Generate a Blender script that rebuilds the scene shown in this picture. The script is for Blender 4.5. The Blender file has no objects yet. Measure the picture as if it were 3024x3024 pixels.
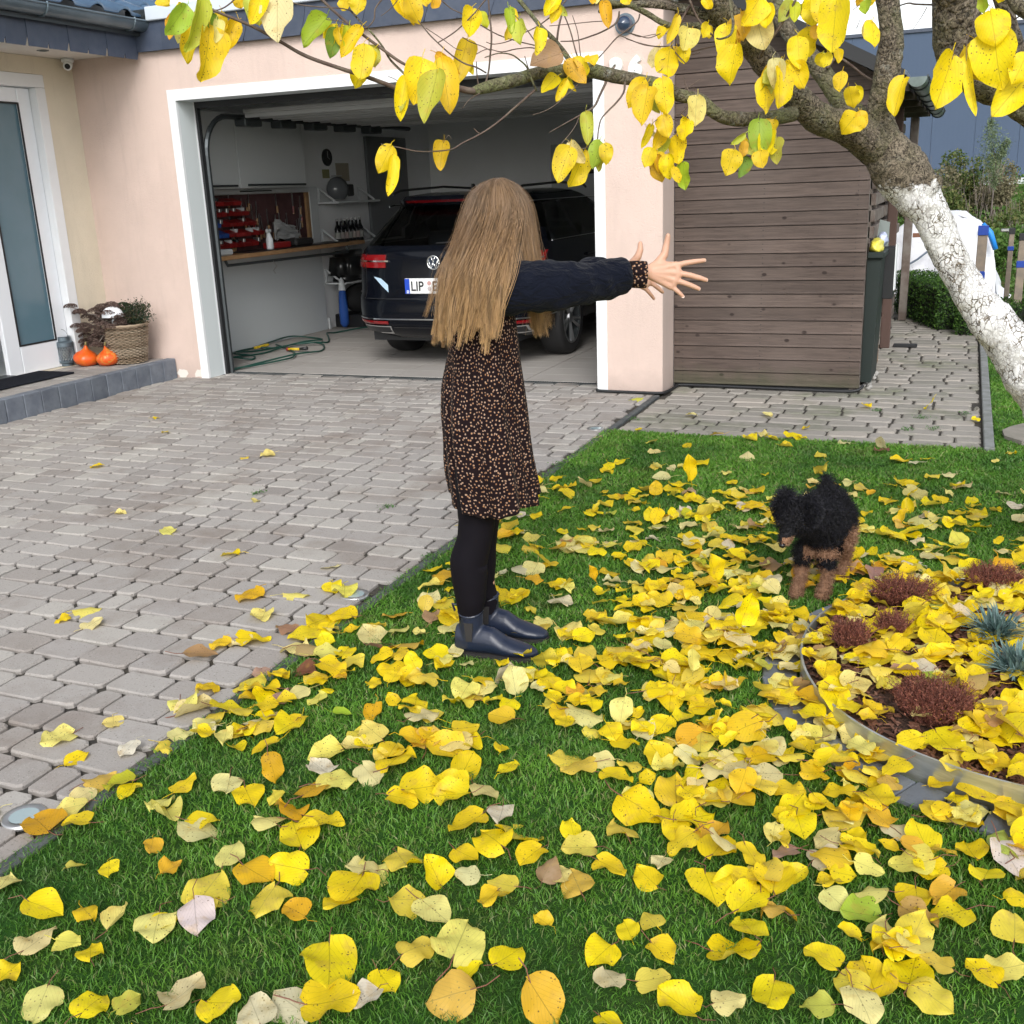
import bpy, bmesh, math, random
import numpy as np
from mathutils import Vector, Matrix, noise, Quaternion
random.seed(7); np.random.seed(7)
S = bpy.context.scene
C = S.collection
R = math.radians
# ------------------------------------------------------------------ camera
FPX = 3154.6; CH = 1.5
PITCH, ROLL, YAW = R(16.93), R(-2.358), R(23.0)
def _basis():
    cy, sy = math.cos(YAW), math.sin(YAW)
    F = Vector((-sy*math.cos(PITCH), cy*math.cos(PITCH), -math.sin(PITCH)))
    Rr = Vector((cy, sy, 0)); U = Rr.cross(F)
    return (math.cos(ROLL)*Rr+math.sin(ROLL)*U, -math.sin(ROLL)*Rr+math.cos(ROLL)*U, F)
CR, CU, CF = _basis()
cam = bpy.data.cameras.new('camera'); co = bpy.data.objects.new('camera', cam); C.objects.link(co)
M = Matrix((CR, CU, -CF)).transposed().to_4x4(); M.translation = Vector((0, 0, CH))
co.matrix_world = M
cam.sensor_width = 36; cam.lens = 36*FPX/3024; cam.clip_start = 0.05; cam.clip_end = 1000
S.camera = co
# ------------------------------------------------------------------ world, sun, exposure
w = bpy.data.worlds.new("World"); S.world = w; w.use_nodes = True
nt = w.node_tree; nt.nodes.clear()
sky = nt.nodes.new('ShaderNodeTexSky'); sky.sky_type = 'NISHITA'; sky.sun_disc = False
sky.sun_elevation = R(38); sky.sun_rotation = R(158); sky.air_density = 1.0; sky.dust_density = 2.0; sky.ozone_density = 1.0
hs = nt.nodes.new('ShaderNodeHueSaturation'); hs.inputs['Saturation'].default_value = 0.22
bg = nt.nodes.new('ShaderNodeBackground'); bg.inputs['Strength'].default_value = 0.15
wo = nt.nodes.new('ShaderNodeOutputWorld')
nt.links.new(sky.outputs[0], hs.inputs['Color']); nt.links.new(hs.outputs[0], bg.inputs[0]); nt.links.new(bg.outputs[0], wo.inputs[0])
sl = bpy.data.lights.new('sun', 'SUN'); sl.energy = 0.9; sl.angle = R(25); sl.color = (1, .97, .92)
so = bpy.data.objects.new('sun', sl); C.objects.link(so)
_az = R(158); _el = R(38)   # sun behind the camera, to its right
_d = Vector((math.sin(_az)*math.cos(_el), math.cos(_az)*math.cos(_el), math.sin(_el)))
so.rotation_euler = _d.to_track_quat('Z', 'Y').to_euler(); so.location = _d*30
S.view_settings.view_transform = 'Standard'; S.view_settings.look = 'None'
S.view_settings.exposure = 0.9; S.view_settings.gamma = 1; S.view_settings.use_curve_mapping = False
S.cycles.max_bounces = 7; S.cycles.diffuse_bounces = 5; S.cycles.glossy_bounces = 3; S.cycles.transparent_max_bounces = 8
S.cycles.use_adaptive_sampling = True; S.cycles.adaptive_threshold = 0.02; S.cycles.use_denoising = True
# ------------------------------------------------------------------ pixel helpers (photo pixels, 3024 wide) -> metres in the place
def ray(u, v): return CF+CR*((u-1512)/FPX)-CU*((v-1512)/FPX)
def at(u, v, d): return Vector((0, 0, CH))+ray(u, v)*d
def gp(u, v, z=0.0):
    r = ray(u, v); return Vector((0, 0, CH))+r*((z-CH)/r.z)
def onY(u, v, Y): r = ray(u, v); return Vector((0, 0, CH))+r*(Y/r.y)
def onX(u, v, X): r = ray(u, v); return Vector((0, 0, CH))+r*(X/r.x)
def px(P):
    d = Vector(P)-Vector((0, 0, CH)); z = d.dot(CF)
    if z < .05: return (-9e9, -9e9, z)
    return (1512+FPX*d.dot(CR)/z, 1512-FPX*d.dot(CU)/z, z)
# ------------------------------------------------------------------ object helpers
def link(o, parent=None):
    C.objects.link(o)
    if parent is not None:
        o.parent = parent; o.matrix_parent_inverse = Matrix.Translation(-parent.location)
    return o
def mesh(verts, faces, smooth=False, name='m'):
    me = bpy.data.meshes.new(name); me.from_pydata([tuple(v) for v in verts], [], faces)
    if smooth: me.polygons.foreach_set('use_smooth', [True]*len(me.polygons))
    me.update(); return me
def obj(name, me, mat=None, parent=None, **kw):
    me.name = name
    if mat is not None:
        me.materials.clear()
        for m in (mat if isinstance(mat, (list, tuple)) else [mat]): me.materials.append(m)
    o = link(bpy.data.objects.new(name, me), parent)
    for k, v in kw.items(): o[k] = v
    return o
def thing(name, label, cat, loc=(0, 0, 0), group=None):
    o = bpy.data.objects.new(name, None); C.objects.link(o); o.location = loc; o.empty_display_size = .1
    o['label'] = label; o['category'] = cat
    if group: o['group'] = group
    return o
def tag(o, label, cat, group=None):
    o['label'] = label; o['category'] = cat
    if group: o['group'] = group
    return o
def dup(o, parent=None):
    c = o.copy(); C.objects.link(c)
    if parent is not None: c.parent = parent
    for ch in list(o.children): dup(ch, c)
    return c
class MB:
    """collects boxes, tubes, lofts into one mesh"""
    def __init__(s): s.v = []; s.f = []; s.mi = []
    def add(s, vs, fs, m=0):
        b = len(s.v); s.v += [tuple(x) for x in vs]; s.f += [tuple(b+i for i in q) for q in fs]; s.mi += [m]*len(fs); return s
    def box(s, a, b, m=0, mat=None):
        x0, y0, z0 = a; x1, y1, z1 = b
        vs = [(x0,y0,z0),(x1,y0,z0),(x1,y1,z0),(x0,y1,z0),(x0,y0,z1),(x1,y0,z1),(x1,y1,z1),(x0,y1,z1)]
        if mat is not None: vs = [mat @ Vector(q) for q in vs]
        return s.add(vs, [(0,3,2,1),(4,5,6,7),(0,1,5,4),(1,2,6,5),(2,3,7,6),(3,0,4,7)], m)
    def bbox(s, a, b, r=.005, m=0, mat=None):
        """box with chamfered edges"""
        x0,y0,z0=a; x1,y1,z1=b; vs=[]; bm=bmesh.new()
        bmesh.ops.create_cube(bm, size=1)
        for q in bm.verts: q.co=Vector(((x0+x1)/2+q.co.x*(x1-x0),(y0+y1)/2+q.co.y*(y1-y0),(z0+z1)/2+q.co.z*(z1-z0)))
        bmesh.ops.bevel(bm, geom=bm.edges[:], offset=min(r,abs(x1-x0)*.45,abs(y1-y0)*.45,abs(z1-z0)*.45), segments=1, affect='EDGES')
        bm.verts.index_update()
        vs=[(mat@q.co if mat is not None else q.co).copy() for q in bm.verts]; fs=[tuple(x.index for x in f.verts) for f in bm.faces]; bm.free()
        return s.add(vs, fs, m)
    def tube(s, pts, rad, n=8, m=0, cap=True, squash=1.0):
        pts=[Vector(p) for p in pts]; k=len(pts)
        rad=list(rad) if hasattr(rad,'__len__') else [rad]*k
        vs=[]; fs=[]; up=None
        for i,p in enumerate(pts):
            t=(pts[min(i+1,k-1)]-pts[max(i-1,0)])
            if t.length<1e-9: t=Vector((0,0,1))
            t.normalize()
            if up is None:
                up=Vector((0,0,1)) if abs(t.z)<.9 else Vector((1,0,0))
            a=t.cross(up)
            if a.length<1e-6: a=t.orthogonal()
            a.normalize(); b=a.cross(t); up=b
            for j in range(n):
                an=2*math.pi*j/n; vs.append(p+(a*math.cos(an)+b*math.sin(an)*squash)*rad[i])
        for i in range(k-1):
            for j in range(n):
                fs.append((i*n+j,i*n+(j+1)%n,(i+1)*n+(j+1)%n,(i+1)*n+j))
        if cap: fs.append(tuple(range(n))[::-1]); fs.append(tuple((k-1)*n+j for j in range(n)))
        return s.add(vs,fs,m)
    def lathe(s, prof, n=20, c=(0,0,0), m=0, mat=None, cap=True):
        vs=[]; fs=[]; k=len(prof)
        for r_,z in prof:
            for j in range(n):
                a=2*math.pi*j/n; q=Vector((c[0]+r_*math.cos(a),c[1]+r_*math.sin(a),c[2]+z))
                vs.append(mat@q if mat is not None else q)
        for i in range(k-1):
            for j in range(n): fs.append((i*n+j,i*n+(j+1)%n,(i+1)*n+(j+1)%n,(i+1)*n+j))
        if cap: fs.append(tuple(range(n))[::-1]); fs.append(tuple((k-1)*n+j for j in range(n)))
        return s.add(vs,fs,m)
    def prism(s, pts, vec, m=0):
        n=len(pts); pts=[Vector(p) for p in pts]; vec=Vector(vec)
        return s.add(pts+[p+vec for p in pts],[tuple(range(n))[::-1],tuple(range(n,2*n))]+[(i,(i+1)%n,n+(i+1)%n,n+i) for i in range(n)],m)
    def build(s, name, mat, parent=None, smooth=False, **kw):
        me=mesh(s.v,s.f,smooth,name)
        o=obj(name,me,mat,parent,**kw)
        if any(s.mi): me.polygons.foreach_set('material_index',s.mi)
        bm=bmesh.new(); bm.from_mesh(me); bmesh.ops.recalc_face_normals(bm,faces=bm.faces); bm.to_mesh(me); bm.free()
        return o
def autosmooth(o, deg=40):
    me=o.data; bm=bmesh.new(); bm.from_mesh(me)
    for f in bm.faces: f.smooth=True
    for e in bm.edges:
        e.smooth = not (len(e.link_faces)==2 and e.calc_face_angle(0)>R(deg))
    bm.to_mesh(me); bm.free(); return o
# ------------------------------------------------------------------ materials
class NT:
    def __init__(s, name):
        s.m=bpy.data.materials.new(name); s.m.use_nodes=True; s.t=s.m.node_tree; s.n=s.t.nodes
        s.b=s.n['Principled BSDF']; s.out=s.n['Material Output']
    def new(s,t,**kw):
        x=s.n.new(t)
        for k,v in kw.items(): setattr(x,k,v)
        return x
    def ln(s,a,b): s.t.links.new(a,b); return b
    def tc(s,kind='Object',scale=(1,1,1),rot=(0,0,0)):
        t=s.new('ShaderNodeTexCoord'); mp=s.new('ShaderNodeMapping'); s.ln(t.outputs[kind],mp.inputs[0])
        mp.inputs['Scale'].default_value=scale; mp.inputs['Rotation'].default_value=rot; return mp.outputs[0]
    def noise(s,co,scale,detail=4,rough=.55,dist=0):
        x=s.new('ShaderNodeTexNoise'); s.ln(co,x.inputs['Vector']); x.inputs['Scale'].default_value=scale; x.inputs['Detail'].default_value=detail
        x.inputs['Roughness'].default_value=rough; x.inputs['Distortion'].default_value=dist; return x.outputs['Fac']
    def vor(s,co,scale,feature='F1',out='Distance',rand=1):
        x=s.new('ShaderNodeTexVoronoi'); x.feature=feature; s.ln(co,x.inputs['Vector']); x.inputs['Scale'].default_value=scale; x.inputs['Randomness'].default_value=rand
        return x.outputs[out]
    def ramp(s,fac,stops,interp='LINEAR'):
        x=s.new('ShaderNodeValToRGB'); s.ln(fac,x.inputs[0]); cr=x.color_ramp; cr.interpolation=interp
        while len(cr.elements)<len(stops): cr.elements.new(.5)
        for e,(p,c) in zip(cr.elements,stops):
            e.position=p; e.color=(c,c,c,1) if not hasattr(c,'__len__') else (*c[:3],1)
        return x.outputs[0]
    def mix(s,a,b,fac,mode='MIX'):
        x=s.new('ShaderNodeMix',data_type='RGBA',blend_type=mode)
        for i,q in ((6,a),(7,b)):
            if hasattr(q,'is_linked'): s.ln(q,x.inputs[i])
            else: x.inputs[i].default_value=(*q[:3],1)
        if hasattr(fac,'is_linked'): s.ln(fac,x.inputs[0])
        else: x.inputs[0].default_value=fac
        return x.outputs[2]
    def math(s,op,a,b=0.0,c=0.0):
        x=s.new('ShaderNodeMath',operation=op)
        for i,q in enumerate((a,b,c)):
            if hasattr(q,'is_linked'): s.ln(q,x.inputs[i])
            else: x.inputs[i].default_value=q
        return x.outputs[0]
    def bump(s,h,strength=.3,dist=.01,prev=None):
        x=s.new('ShaderNodeBump'); s.ln(h,x.inputs['Height']); x.inputs['Strength'].default_value=strength; x.inputs['Distance'].default_value=dist
        if prev is not None: s.ln(prev,x.inputs['Normal'])
        return x.outputs[0]
    def objrand(s,lo,hi):
        x=s.new('ShaderNodeObjectInfo'); r=s.new('ShaderNodeMapRange'); s.ln(x.outputs['Random'],r.inputs[0]); r.inputs[3].default_value=lo; r.inputs[4].default_value=hi; return r.outputs[0]
    def set(s,**kw):
        for k,v in kw.items():
            k={'base':'Base Color','rough':'Roughness','metal':'Metallic','normal':'Normal','spec':'Specular IOR Level','coat':'Coat Weight','alpha':'Alpha','trans':'Transmission Weight','ior':'IOR','sss':'Subsurface Weight','em':'Emission Color','ems':'Emission Strength','sheen':'Sheen Weight'}[k]
            i=s.b.inputs[k]
            if hasattr(v,'is_linked'): s.ln(v,i)
            elif hasattr(v,'__len__') and len(v)==3: i.default_value=(*v,1)
            else: i.default_value=v
        return s
def pm(name, col, rough=.6, col2=None, scale=8, detail=4, bump=0, bscale=None, bdist=.005, metal=0, spec=.5, coat=0, ov=0, dirt=0):
    n=NT(name); co=n.tc()
    c=col
    if col2 is not None: c=n.mix(col,col2,n.ramp(n.noise(co,scale,detail),[(.35,0),(.65,1)]))
    if dirt:
        c=n.mix(c,(.06,.05,.04),n.math('MULTIPLY',n.ramp(n.noise(co,scale*2.7,6,.7),[(.55,0),(.8,1)]),dirt))
    if ov:
        g=n.objrand(1-ov,1+ov); h=n.new('ShaderNodeHueSaturation'); 
        if hasattr(c,'is_linked'): n.ln(c,h.inputs['Color'])
        else: h.inputs['Color'].default_value=(*c,1)
        n.ln(g,h.inputs['Value']); c=h.outputs[0]
    n.set(base=c,rough=rough,metal=metal,spec=spec,coat=coat)
    if bump: n.set(normal=n.bump(n.noise(co,bscale or scale*10,4),bump,bdist))
    return n.m
# ================================================================== materials for the setting
def stone_mat(name, cols, src='obj', speck=.4, stain=(.15,.11,.085), stain_amt=.55, bump=.35):
    n=NT(name); g=n.new('ShaderNodeNewGeometry'); co=n.new('ShaderNodeMapping'); n.ln(g.outputs['Position'],co.inputs[0]); co=co.outputs[0]
    if src=='obj': r=n.new('ShaderNodeObjectInfo').outputs['Random']
    else: r=g.outputs['Random Per Island']
    c=n.ramp(r,[(i/(len(cols)-1),q) for i,q in enumerate(cols)])
    c=n.mix(c,(.5,.48,.45),n.math('MULTIPLY',n.ramp(n.noise(co,180,2),[(.6,0),(.72,1)]),speck))
    c=n.mix(c,(.10,.09,.08),n.math('MULTIPLY',n.ramp(n.noise(co,140,2),[(.28,1),(.4,0)]),speck*1.6))
    c=n.mix(c,stain,n.math('MULTIPLY',n.ramp(n.noise(co,1.7,5,.7),[(.5,0),(.72,1)]),stain_amt))
    n.set(base=c,rough=.85,spec=.25,normal=n.bump(n.noise(co,160,4,.7),bump,.004,n.bump(n.noise(co,25,3),.25,.006)))
    return n.m
m_paver=stone_mat('paver_concrete',[(.25,.23,.215),(.34,.32,.30),(.30,.28,.265),(.39,.37,.34),(.32,.30,.285),(.28,.255,.235),(.36,.34,.32)])
m_paver_far=stone_mat('paver_concrete_far',[(.25,.23,.215),(.34,.32,.30),(.30,.28,.265),(.39,.37,.34),(.32,.30,.285),(.28,.255,.235),(.36,.34,.32)],'isl')
m_pathst=stone_mat('path_stone',[(.22,.21,.185),(.29,.27,.245),(.25,.235,.21),(.34,.31,.275)],'obj',.2,(.10,.12,.06),.75)
m_pathst_far=stone_mat('path_stone_far',[(.22,.21,.185),(.29,.27,.245),(.25,.235,.21),(.34,.31,.275)],'isl',.2,(.10,.12,.06),.55)
m_joint=pm('joint_sand',(.028,.025,.022),.95,(.06,.052,.04),30,bump=.4)
m_kerb=pm('anthracite_concrete',(.11,.125,.155),.75,(.16,.18,.21),9,bump=.3,bscale=150,ov=.15,dirt=.5)
m_edging=pm('dark_edging',(.045,.05,.055),.8,(.09,.10,.10),12,bump=.3,bscale=120)
m_edging_l=pm('grey_edging',(.22,.23,.23),.8,(.14,.15,.14),12,bump=.3,bscale=120)
def stucco(name,col,bs=1.0):
    n=NT(name); co=n.tc()
    c=n.mix(col,tuple(x*.93 for x in col),n.ramp(n.noise(co,2.2,5,.6),[(.4,0),(.65,1)]))
    # grime splashed up from the ground
    g=n.new('ShaderNodeNewGeometry'); sx=n.new('ShaderNodeSeparateXYZ'); n.ln(g.outputs['Position'],sx.inputs[0])
    lo=n.ramp(n.math('ADD',sx.outputs[2],n.math('MULTIPLY',n.noise(co,9,4),.22)),[(.12,1),(.30,0)])
    c=n.mix(c,tuple(x*.66 for x in col),n.math('MULTIPLY',lo,.6)); c=n.mix(c,tuple(x*.84 for x in col),n.math('MULTIPLY',n.ramp(n.noise(n.tc(scale=(3,3,.35)),3.0,6,.7),[(.52,0),(.75,1)]),.6))
    h=n.noise(co,95,3,.6,1.2); h2=n.ramp(n.noise(co,40,2,.5,2.5),[(.38,0),(.5,1)])
    n.set(base=c,rough=.9,spec=.15,normal=n.bump(h,.5*bs,.006,n.bump(h2,.32*bs,.006)))
    return n.m
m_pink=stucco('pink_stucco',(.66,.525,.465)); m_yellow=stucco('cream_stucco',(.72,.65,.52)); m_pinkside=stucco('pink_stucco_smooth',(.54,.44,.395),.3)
m_white=pm('white_paint',(.80,.82,.84),.45,(.74,.76,.78),3,bump=.05)
m_pvc=pm('white_pvc',(.80,.83,.87),.25,spec=.5)
m_soffit=pm('soffit_white',(.70,.67,.62),.7)
m_wallin=pm('garage_wall_white',(.84,.86,.87),.8,(.80,.82,.83),2,bump=.1,bscale=60)
m_wallin_l=pm('garage_panel_white',(.58,.62,.64),.6)
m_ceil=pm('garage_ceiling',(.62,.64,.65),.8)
m_black=pm('black_rubber',(.012,.013,.015),.6)
m_darkmetal=pm('dark_metal',(.06,.07,.075),.45,metal=.6)
m_steel=pm('galvanised_steel',(.33,.36,.37),.38,(.24,.27,.28),6,metal=.8)
m_zinc=pm('zinc_gutter',(.15,.19,.22),.42,(.11,.15,.18),5,metal=.55)
m_slate=pm('slate_shingle',(.045,.06,.095),.55,(.06,.075,.11),14,bump=.2,bscale=90,ov=.12)
m_tile=pm('glazed_roof_tile',(.045,.09,.16),.18,(.06,.12,.20),12,coat=.6,ov=.1)
m_coping=pm('light_coping_metal',(.62,.68,.74),.4,metal=.2)
m_frost=pm('frosted_glass',(.09,.17,.21),.22,(.12,.20,.25),1.2,spec=.7)
m_floor_t=stone_mat('garage_tile',[(.33,.31,.29),(.36,.34,.32),(.34,.32,.30)],'obj',.05,(.24,.22,.20),.4,.1)
m_grout=pm('tile_grout',(.24,.23,.21),.9)
# ================================================================== ground
def terrain(x,y):
    t=min(max((y-13.5)/15,0),1); t=t*t*(3-2*t)
    return -0.035+1.12*t
def ground():
    xs=np.concatenate([[-200,-80,-40,-20],np.linspace(-14,14,57),[20,40,80,200]]); ys=np.concatenate([[-60,-20,-8],np.linspace(-4,40,89),[60,120,300]])
    vs=[]; nx=len(xs)
    for yy in ys:
        for xx in xs:
            z=terrain(xx,yy)
            if 14<yy<45 and abs(xx)<14: z+=.06*noise.noise(Vector((xx*.8,yy*.8,0)))
            vs.append((xx,yy,z))
    fs=[(j*nx+i,j*nx+i+1,(j+1)*nx+i+1,(j+1)*nx+i) for j in range(len(ys)-1) for i in range(nx-1)]
    n=NT('rough_meadow'); co=n.tc()
    c=n.mix((.06,.10,.025),(.13,.13,.05),n.ramp(n.noise(co,1.3,6),[(.4,0),(.65,1)]))
    c=n.mix(c,(.05,.04,.025),n.ramp(n.noise(co,9,5),[(.5,0),(.8,.7)]))
    n.set(base=c,rough=.95,spec=.1,normal=n.bump(n.noise(co,20,5),.6,.03))
    obj('ground',mesh(vs,fs,True),n.m,kind='structure')
ground()
XE=-1.985     # edging between driveway and lawn
n=NT('lawn_soil'); co=n.tc()
n.set(base=n.mix((.022,.07,.012),(.03,.06,.015),n.ramp(n.noise(co,7,5),[(.35,0),(.7,1)])),rough=.95,spec=.1,normal=n.bump(n.noise(co,60,5),.8,.01)); m_lawn=n.m
def grid(x0,x1,y0,y1,z,st=.25,hf=None):
    nx=max(1,int((x1-x0)/st)); ny=max(1,int((y1-y0)/st)); vs=[];fs=[]
    for j in range(ny+1):
        for i in range(nx+1):
            x=x0+(x1-x0)*i/nx; y=y0+(y1-y0)*j/ny; vs.append((x,y,z+(hf(x,y) if hf else 0)))
    fs=[(j*(nx+1)+i,j*(nx+1)+i+1,(j+1)*(nx+1)+i+1,(j+1)*(nx+1)+i) for j in range(ny) for i in range(nx)]
    return vs,fs
hl=lambda x,y:.008*noise.noise(Vector((x*1.5,y*1.5,3)))
mb=MB(); mb.add(*grid(XE+.012,7,-3,6.33,-.004,.2,hl)); mb.add(*grid(.235,7,6.33,13.5,-.004,.3,hl))
lawn=mb.build('lawn',m_lawn,kind='structure',smooth=True)
# ------------------------------------------------------------------ stones
def stone(L,W,ch=.006,jit=.003,rc=.006,nseg=1,H=.05,seed=0):
    rs=random.Random(seed); out=[]
    hx,hy=L/2,W/2
    for sx,sy in ((1,1),(-1,1),(-1,-1),(1,-1)):
        for k in range(nseg+1):
            a=math.atan2(sy,sx)-math.pi/4+ (math.pi/2)*k/nseg if nseg>0 else math.atan2(sy,sx)
            cx,cy=sx*(hx-rc),sy*(hy-rc)
            out.append((cx+rc*math.cos(a)+rs.uniform(-jit,jit),cy+rc*math.sin(a)+rs.uniform(-jit,jit)))
    n_=len(out); t=[rs.uniform(-.0015,.0015) for _ in range(3)]
    top=[(x*(1-ch/hx),y*(1-ch/hy),t[0]+t[1]*x/hx+t[2]*y/hy) for x,y in out]
    mid=[(x,y,-ch+rs.uniform(-.001,.001)) for x,y in out]; bot=[(x,y,-H) for x,y in out]
    vs=top+mid+bot; fs=[tuple(range(n_))]+[(i,n_+i,n_+(i+1)%n_,(i+1)%n_) for i in range(n_)]+[(n_+i,2*n_+i,2*n_+(i+1)%n_,n_+(i+1)%n_) for i in range(n_)]
    return vs,fs
def pave(root,name,x0,x1,y0,y1,row,lens,gap,z,mat,matfar,cap=300,rc=.006,nseg=1,ch=.006,zj=.0015,H=.05,seed=1,filt=None,near=None):
    rs=random.Random(seed); cells=[]
    y=y0; j=0
    while y<y1-1e-4:
        x=x0-rs.uniform(0,lens[0]); k=0
        while x<x1-.02:
            L=rs.choice(lens); a,b=max(x,x0),min(x+L,x1)
            if b-a>.05:
                cx,cy=(a+b)/2,y+row/2; u,v,d=px((cx,cy,z))
                if d>.2 and -2200<u<4200 and v<5200: cells.append((cx,cy,b-a,round(L,4),d if -40<u<3064 and v<3064 else d+100))
            x+=L; k+=1
        y+=row; j+=1
    cells.sort(key=lambda c:c[4])
    mes={}
    far=MB()
    for i,(cx,cy,L,L0,d) in enumerate(cells):
        ang=rs.uniform(-.006,.006); dz=rs.uniform(-zj,zj)
        if i<cap:
            key=(round(L,2),rs.randrange(3))
            if key not in mes: mes[key]=mesh(*stone(key[0]-gap,row-gap,ch,.0025,rc,nseg,H,hash(key)%999),name=name)
            o=bpy.data.objects.new(name,mes[key]); 
            if not mes[key].materials: mes[key].materials.append(mat)
            link(o,root); o.location=(cx,cy,z+dz); o.rotation_euler=(rs.uniform(-.006,.006),rs.uniform(-.006,.006),ang+(math.pi if rs.random()<.5 else 0))
        else:
            vs,fs=stone(L-gap,row-gap,ch,.0025,rc,nseg,.02,rs.randrange(9999))
            far.add([(cx+a,cy+b,z+dz+c) for a,b,c in vs],fs)
    if far.v: far.build('far_'+name+'s' if False else name+'_field',matfar,root,kind='stuff')
# driveway
mb=MB(); mb.add(*grid(-6.37,XE-.03,-1,7.815,-.015,.5)); drive=mb.build('driveway',m_joint,kind='structure')
pave(drive,'paver',-6.37,XE-.045,-1,7.812,.141,[.21,.175,.14,.21,.105],.0125,0,m_paver,m_paver_far,seed=4,ch=.0055,zj=.0009,rc=.014)
mb=MB()
y=-1.0
while y<7.5:
    mb.bbox((XE-.035,y+.003,-.12),(XE+.008,min(y+.997,7.5),.006),.004); y+=1
mb.build('lawn_edging',m_edging,kind='structure')
# path beside the shed
mb=MB(); mb.add(*grid(XE,.19,6.32,14.6,-.012,.5)); path=mb.build('path',m_joint,kind='structure')
pave(path,'path_stone',XE+.02,.172,6.325,14.6,.152,[.24,.24,.24,.13,.24],.014,0,m_pathst,m_pathst_far,rc=.026,nseg=2,ch=.009,seed=9)
mb=MB()
for k in range(8): mb.bbox((.178,6.28+k*1.0,-.1),(.232,6.277+k*1.0+.995,.022),.005)
mb.build('path_edging',m_edging_l,kind='structure')
# garage floor
mb=MB(); mb.add(*grid(-6.83,-2.1,7.93,13.75,-.012,1)); gfl=mb.build('garage_floor',m_grout,kind='structure')
k=0
for i in range(8):
    for j in range(20):
        a=-6.816+i*.6; b=7.94+j*.3
        me=bpy.data.meshes.get('floor_tile') or mesh(*stone(.596,.296,.002,0,.002,1,.01,3),name='floor_tile')
        if not me.materials: me.materials.append(m_floor_t)
        o=link(bpy.data.objects.new('floor_tile',me),gfl); o.location=(a+.3,b+.15,0)
# ------------------------------------------------------------------ drain channel
t=thing('drain_channel','grey slotted drainage channel running across the garage threshold','drain',(-4.2,7.87,0))
MB().box((-6.0,7.825,-.05),(-2.475,7.832,.001)).box((-6.0,7.915,-.05),(-2.475,7.922,.001)).box((-6.0,7.832,-.06),(-2.475,7.915,-.04)).build('channel_body',m_darkmetal,t)
mb=MB()
for k in range(176):
    x=-5.995+k*.02; mb.box((x,7.834,-.012),(x+.009,7.913,.0005))
mb.box((-6,7.868,-.014),(-2.475,7.878,.0))
mb.build('grate_bars',m_steel,t,kind='stuff')
# ================================================================== house with the front door
SZ=.17
hs_=thing('house','cream rendered house front with white door frame under dark blue tiled roof','house',(-7.06,6.5,0))
W=MB()
W.box((-7.2,7.225,SZ),(-7.06,7.60,2.655)); W.box((-7.2,5.0,2.52),(-7.06,7.225,2.655)); W.box((-7.2,3.0,0),(-7.06,5.0,2.655)); W.box((-7.2,3,-.05),(-7.06,7.60,SZ-.002))
W.build('wall',m_yellow,hs_)
f=MB(); f.bbox((-7.2,7.12,SZ),(-7.055,7.223,2.418),.004); f.bbox((-7.2,5.1,2.42),(-7.055,7.223,2.518),.004); f.build('door_surround',m_white,hs_)
d=MB()
X0,X1=-7.17,-7.125
# fixed side light: stiles, rails
d.bbox((X0,6.985,SZ+.0),(X1,7.117,2.415),.006); d.bbox((X0,6.44,SZ),(X1,6.585,2.415),.006); d.bbox((X0,6.587,2.30),(X1,6.983,2.415),.006); d.bbox((X0,6.587,SZ),(X1,6.983,.40),.006)
sd=d.build('door_frame',m_pvc,hs_)
MB().box((-7.155,6.587,.402),(-7.145,6.983,2.298)).build('glass_pane',m_frost,sd)
e=MB()
for a,b in (((-7.13,6.583,.398),(-7.122,6.596,2.302)),((-7.13,6.974,.398),(-7.122,6.987,2.302)),((-7.13,6.596,.398),(-7.122,6.974,.411)),((-7.13,6.596,2.289),(-7.122,6.974,2.302))): e.box(a,b)
e.build('glazing_seal',m_black,sd)
# hallway seen through the open doorway
H=MB(); H.box((-9,5.1,SZ-.02),(-7.2,7.2,SZ)); H.box((-9.1,5,SZ),(-9,7.2,2.6)); H.box((-9,7.12,SZ),(-7.2,7.2,2.6)); H.box((-9,5.02,SZ),(-7.2,5.1,2.6)); H.box((-9,5,2.42),(-7.2,7.2,2.5))
H.build('hallway',m_wallin,hs_)
MB().bbox((-7.19,5.1,SZ),(-7.06,6.44,SZ+.02),.004).build('door_sill',m_darkmetal,hs_)
sr=thing('shoe_rack','grey shoe rack with shoes inside the open house doorway','shoe rack',(-7.45,6.2,SZ))
for k in range(4):
    MB().bbox((-7.6,5.5,SZ+.06+k*.22),(-7.26,6.43,SZ+.08+k*.22),.003).build('shelf',pm('rack_grey%d'%k,(.3,.31,.32),.5),sr)
for s_ in (5.5,6.41): MB().bbox((-7.6,s_,SZ),(-7.26,s_+.015,SZ+.78),.003).build('side_panel',m_wallin,sr)
def shoe(c,rot,mt,name='shoe'):
    prof=[(-.13,.035,.06),(-.09,.04,.085),(-.03,.036,.07),(.04,.042,.05),(.1,.042,.038),(.14,.02,.02)]
    vs=[];fs=[];n_=8
    for x,hw,h in prof:
        for j in range(n_):
            a=2*math.pi*j/n_; vs.append((x,hw*math.cos(a),max(0,h/2+h/2*math.sin(a))))
    for i in range(len(prof)-1):
        for j in range(n_): fs.append((i*n_+j,i*n_+(j+1)%n_,(i+1)*n_+(j+1)%n_,(i+1)*n_+j))
    fs+= [tuple(range(n_)),tuple((len(prof)-1)*n_+j for j in range(n_))]
    Mx=Matrix.Translation(c)@Matrix.Rotation(rot,4,'Z')
    return obj(name,mesh([Mx@Vector(q) for q in vs],fs,True),mt)
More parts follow.
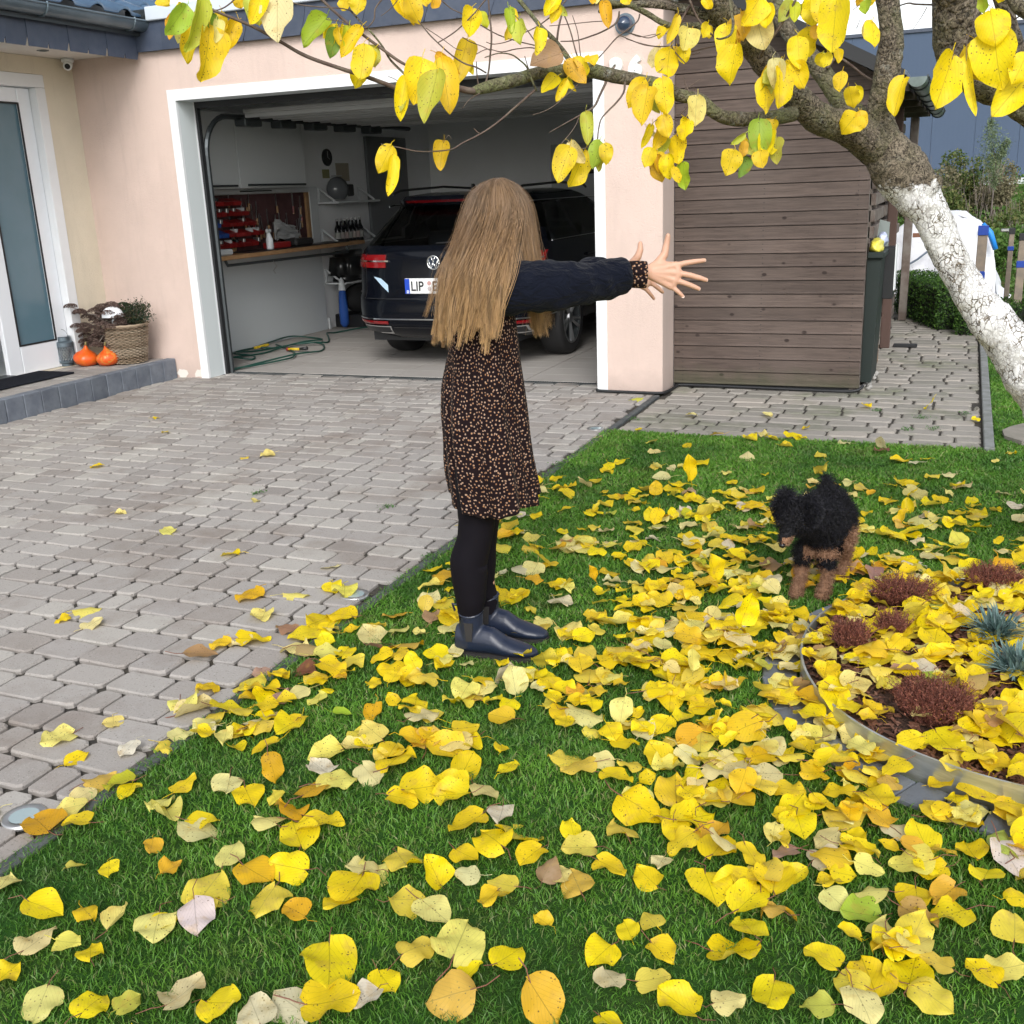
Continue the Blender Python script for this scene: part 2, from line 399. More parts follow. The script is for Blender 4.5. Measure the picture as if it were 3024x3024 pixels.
ms=[pm('shoe_dark',(.02,.02,.025),.5),pm('shoe_grey',(.25,.25,.24),.6),pm('shoe_red',(.35,.05,.04),.5)]
for i,(k,yy,m_,lab) in enumerate([(0,6.3,2,'red and grey shoe at the end of the bottom rack shelf'),(0,6.16,1,'grey shoe beside the red one on the rack'),(1,6.28,0,'dark shoe on the middle shelf of the shoe rack'),(2,6.2,1,'light grey shoe on the upper shelf of the shoe rack')]):
    tag(shoe((-7.42,yy,SZ+.08+k*.22),.2,ms[m_]),lab,'shoe','shoes on the rack')
# eaves, soffit, gutter
MB().box((-7.2,3,2.657),(-6.325,7.562,2.70)).build('soffit',m_soffit,hs_)
for yy in (6.95,6.35,5.9):
    o=MB().lathe([(.045,0),(.045,-.006),(.032,-.006),(.030,.0)],20,(-6.75,yy,2.6565)).build('downlight',m_steel,hs_,smooth=False)
# slate strip along the eave, overlapping shingles
k=0; y=3.0
while y<7.56:
    y1_=min(y+.2,7.56)
    a=MB(); pts=[]
    for q in range(7):
        t_=q/6; pts.append((y1_-.0-.055*(1-math.cos(t_*math.pi/2)) , 2.80-.2*t_))
    poly=[(-6.318+.006*((k%2)),y-.03,2.80)]+[(-6.318+.006*((k%2)),b_,c_) for b_,c_ in pts]+[(-6.318+.006*((k%2)),y-.03,2.60)]
    poly=[poly[0]]+[(p[0],min(p[1],7.562),p[2]) for p in poly[1:]]
    a.prism(poly,(.006,0,0)).build('slate',m_slate,hs_); y+=.2; k+=1
g=MB(); pr=[]
n_=14; rr=.068
vs=[];fs=[]
for iy,yy in enumerate((3.0,5.9,7.6)):
    for rad in (rr,rr-.004):
        for j in range(n_+1):
            a=math.pi+math.pi*j/n_; vs.append((-6.225+rad*math.cos(a),yy,2.868+rad*math.sin(a)))
q_=n_+1
for iy in range(2):
    for j in range(n_): 
        b=iy*2*q_; fs.append((b+j,b+j+1,b+2*q_+j+1,b+2*q_+j)); fs.append((b+q_+j,b+3*q_+j,b+3*q_+j+1,b+q_+j+1))
g.add(vs,fs); g.tube([(-6.157,3,2.872),(-6.157,7.6,2.872)],.009,8)
g.add([(-6.225+rr*math.cos(math.pi+math.pi*j/n_),7.6,2.868+rr*math.sin(math.pi+math.pi*j/n_)) for j in range(n_+1)],[tuple(range(n_+1))])
gt=g.build('gutter',m_zinc,hs_,smooth=False); autosmooth(gt,50)
for yy in (6.45,7.35):
    b=MB(); b.tube([(-6.225+.071*math.cos(math.pi+math.pi*j/12),yy,2.868+.071*math.sin(math.pi+math.pi*j/12)) for j in range(13)]+[(-6.157,yy,2.886)],.008,6); b.build('gutter_joint',m_zinc,gt)
# roof tiles: a wavy profile repeated up the slope
def tile_me():
    vs=[];fs=[];nx=10
    for r_,(u0,dz) in enumerate(((0,0),(.36,.022))):
        for j in range(nx+1):
            t_=j/nx; yy=.3*t_; zz=.042*max(0,math.sin(t_*2*math.pi*1.0-.6))**.8+ .004
            vs.append((-u0,yy,zz+(.018 if r_==0 else 0)))
    for j in range(nx): fs.append((j,j+1,nx+2+j,nx+1+j))
    b=len(vs)
    for j in range(nx+1): x,y_,z=vs[j]; vs.append((x,y_,z-.018))
    for j in range(nx): fs.append((j,b+j,b+j+1,j+1))
    return mesh(vs,fs,True,'roof_tile')
tm=tile_me(); tm.materials.append(m_tile)
sl_=R(24)
for r_ in range(7):
    for k in range(16):
        o=link(bpy.data.objects.new('roof_tile',tm),hs_); o.location=(-6.21-r_*.33*math.cos(sl_),3.9+k*.3,2.90+r_*.33*math.sin(sl_)); o.rotation_euler=(0,sl_,0)
MB().prism([(-6.26,3,2.80),(-8.8,3,3.93),(-8.8,3,3.9),(-6.26,3,2.77)],(0,5.7,0)).build('roof_deck',m_darkmetal,hs_)
# ================================================================== garage
Yf=7.564
ga=thing('garage','attached pink rendered garage with wide open doorway and white trim','garage',(-4.2,7.6,0))
W=MB(); W.box((-7.3,Yf,-.05),(-6.109,7.813,2.66)); W.box((-6.109,Yf,2.36),(-2.391,7.813,2.66)); W.box((-2.391,Yf,.0),(-1.976,7.79,2.66))
W.build('wall',m_pink,ga)
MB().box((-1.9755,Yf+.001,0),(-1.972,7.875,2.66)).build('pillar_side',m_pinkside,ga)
MB().box((-6.5,7.565,2.662),(-1.95,8.2,2.86)).build('parapet',m_wallin,ga)
T=MB(); T.box((-6.109,Yf-.006,0),(-6.03,Yf+.02,2.36)); T.box((-2.47,Yf-.006,0),(-2.391,Yf+.02,2.36)); T.box((-6.03,Yf-.006,2.275),(-2.47,Yf+.02,2.36))
T.build('door_trim',m_white,ga)
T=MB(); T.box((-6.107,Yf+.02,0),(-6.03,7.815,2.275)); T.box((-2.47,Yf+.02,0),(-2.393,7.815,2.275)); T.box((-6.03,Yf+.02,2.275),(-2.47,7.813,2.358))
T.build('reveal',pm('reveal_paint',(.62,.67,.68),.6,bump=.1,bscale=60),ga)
b=MB()
b.box((-6.03,7.79,0),(-6.005,7.83,2.275)); b.box((-2.495,7.79,0),(-2.47,7.83,2.275)); b.box((-6.005,7.79,2.225),(-2.495,7.83,2.275)); b.build('door_seal',m_black,ga)
b=MB(); b.box((-6.036,7.775,0),(-6.028,7.79,2.272)).build('seal_edge',m_white,ga)
I=MB(); I.box((-6.9,7.815,-.02),(-6.816,13.9,2.75)).box((-6.9,13.7,-.02),(-2.0,13.8,2.75)).box((-2.14,7.815,-.02),(-1.98,13.8,2.75)).box((-6.82,7.8135,0),(-6.109,7.83,2.75)).box((-2.393,7.8135,0),(-2.1,7.83,2.75))
I.box((-6.11,7.8135,2.36),(-2.39,7.83,2.75))
I.build('inner_wall',m_wallin,ga)
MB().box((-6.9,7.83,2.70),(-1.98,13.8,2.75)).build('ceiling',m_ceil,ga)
# slate band and coping over the front
x=-6.31; k=0
while x<-1.9:
    x1_=x+.26; a=MB(); yy=Yf-.055-(.005 if k%2 else 0)
    pts=[(x1_+.05,yy,2.87)]+[(x1_+.05-.06*(1-math.cos(q/5*math.pi/2)),yy,2.86-.205*q/5) for q in range(6)]+[(x-.0,yy,2.655),(x,yy,2.87)]
    a.prism(pts,(0,.005,0)).build('slate',m_slate,ga); x=x1_; k+=1
MB().box((-6.3,Yf-.045,2.66),(-1.92,Yf-.002,2.87)).build('band_backing',m_darkmetal,ga)
MB().bbox((-6.16,Yf-.09,2.872),(-1.9,Yf+.3,2.975),.006).build('coping',m_coping,ga)
a=MB()
for k in range(14): a.box((-6.36+k*.014,Yf-.08,2.875),(-6.353+k*.014,Yf-.07,2.96))
a.build('leaf_grille',m_darkmetal,ga)
MB().box((-6.9,7.9,2.87),(-1.9,14,2.90)).build('flat_roof',m_darkmetal,ga)
# plaster scars near the foot of the wall
for i,(x,zz,wd) in enumerate([(-6.32,.0,.10),(-6.13,.0,.09)]):
    pts=[]; rs=random.Random(i)
    for j in range(12):
        a=2*math.pi*j/12; rr_=.5+rs.uniform(-.26,.26); pts.append((x+wd*rr_*math.cos(a),Yf-.003,max(.0,.035+.09*rr_*math.sin(a))))
    MB().prism(pts,(0,.006,0)).build('bare_plaster',m_soffit,ga)
# door track and lifted door sections
def track(x,s):
    pts=[(x,7.86,0),(x,7.86,1.85)]+[(x,7.86+.33*(1-math.cos(q/8*math.pi/2)),1.85+.33*math.sin(q/8*math.pi/2)) for q in range(1,9)]+[(x,11.6,2.18)]
    MB().tube(pts,.024,6).build('door_track',m_darkmetal,ga)
track(-6.012,1); track(-2.52,1)
m_sec=pm('door_section_grey',(.42,.43,.44),.5,ov=.25)
for k in range(5):
    y=8.28+k*.5
    a=MB(); a.bbox((-5.9,y,2.20),(-2.58,y+.485,2.235),.006)
    for q in (0.02,.24,.44): a.bbox((-5.9,y+q,2.165),(-2.58,y+q+.03,2.20),.004)
    a.build('door_section',m_sec,ga)
for k in range(5):
    MB().bbox((-6.02,8.3+k*.55,2.10),(-5.9,8.56+k*.55,2.165),.01).build('track_bracket',m_darkmetal,ga)
MB().tube([(-6.7,8.3,2.30),(-6.7,10.2,2.24)],.006,5).build('spring_cable',m_black,ga)
# inner doors
dd=MB().bbox((-6.812,11.93,0),(-6.77,12.95,2.15),.006).build('side_door',pm('grey_door',(.16,.17,.18),.5),ga)
dd=MB().bbox((-5.05,13.66,0),(-4.1,13.70,2.0),.006).build('rear_door',pm('rear_door_paint',(.45,.48,.49),.5),ga)
MB().bbox((-4.85,13.645,1.62),(-4.3,13.66,1.70),.004).build('vent_slot',m_black,dd)
MB().tube([(-4.15,13.64,1.0),(-4.15,13.64,2.0)],.012,6).build('door_edge',m_darkmetal,dd)
# house number
def digit(ch,x,z,h,y):
    cu=bpy.data.curves.new('digit','FONT'); cu.body=ch; cu.size=h/.70; cu.extrude=.012; cu.offset=.012; cu.bevel_depth=.002
    o=bpy.data.objects.new('tmp',cu); C.objects.link(o); dg=bpy.context.evaluated_depsgraph_get(); me=bpy.data.meshes.new_from_object(o.evaluated_get(dg)); bpy.data.objects.remove(o)
    for v in me.vertices: v.co=Vector((x+v.co.x,y-v.co.z,z+v.co.y))
    return me
m_num=pm('white_number',(.72,.75,.74),.35)
hn=thing('house_number','white raised house number 26 on the pink pillar','house number',(-2.2,Yf,2.1))
for ch,x in (('2',-2.335),('6',-2.205)):
    obj('digit',digit(ch,x,2.185,.115,Yf-.014),m_num,hn)
# wall lamp: dark dome over a lens
wl=thing('wall_lamp','small round dark blue lamp on pink wall above the house number','wall lamp',(-2.23,Yf,2.52))
Mx=Matrix.Translation((-2.235,Yf-.0,2.515))@Matrix.Rotation(R(90),4,'X')
MB().lathe([(.001,0),(.052,0),(.056,.015),(.05,.05),(.03,.075),(.001,.085)],24,mat=Mx,cap=False).build('lamp_housing',pm('lamp_blue',(.03,.05,.09),.15,coat=.7),wl,smooth=True)
MB().lathe([(.07,0),(.07,.008),(.001,.008)],24,mat=Mx,cap=False).build('back_plate',m_zinc,wl)
# security camera
sc_=thing('security_camera','white dome security camera under the eave at the wall corner','camera',(-6.99,7.45,2.65))
MB().lathe([(.001,0),(.05,0),(.05,-.025),(.038,-.035),(.001,-.035)],24,(-6.98,7.44,2.655),cap=False).build('mount',m_white,sc_,smooth=True)
dirc=Vector((.55,-.75,-.35)).normalized(); q=dirc.to_track_quat('Z','Y').to_matrix().to_4x4(); Mx=Matrix.Translation((-6.98,7.44,2.61))@q
MB().lathe([(.001,-.05),(.03,-.045),(.036,-.02),(.036,.05),(.030,.056),(.001,.056)],24,mat=Mx,cap=False).build('camera_body',m_white,sc_,smooth=True)
MB().lathe([(.001,.057),(.022,.0575),(.022,.059),(.001,.060)],20,mat=Mx,cap=False).build('lens',m_black,sc_)
# ================================================================== entrance step
st=thing('entrance_step','low step of upright anthracite blocks in front of the house door','step',(-6.6,6,0))
y=7.556; k=0
while y>4.6:
    o=MB().bbox((-6.46,y-.168,-.05),(-6.369,y,SZ+random.uniform(-.002,.002)),.006).build('kerb_block',m_kerb,st); y-=.172; k+=1
MB().box((-7.06,4.6,-.02),(-6.462,7.56,SZ-.014)).build('step_base',m_joint,st)
rs=random.Random(3)
x=-7.055; 
for r_ in range(4):
    y=7.55-rs.uniform(0,.1)
    while y>4.7:
        L=rs.choice([.2,.14,.17]); 
        me=mesh(*stone(.145,L-.006,.004,.002,.005,1,.03,rs.randrange(99)),name='step_paver'); me.materials.append(m_paver)
        o=link(bpy.data.objects.new('step_paver',me),st); o.location=(x+.0745,y-L/2,SZ-.002); y-=L
    x+=.149
n=NT('doormat_fibre'); co=n.tc(); n.set(base=n.mix((.012,.014,.02),(.03,.032,.04),n.noise(co,220,3)),rough=1,spec=.05,normal=n.bump(n.noise(co,260,4),1,.008))
tag(MB().bbox((-7.08,4.9,SZ+.002),(-6.70,6.70,SZ+.016),.004).build('doormat',n.m),'black rectangular doormat on the entrance step','doormat')
# ================================================================== things inside the garage
m_wood=pm('beech_edge',(.42,.25,.12),.5,(.34,.19,.09),14,bump=.1)
m_cab=pm('cabinet_white',(.60,.63,.64),.4)
m_rust=pm('rust_red_backboard',(.10,.045,.045),.8,(.07,.03,.03),10)
m_red=pm('red_plastic',(.26,.015,.015),.4,ov=.3); m_blue=pm('blue_plastic',(.02,.07,.28),.4,ov=.3); m_alu=pm('brushed_tool_steel',(.5,.5,.5),.3,metal=.9)
m_blk=pm('black_plastic',(.015,.016,.018),.4)
wb=thing('workbench','long wooden workbench on the left garage wall above white panel','workbench',(-6.6,9.8,0))
MB().bbox((-6.81,8.42,.935),(-6.47,11.2,.975),.004).build('bench_top',m_wood,wb)
MB().bbox((-6.80,9.0,.976),(-6.50,10.9,.984),.003).build('bench_mat',m_blk,wb)
MB().bbox((-6.815,8.0,0.0),(-6.77,10.72,.93),.004).build('lower_panel',m_wallin_l,wb)
MB().tube([(-6.52,8.62,.93),(-6.50,8.62,.885),(-6.50,10.85,.865),(-6.52,10.85,.93)],.015,6).build('towel_rail',m_darkmetal,wb)
MB().tube([(-6.49,9.35,.88),(-6.47,9.38,.82),(-6.48,9.33,.78),(-6.47,9.35,.75)],.004,5).build('hook',m_alu,wb)
wc=thing('wall_cabinet','white overhead cabinets with long dark handles above the tool board','cabinet',(-6.65,9.3,1.6))
for a,b in ((7.95,8.955),(8.965,10.115)): MB().bbox((-6.52,a,1.59),(-6.50,b,2.27),.003).build('cabinet_door',m_cab,wc)
MB().bbox((-6.815,7.95,1.585),(-6.523,10.13,2.28),.003).build('cabinet_body',m_cab,wc)
for a,b in ((8.1,8.88),(9.09,10.06)):
    MB().tube([(-6.50,a,1.615),(-6.475,a,1.615),(-6.475,b,1.61),(-6.50,b,1.61)],.011,6).build('handle',m_darkmetal,wc)
tb=thing('tool_board','red backed tool board in white frame full of bins and hand tools','tool board',(-6.8,9.7,1.2))
MB().box((-6.814,8.0,.98),(-6.806,10.56,1.53)).build('back_board',m_rust,tb)
MB().bbox((-6.815,10.57,.98),(-6.765,10.73,1.585),.004).build('frame_stile',m_cab,tb); MB().bbox((-6.815,8.0,1.535),(-6.765,10.57,1.582),.004).build('frame_rail',m_cab,tb)
MB().bbox((-6.80,10.50,.98),(-6.77,10.56,1.53),.003).build('wood_stile',m_wood,tb)
MB().box((-6.764,9.3,1.553),(-6.76,9.85,1.565)).build('vent_slot',m_blk,tb)
rs=random.Random(5)
def bin_(y,z,w_,mt):
    a=MB(); a.prism([(-6.80,y,z),(-6.70,y,z),(-6.69,y,z+.035),(-6.80,y,z+.07)],(0,w_,0)); a.build('storage_bin',mt,tb)
for r_,z in enumerate((1.03,1.13,1.23,1.33,1.43)):
    y=8.35
    while y<9.55-(.1*r_):
        w_=rs.choice([.10,.13]); mt=(m_blue if (r_ in (1,2) and y<8.9) else m_red)
        if rs.random()<.85: bin_(y,z,w_,mt)
        if rs.random()<.6: MB().bbox((-6.79,y+.02,z+.03),(-6.72,y+.06,z+.075),.004).build('spare_part',rs.choice([m_alu,m_cab,m_blk]),tb)
        y+=w_+.012
for k in range(34):
    y=rs.uniform(9.1,10.45); z=rs.uniform(1.0,1.45); L=rs.uniform(.07,.2); a=MB(); ang=rs.uniform(-.15,.15)
    a.tube([(-6.79,y,z),(-6.79,y+ang*L,z+L)],.006,5)
    o=a.build('hand_tool',m_alu,tb)
    a=MB(); a.tube([(-6.785,y-ang*.06,z-.07),(-6.785,y,z)],.012,6); a.build('tool_handle',rs.choice([m_red,m_wood,m_wood,m_blk]),o)
def lathe_thing(name,label,cat,prof,c,mt,group=None,n=16):
    o=MB().lathe(prof,n,c,cap=False).build(name,mt,smooth=True); autosmooth(o,50); return tag(o,label,cat,group)
sb=thing('spray_bottle','white spray bottle standing on the workbench','spray bottle',(-6.56,9.43,.985))
o=MB().lathe([(.001,0),(.035,0),(.037,.02),(.036,.10),(.018,.15),(.012,.165),(.001,.165)],16,(-6.56,9.43,.985),cap=False).build('bottle_body',m_pvc,sb,smooth=True)
MB().bbox((-6.575,9.39,1.15),(-6.545,9.46,1.185),.006).tube([(-6.56,9.405,1.155),(-6.56,9.39,1.11)],.006,5).build('trigger_head',m_cab,sb)
tag(MB().bbox((-6.72,9.9,.985),(-6.55,10.25,1.06),.02).build('tool_case',pm('dark_case',(.03,.03,.03),.5)),'dark flat tool case on the back of the workbench','tool case')
tag(MB().bbox((-6.70,9.5,.985),(-6.56,9.82,1.045),.01).build('red_tool_box',m_red),'small red toolbox beside the spray bottle','toolbox')
tag(MB().bbox((-6.74,8.5,.976),(-6.55,8.80,1.03),.01).build('plastic_organizer',m_wallin_l),'light grey organizer box at the near end of the workbench','box')
def rag():
    vs,fs=[],[]
    N=12
    for i in range(N):
        for j in range(N):
            a,b=i/(N-1),j/(N-1); yy=9.75+.42*a; zz=1.065+.22*b*(1-.5*a)*(a>.0)
            vs.append((-6.66+.05*noise.noise(Vector((a*5,b*5,1)))-.06*b, yy+.05*noise.noise(Vector((a*4,b*4,7))), zz+.03*noise.noise(Vector((a*6,b*6,3)))))
    for i in range(N-1):
        for j in range(N-1): fs.append((i*N+j,i*N+j+1,(i+1)*N+j+1,(i+1)*N+j))
    return mesh(vs,fs,True)
tag(obj('work_cloth',rag(),pm('grey_cloth',(.33,.34,.34),.9)),'crumpled pale cloth leaning against the tool board','cloth')
# shelves with triangular brackets
def shelf(z,y0,y1,lab,depth=.28):
    t=thing('wall_shelf',lab,'shelf',(-6.7,y0,z),'white bracket shelves')
    MB().bbox((-6.815,y0,z),(-6.815+depth,y1,z+.022),.003).build('shelf_board',m_cab,t)
    MB().tube([(-6.805,y0+.02,z+.02),(-6.805,y0+.02,z+.17)],.014,4).tube([(-6.805,y0+.02,z+.17),(-6.815+depth*.8,y0+.02,z+.02)],.013,4).build('bracket',m_cab,t)
    MB().tube([(-6.805,y1-.04,z+.02),(-6.805,y1-.04,z+.17)],.014,4).tube([(-6.805,y1-.04,z+.17),(-6.815+depth*.8,y1-.04,z+.02)],.013,4).build('bracket',m_cab,t)
shelf(1.395,10.80,11.75,'white bracket shelf carrying the helmet')
shelf(.945,10.80,11.75,'white bracket shelf carrying the row of bottles')
shelf(.50,10.80,11.75,'lowest white bracket shelf carrying the black top case')
hm=thing('helmet','grey motorcycle helmet on the upper shelf','helmet',(-6.65,11.0,1.42))
vs=[];fs=[]
for i in range(9):
    ph=math.pi*i/8*.80
    for j in range(18):
        a=2*math.pi*j/18; vs.append((-6.66+.12*math.sin(ph)*math.cos(a),11.0+.15*math.sin(ph)*math.sin(a),1.55+.135*math.cos(ph)))
for i in range(8):
    for j in range(18): fs.append((i*18+j,i*18+(j+1)%18,(i+1)*18+(j+1)%18,(i+1)*18+j))
obj('shell',mesh(vs,fs,True),pm('helmet_grey',(.13,.14,.15),.2,coat=.5),hm)
MB().bbox((-6.56,11.02,1.47),(-6.53,11.15,1.60),.012).build('visor',m_blk,hm); MB().bbox((-6.7,10.93,1.688),(-6.62,11.06,1.70),.004).build('vent',m_alu,hm)
for k in range(7):
    y=10.86+k*.085
    b=thing('bottle',['dark bottle nearest the camera in the shelf row','second dark bottle from the near end of the row','third dark bottle of the shelf row','middle dark bottle of the shelf row','dark bottle just behind the middle one','last but one dark bottle of the shelf row','farthest dark bottle next to the shelf end'][k],'bottle',(-6.62,y,.967),'dark bottles on the middle shelf')
    MB().lathe([(.001,0),(.034,0),(.035,.02),(.035,.15),(.02,.185),(.014,.20),(.014,.235),(.001,.235)],14,(-6.62,y,.967),cap=False).build('glass',pm('bottle_glass%d'%k,(.01,.01,.012),.12),b,smooth=True)
    MB().lathe([(.016,.235),(.016,.262),(.001,.262)],12,(-6.62,y,.967),cap=False).build('cap',m_alu,b); MB().lathe([(.0355,.04),(.0355,.11)],14,(-6.62,y,.967),cap=False).build('paper_label',pm('bottle_label%d'%k,(.3+.04*(k%3),.3,.28),.7),b,smooth=True)
tc_=thing('top_case','black rounded motorcycle top case on the lowest shelf','top case',(-6.62,11.0,.523))
bm=bmesh.new(); bmesh.ops.create_cube(bm,size=1)
for v in bm.verts: v.co=Vector((-6.64+v.co.x*.34*(1 if v.co.z<0 else .8),11.1+v.co.y*.62*(1 if v.co.z<0 else .85),.70+v.co.z*.34))
bmesh.ops.bevel(bm,geom=bm.edges[:],offset=.07,segments=4,affect='EDGES'); me=bpy.data.meshes.new('x'); bm.to_mesh(me); bm.free()
for p_ in me.polygons: p_.use_smooth=True
obj('case_shell',me,pm('case_black',(.012,.013,.014),.3,coat=.3),tc_)
MB().bbox((-6.48,11.06,.68),(-6.455,11.14,.74),.006).build('badge',m_alu,tc_); MB().bbox((-6.475,11.26,.56),(-6.45,11.31,.64),.006).build('reflector',m_red,tc_)
br=thing('closed_parasol','closed blue fabric parasol leaning against the garage wall','parasol',(-6.6,10.9,0))
MB().lathe([(.02,0.02),(.05,.06),(.055,.2),(.04,.42),(.01,.47)],12,(-6.58,10.78,0),cap=True).build('canopy',pm('blue_fabric',(.015,.08,.35),.7),br,smooth=True)
MB().lathe([(.01,.46),(.045,.42),(.03,.52),(.012,.56)],10,(-6.58,10.78,.02),cap=True).build('tip_cover',m_cab,br)
bp=thing('backpack','black soft backpack on a crate by the garage wall','backpack',(-6.55,11.2,.14))
bm=bmesh.new(); bmesh.ops.create_icosphere(bm,subdivisions=3,radius=.5)
for v in bm.verts:
    n_=noise.noise(v.co*3)*.08; v.co=Vector((-6.6+v.co.x*.32*(1+n_),11.22+v.co.y*.60*(1+n_),.31+v.co.z*.34*(1+n_)))
me=bpy.data.meshes.new('x'); bm.to_mesh(me); bm.free()
for p_ in me.polygons: p_.use_smooth=True
obj('pack_body',me,pm('black_nylon',(.012,.012,.013),.85),bp); MB().tube([(-6.45,11.0,.4),(-6.42,11.1,.48),(-6.44,11.25,.42)],.012,6).build('carry_loop',pm('strap_grey',(.2,.2,.2),.8),bp)
tag(MB().bbox((-6.78,10.9,0),(-6.4,11.55,.15),.01).build('crate',m_blk),'low black crate under the backpack','crate')
ck=thing('wall_clock','round dark wall clock above the helmet shelf','clock',(-6.8,11.06,1.9))
Mx=Matrix.Translation((-6.815,11.06,1.90))@Matrix.Rotation(R(90),4,'Y')
MB().lathe([(.001,0),(.092,0),(.095,.02),(.085,.03),(.083,.022),(.001,.022)],28,mat=Mx,cap=False).build('clock_case',m_blk,ck)
MB().tube([(-6.79,11.06,1.9),(-6.79,11.06,1.965)],.003,4).tube([(-6.79,11.06,1.9),(-6.79,11.10,1.88)],.003,4).build('hands',m_alu,ck)
tag(MB().box((-6.815,10.95,1.675),(-6.812,11.1,1.77)).build('paper_note',pm('olive_paper',(.26,.26,.13),.9)),'small olive paper pinned beside the helmet','note')
tag(MB().box((-6.815,11.25,1.64),(-6.812,11.54,1.84)).build('wall_poster',pm('beige_paper',(.40,.36,.28),.9)),'blank beige sheet pinned on the garage wall behind the helmet','poster')
tag(MB().box((-6.77,10.73,.0),(-6.75,10.76,.13)).build('pipe_stub',m_cab),'short white plastic strip standing by the white panel end','strip')
# ------------------------------------------------------------------ garden hose in loose coils on the floor
hz=.012
def smooth_path(P,n=10):
    out=[]; P=[Vector(p) for p in P]
    for i in range(len(P)-1):
        p0=P[max(i-1,0)];p1=P[i];p2=P[i+1];p3=P[min(i+2,len(P)-1)]
        for k in range(n):
            t=k/n; out.append(.5*((2*p1)+(p2-p0)*t+(2*p0-5*p1+4*p2-p3)*t*t+(3*p1-p0-3*p2+p3)*t**3))
    out.append(P[-1]); return out
hose=thing('garden_hose','dark green garden hose coiled loosely on the garage floor','hose',(-6.3,9,0))
m_hose=pm('green_hose',(.01,.06,.045),.45)
path_=[(690,1092),(780,1072),(880,1052),(950,1035),(948,1018),(880,1020),(780,1042),(690,1058),(700,1063),(745,1061),(748,1054),(690,1050),(740,1030),(800,1012),(860,1000),(930,998),(950,1006),(900,1015),(820,1026),(760,1030),(700,1046),(760,1036),(860,1022),(930,1018),(968,1010),(970,998),(966,990),(990,982),(1040,976),(1110,968)]
pts=[]
for i,(u,v) in enumerate(path_): q=gp(u,v,.012); pts.append((max(q.x,-6.75),q.y,.012+.012*((i*7)%3)))
MB().tube(smooth_path(pts),.0085,7).build('hose_line',m_hose,hose,smooth=True)
path2=[(684,1090),(760,1078),(850,1060),(870,1050),(868,1040),(845,1028),(815,1018)]
MB().tube(smooth_path([(max(gp(u,v,.02).x,-6.75),gp(u,v,.02).y,.022) for u,v in path2]),.0085,7).build('hose_line',m_hose,hose,smooth=True)
m_yel=pm('yellow_plastic',(.65,.45,.02),.4)
a,b=gp(852,1031,.03),gp(885,1031,.03)
MB().tube([a,b],.014,8).build('nozzle',m_yel,hose,smooth=True); MB().tube([a,a-(b-a)*.15],.017,8).build('nozzle_ring',m_red,hose,smooth=True)
MB().tube([b,b+(b-a)*.7+Vector((0,0,.01))],[.014,.019],8).build('nozzle_head',m_blk,hose,smooth=True)
a,b=gp(760,1022,.04),gp(785,1018,.04); MB().bbox((a.x-.02,min(a.y,b.y)-.05,.015),(a.x+.02,max(a.y,b.y)+.09,.04),.008).build('tag',m_yel,hose)
# ================================================================== car
CX,CY=-4.2,8.32
car=thing('estate_car','black estate car parked nose first in the garage, registration LIP','car',(CX,CY,0))
n=NT('black_car_paint'); n.set(base=(.003,.004,.007),rough=.20,coat=.22,spec=.18); m_paint=n.m
n=NT('tinted_glass'); tr=n.new('ShaderNodeBsdfTransparent'); tr.inputs[0].default_value=(.5,.56,.58,1); gl=n.new('ShaderNodeBsdfGlossy'); gl.inputs['Roughness'].default_value=.03
fr=n.new('ShaderNodeFresnel'); fr.inputs[0].default_value=1.5; mx=n.new('ShaderNodeMixShader'); n.ln(fr.outputs[0],mx.inputs[0]); n.ln(tr.outputs[0],mx.inputs[1]); n.ln(gl.outputs[0],mx.inputs[2]); n.ln(mx.outputs[0],n.out.inputs[0]); m_glass=n.m
m_chrome=pm('chrome',(.75,.77,.78),.1,metal=1); m_tyre=pm('tyre_rubber',(.015,.015,.016),.75,bump=.2,bscale=60)
m_tail=pm('red_lens',(.20,.005,.007),.12,coat=.5); m_seat=pm('seat_cloth',(.02,.02,.022),.9)
lev=[(.25,.16,.78,4.60),(.31,.05,.86,4.72),(.40,.0,.895,4.77),(.52,.0,.905,4.77),(.60,.02,.912,4.76),(.645,.055,.913,4.74),(.80,.07,.915,4.65),(.93,.085,.91,4.0),(1.0,.11,.895,3.6),(1.045,.15,.875,3.4),(1.16,.26,.80,3.1),(1.27,.37,.735,2.85),(1.37,.47,.67,2.6),(1.415,.40,.645,2.45),(1.45,.42,.60,2.3),(1.475,.75,.48,2.1)]
def interp(z):
    for i in range(len(lev)-1):
        if lev[i][0]<=z<=lev[i+1][0]:
            t=(z-lev[i][0])/(lev[i+1][0]-lev[i][0]); return [lev[i][k]*(1-t)+lev[i+1][k]*t for k in (1,2,3)]
    return lev[-1][1:] if z>1 else lev[0][1:]
def rear(z,x,off=0):
    r_,hw,_=interp(z); rc=min(.42,hw*.62); ax=abs(x); y=.035*(x/hw)**2
    if ax>hw-rc: y+=.44*(1-math.sqrt(max(0,1-((ax-(hw-rc))/rc)**2)))
    return Vector((CX+x,CY+r_+y-off,z))
sx=[-1,-.94,-.85,-.7,-.55,-.36,-.18,0,.18,.36,.55,.7,.85,.94,1]
sy=[.52,.64,.74,1.32,1.40,2.18,2.26,2.9,3.3]
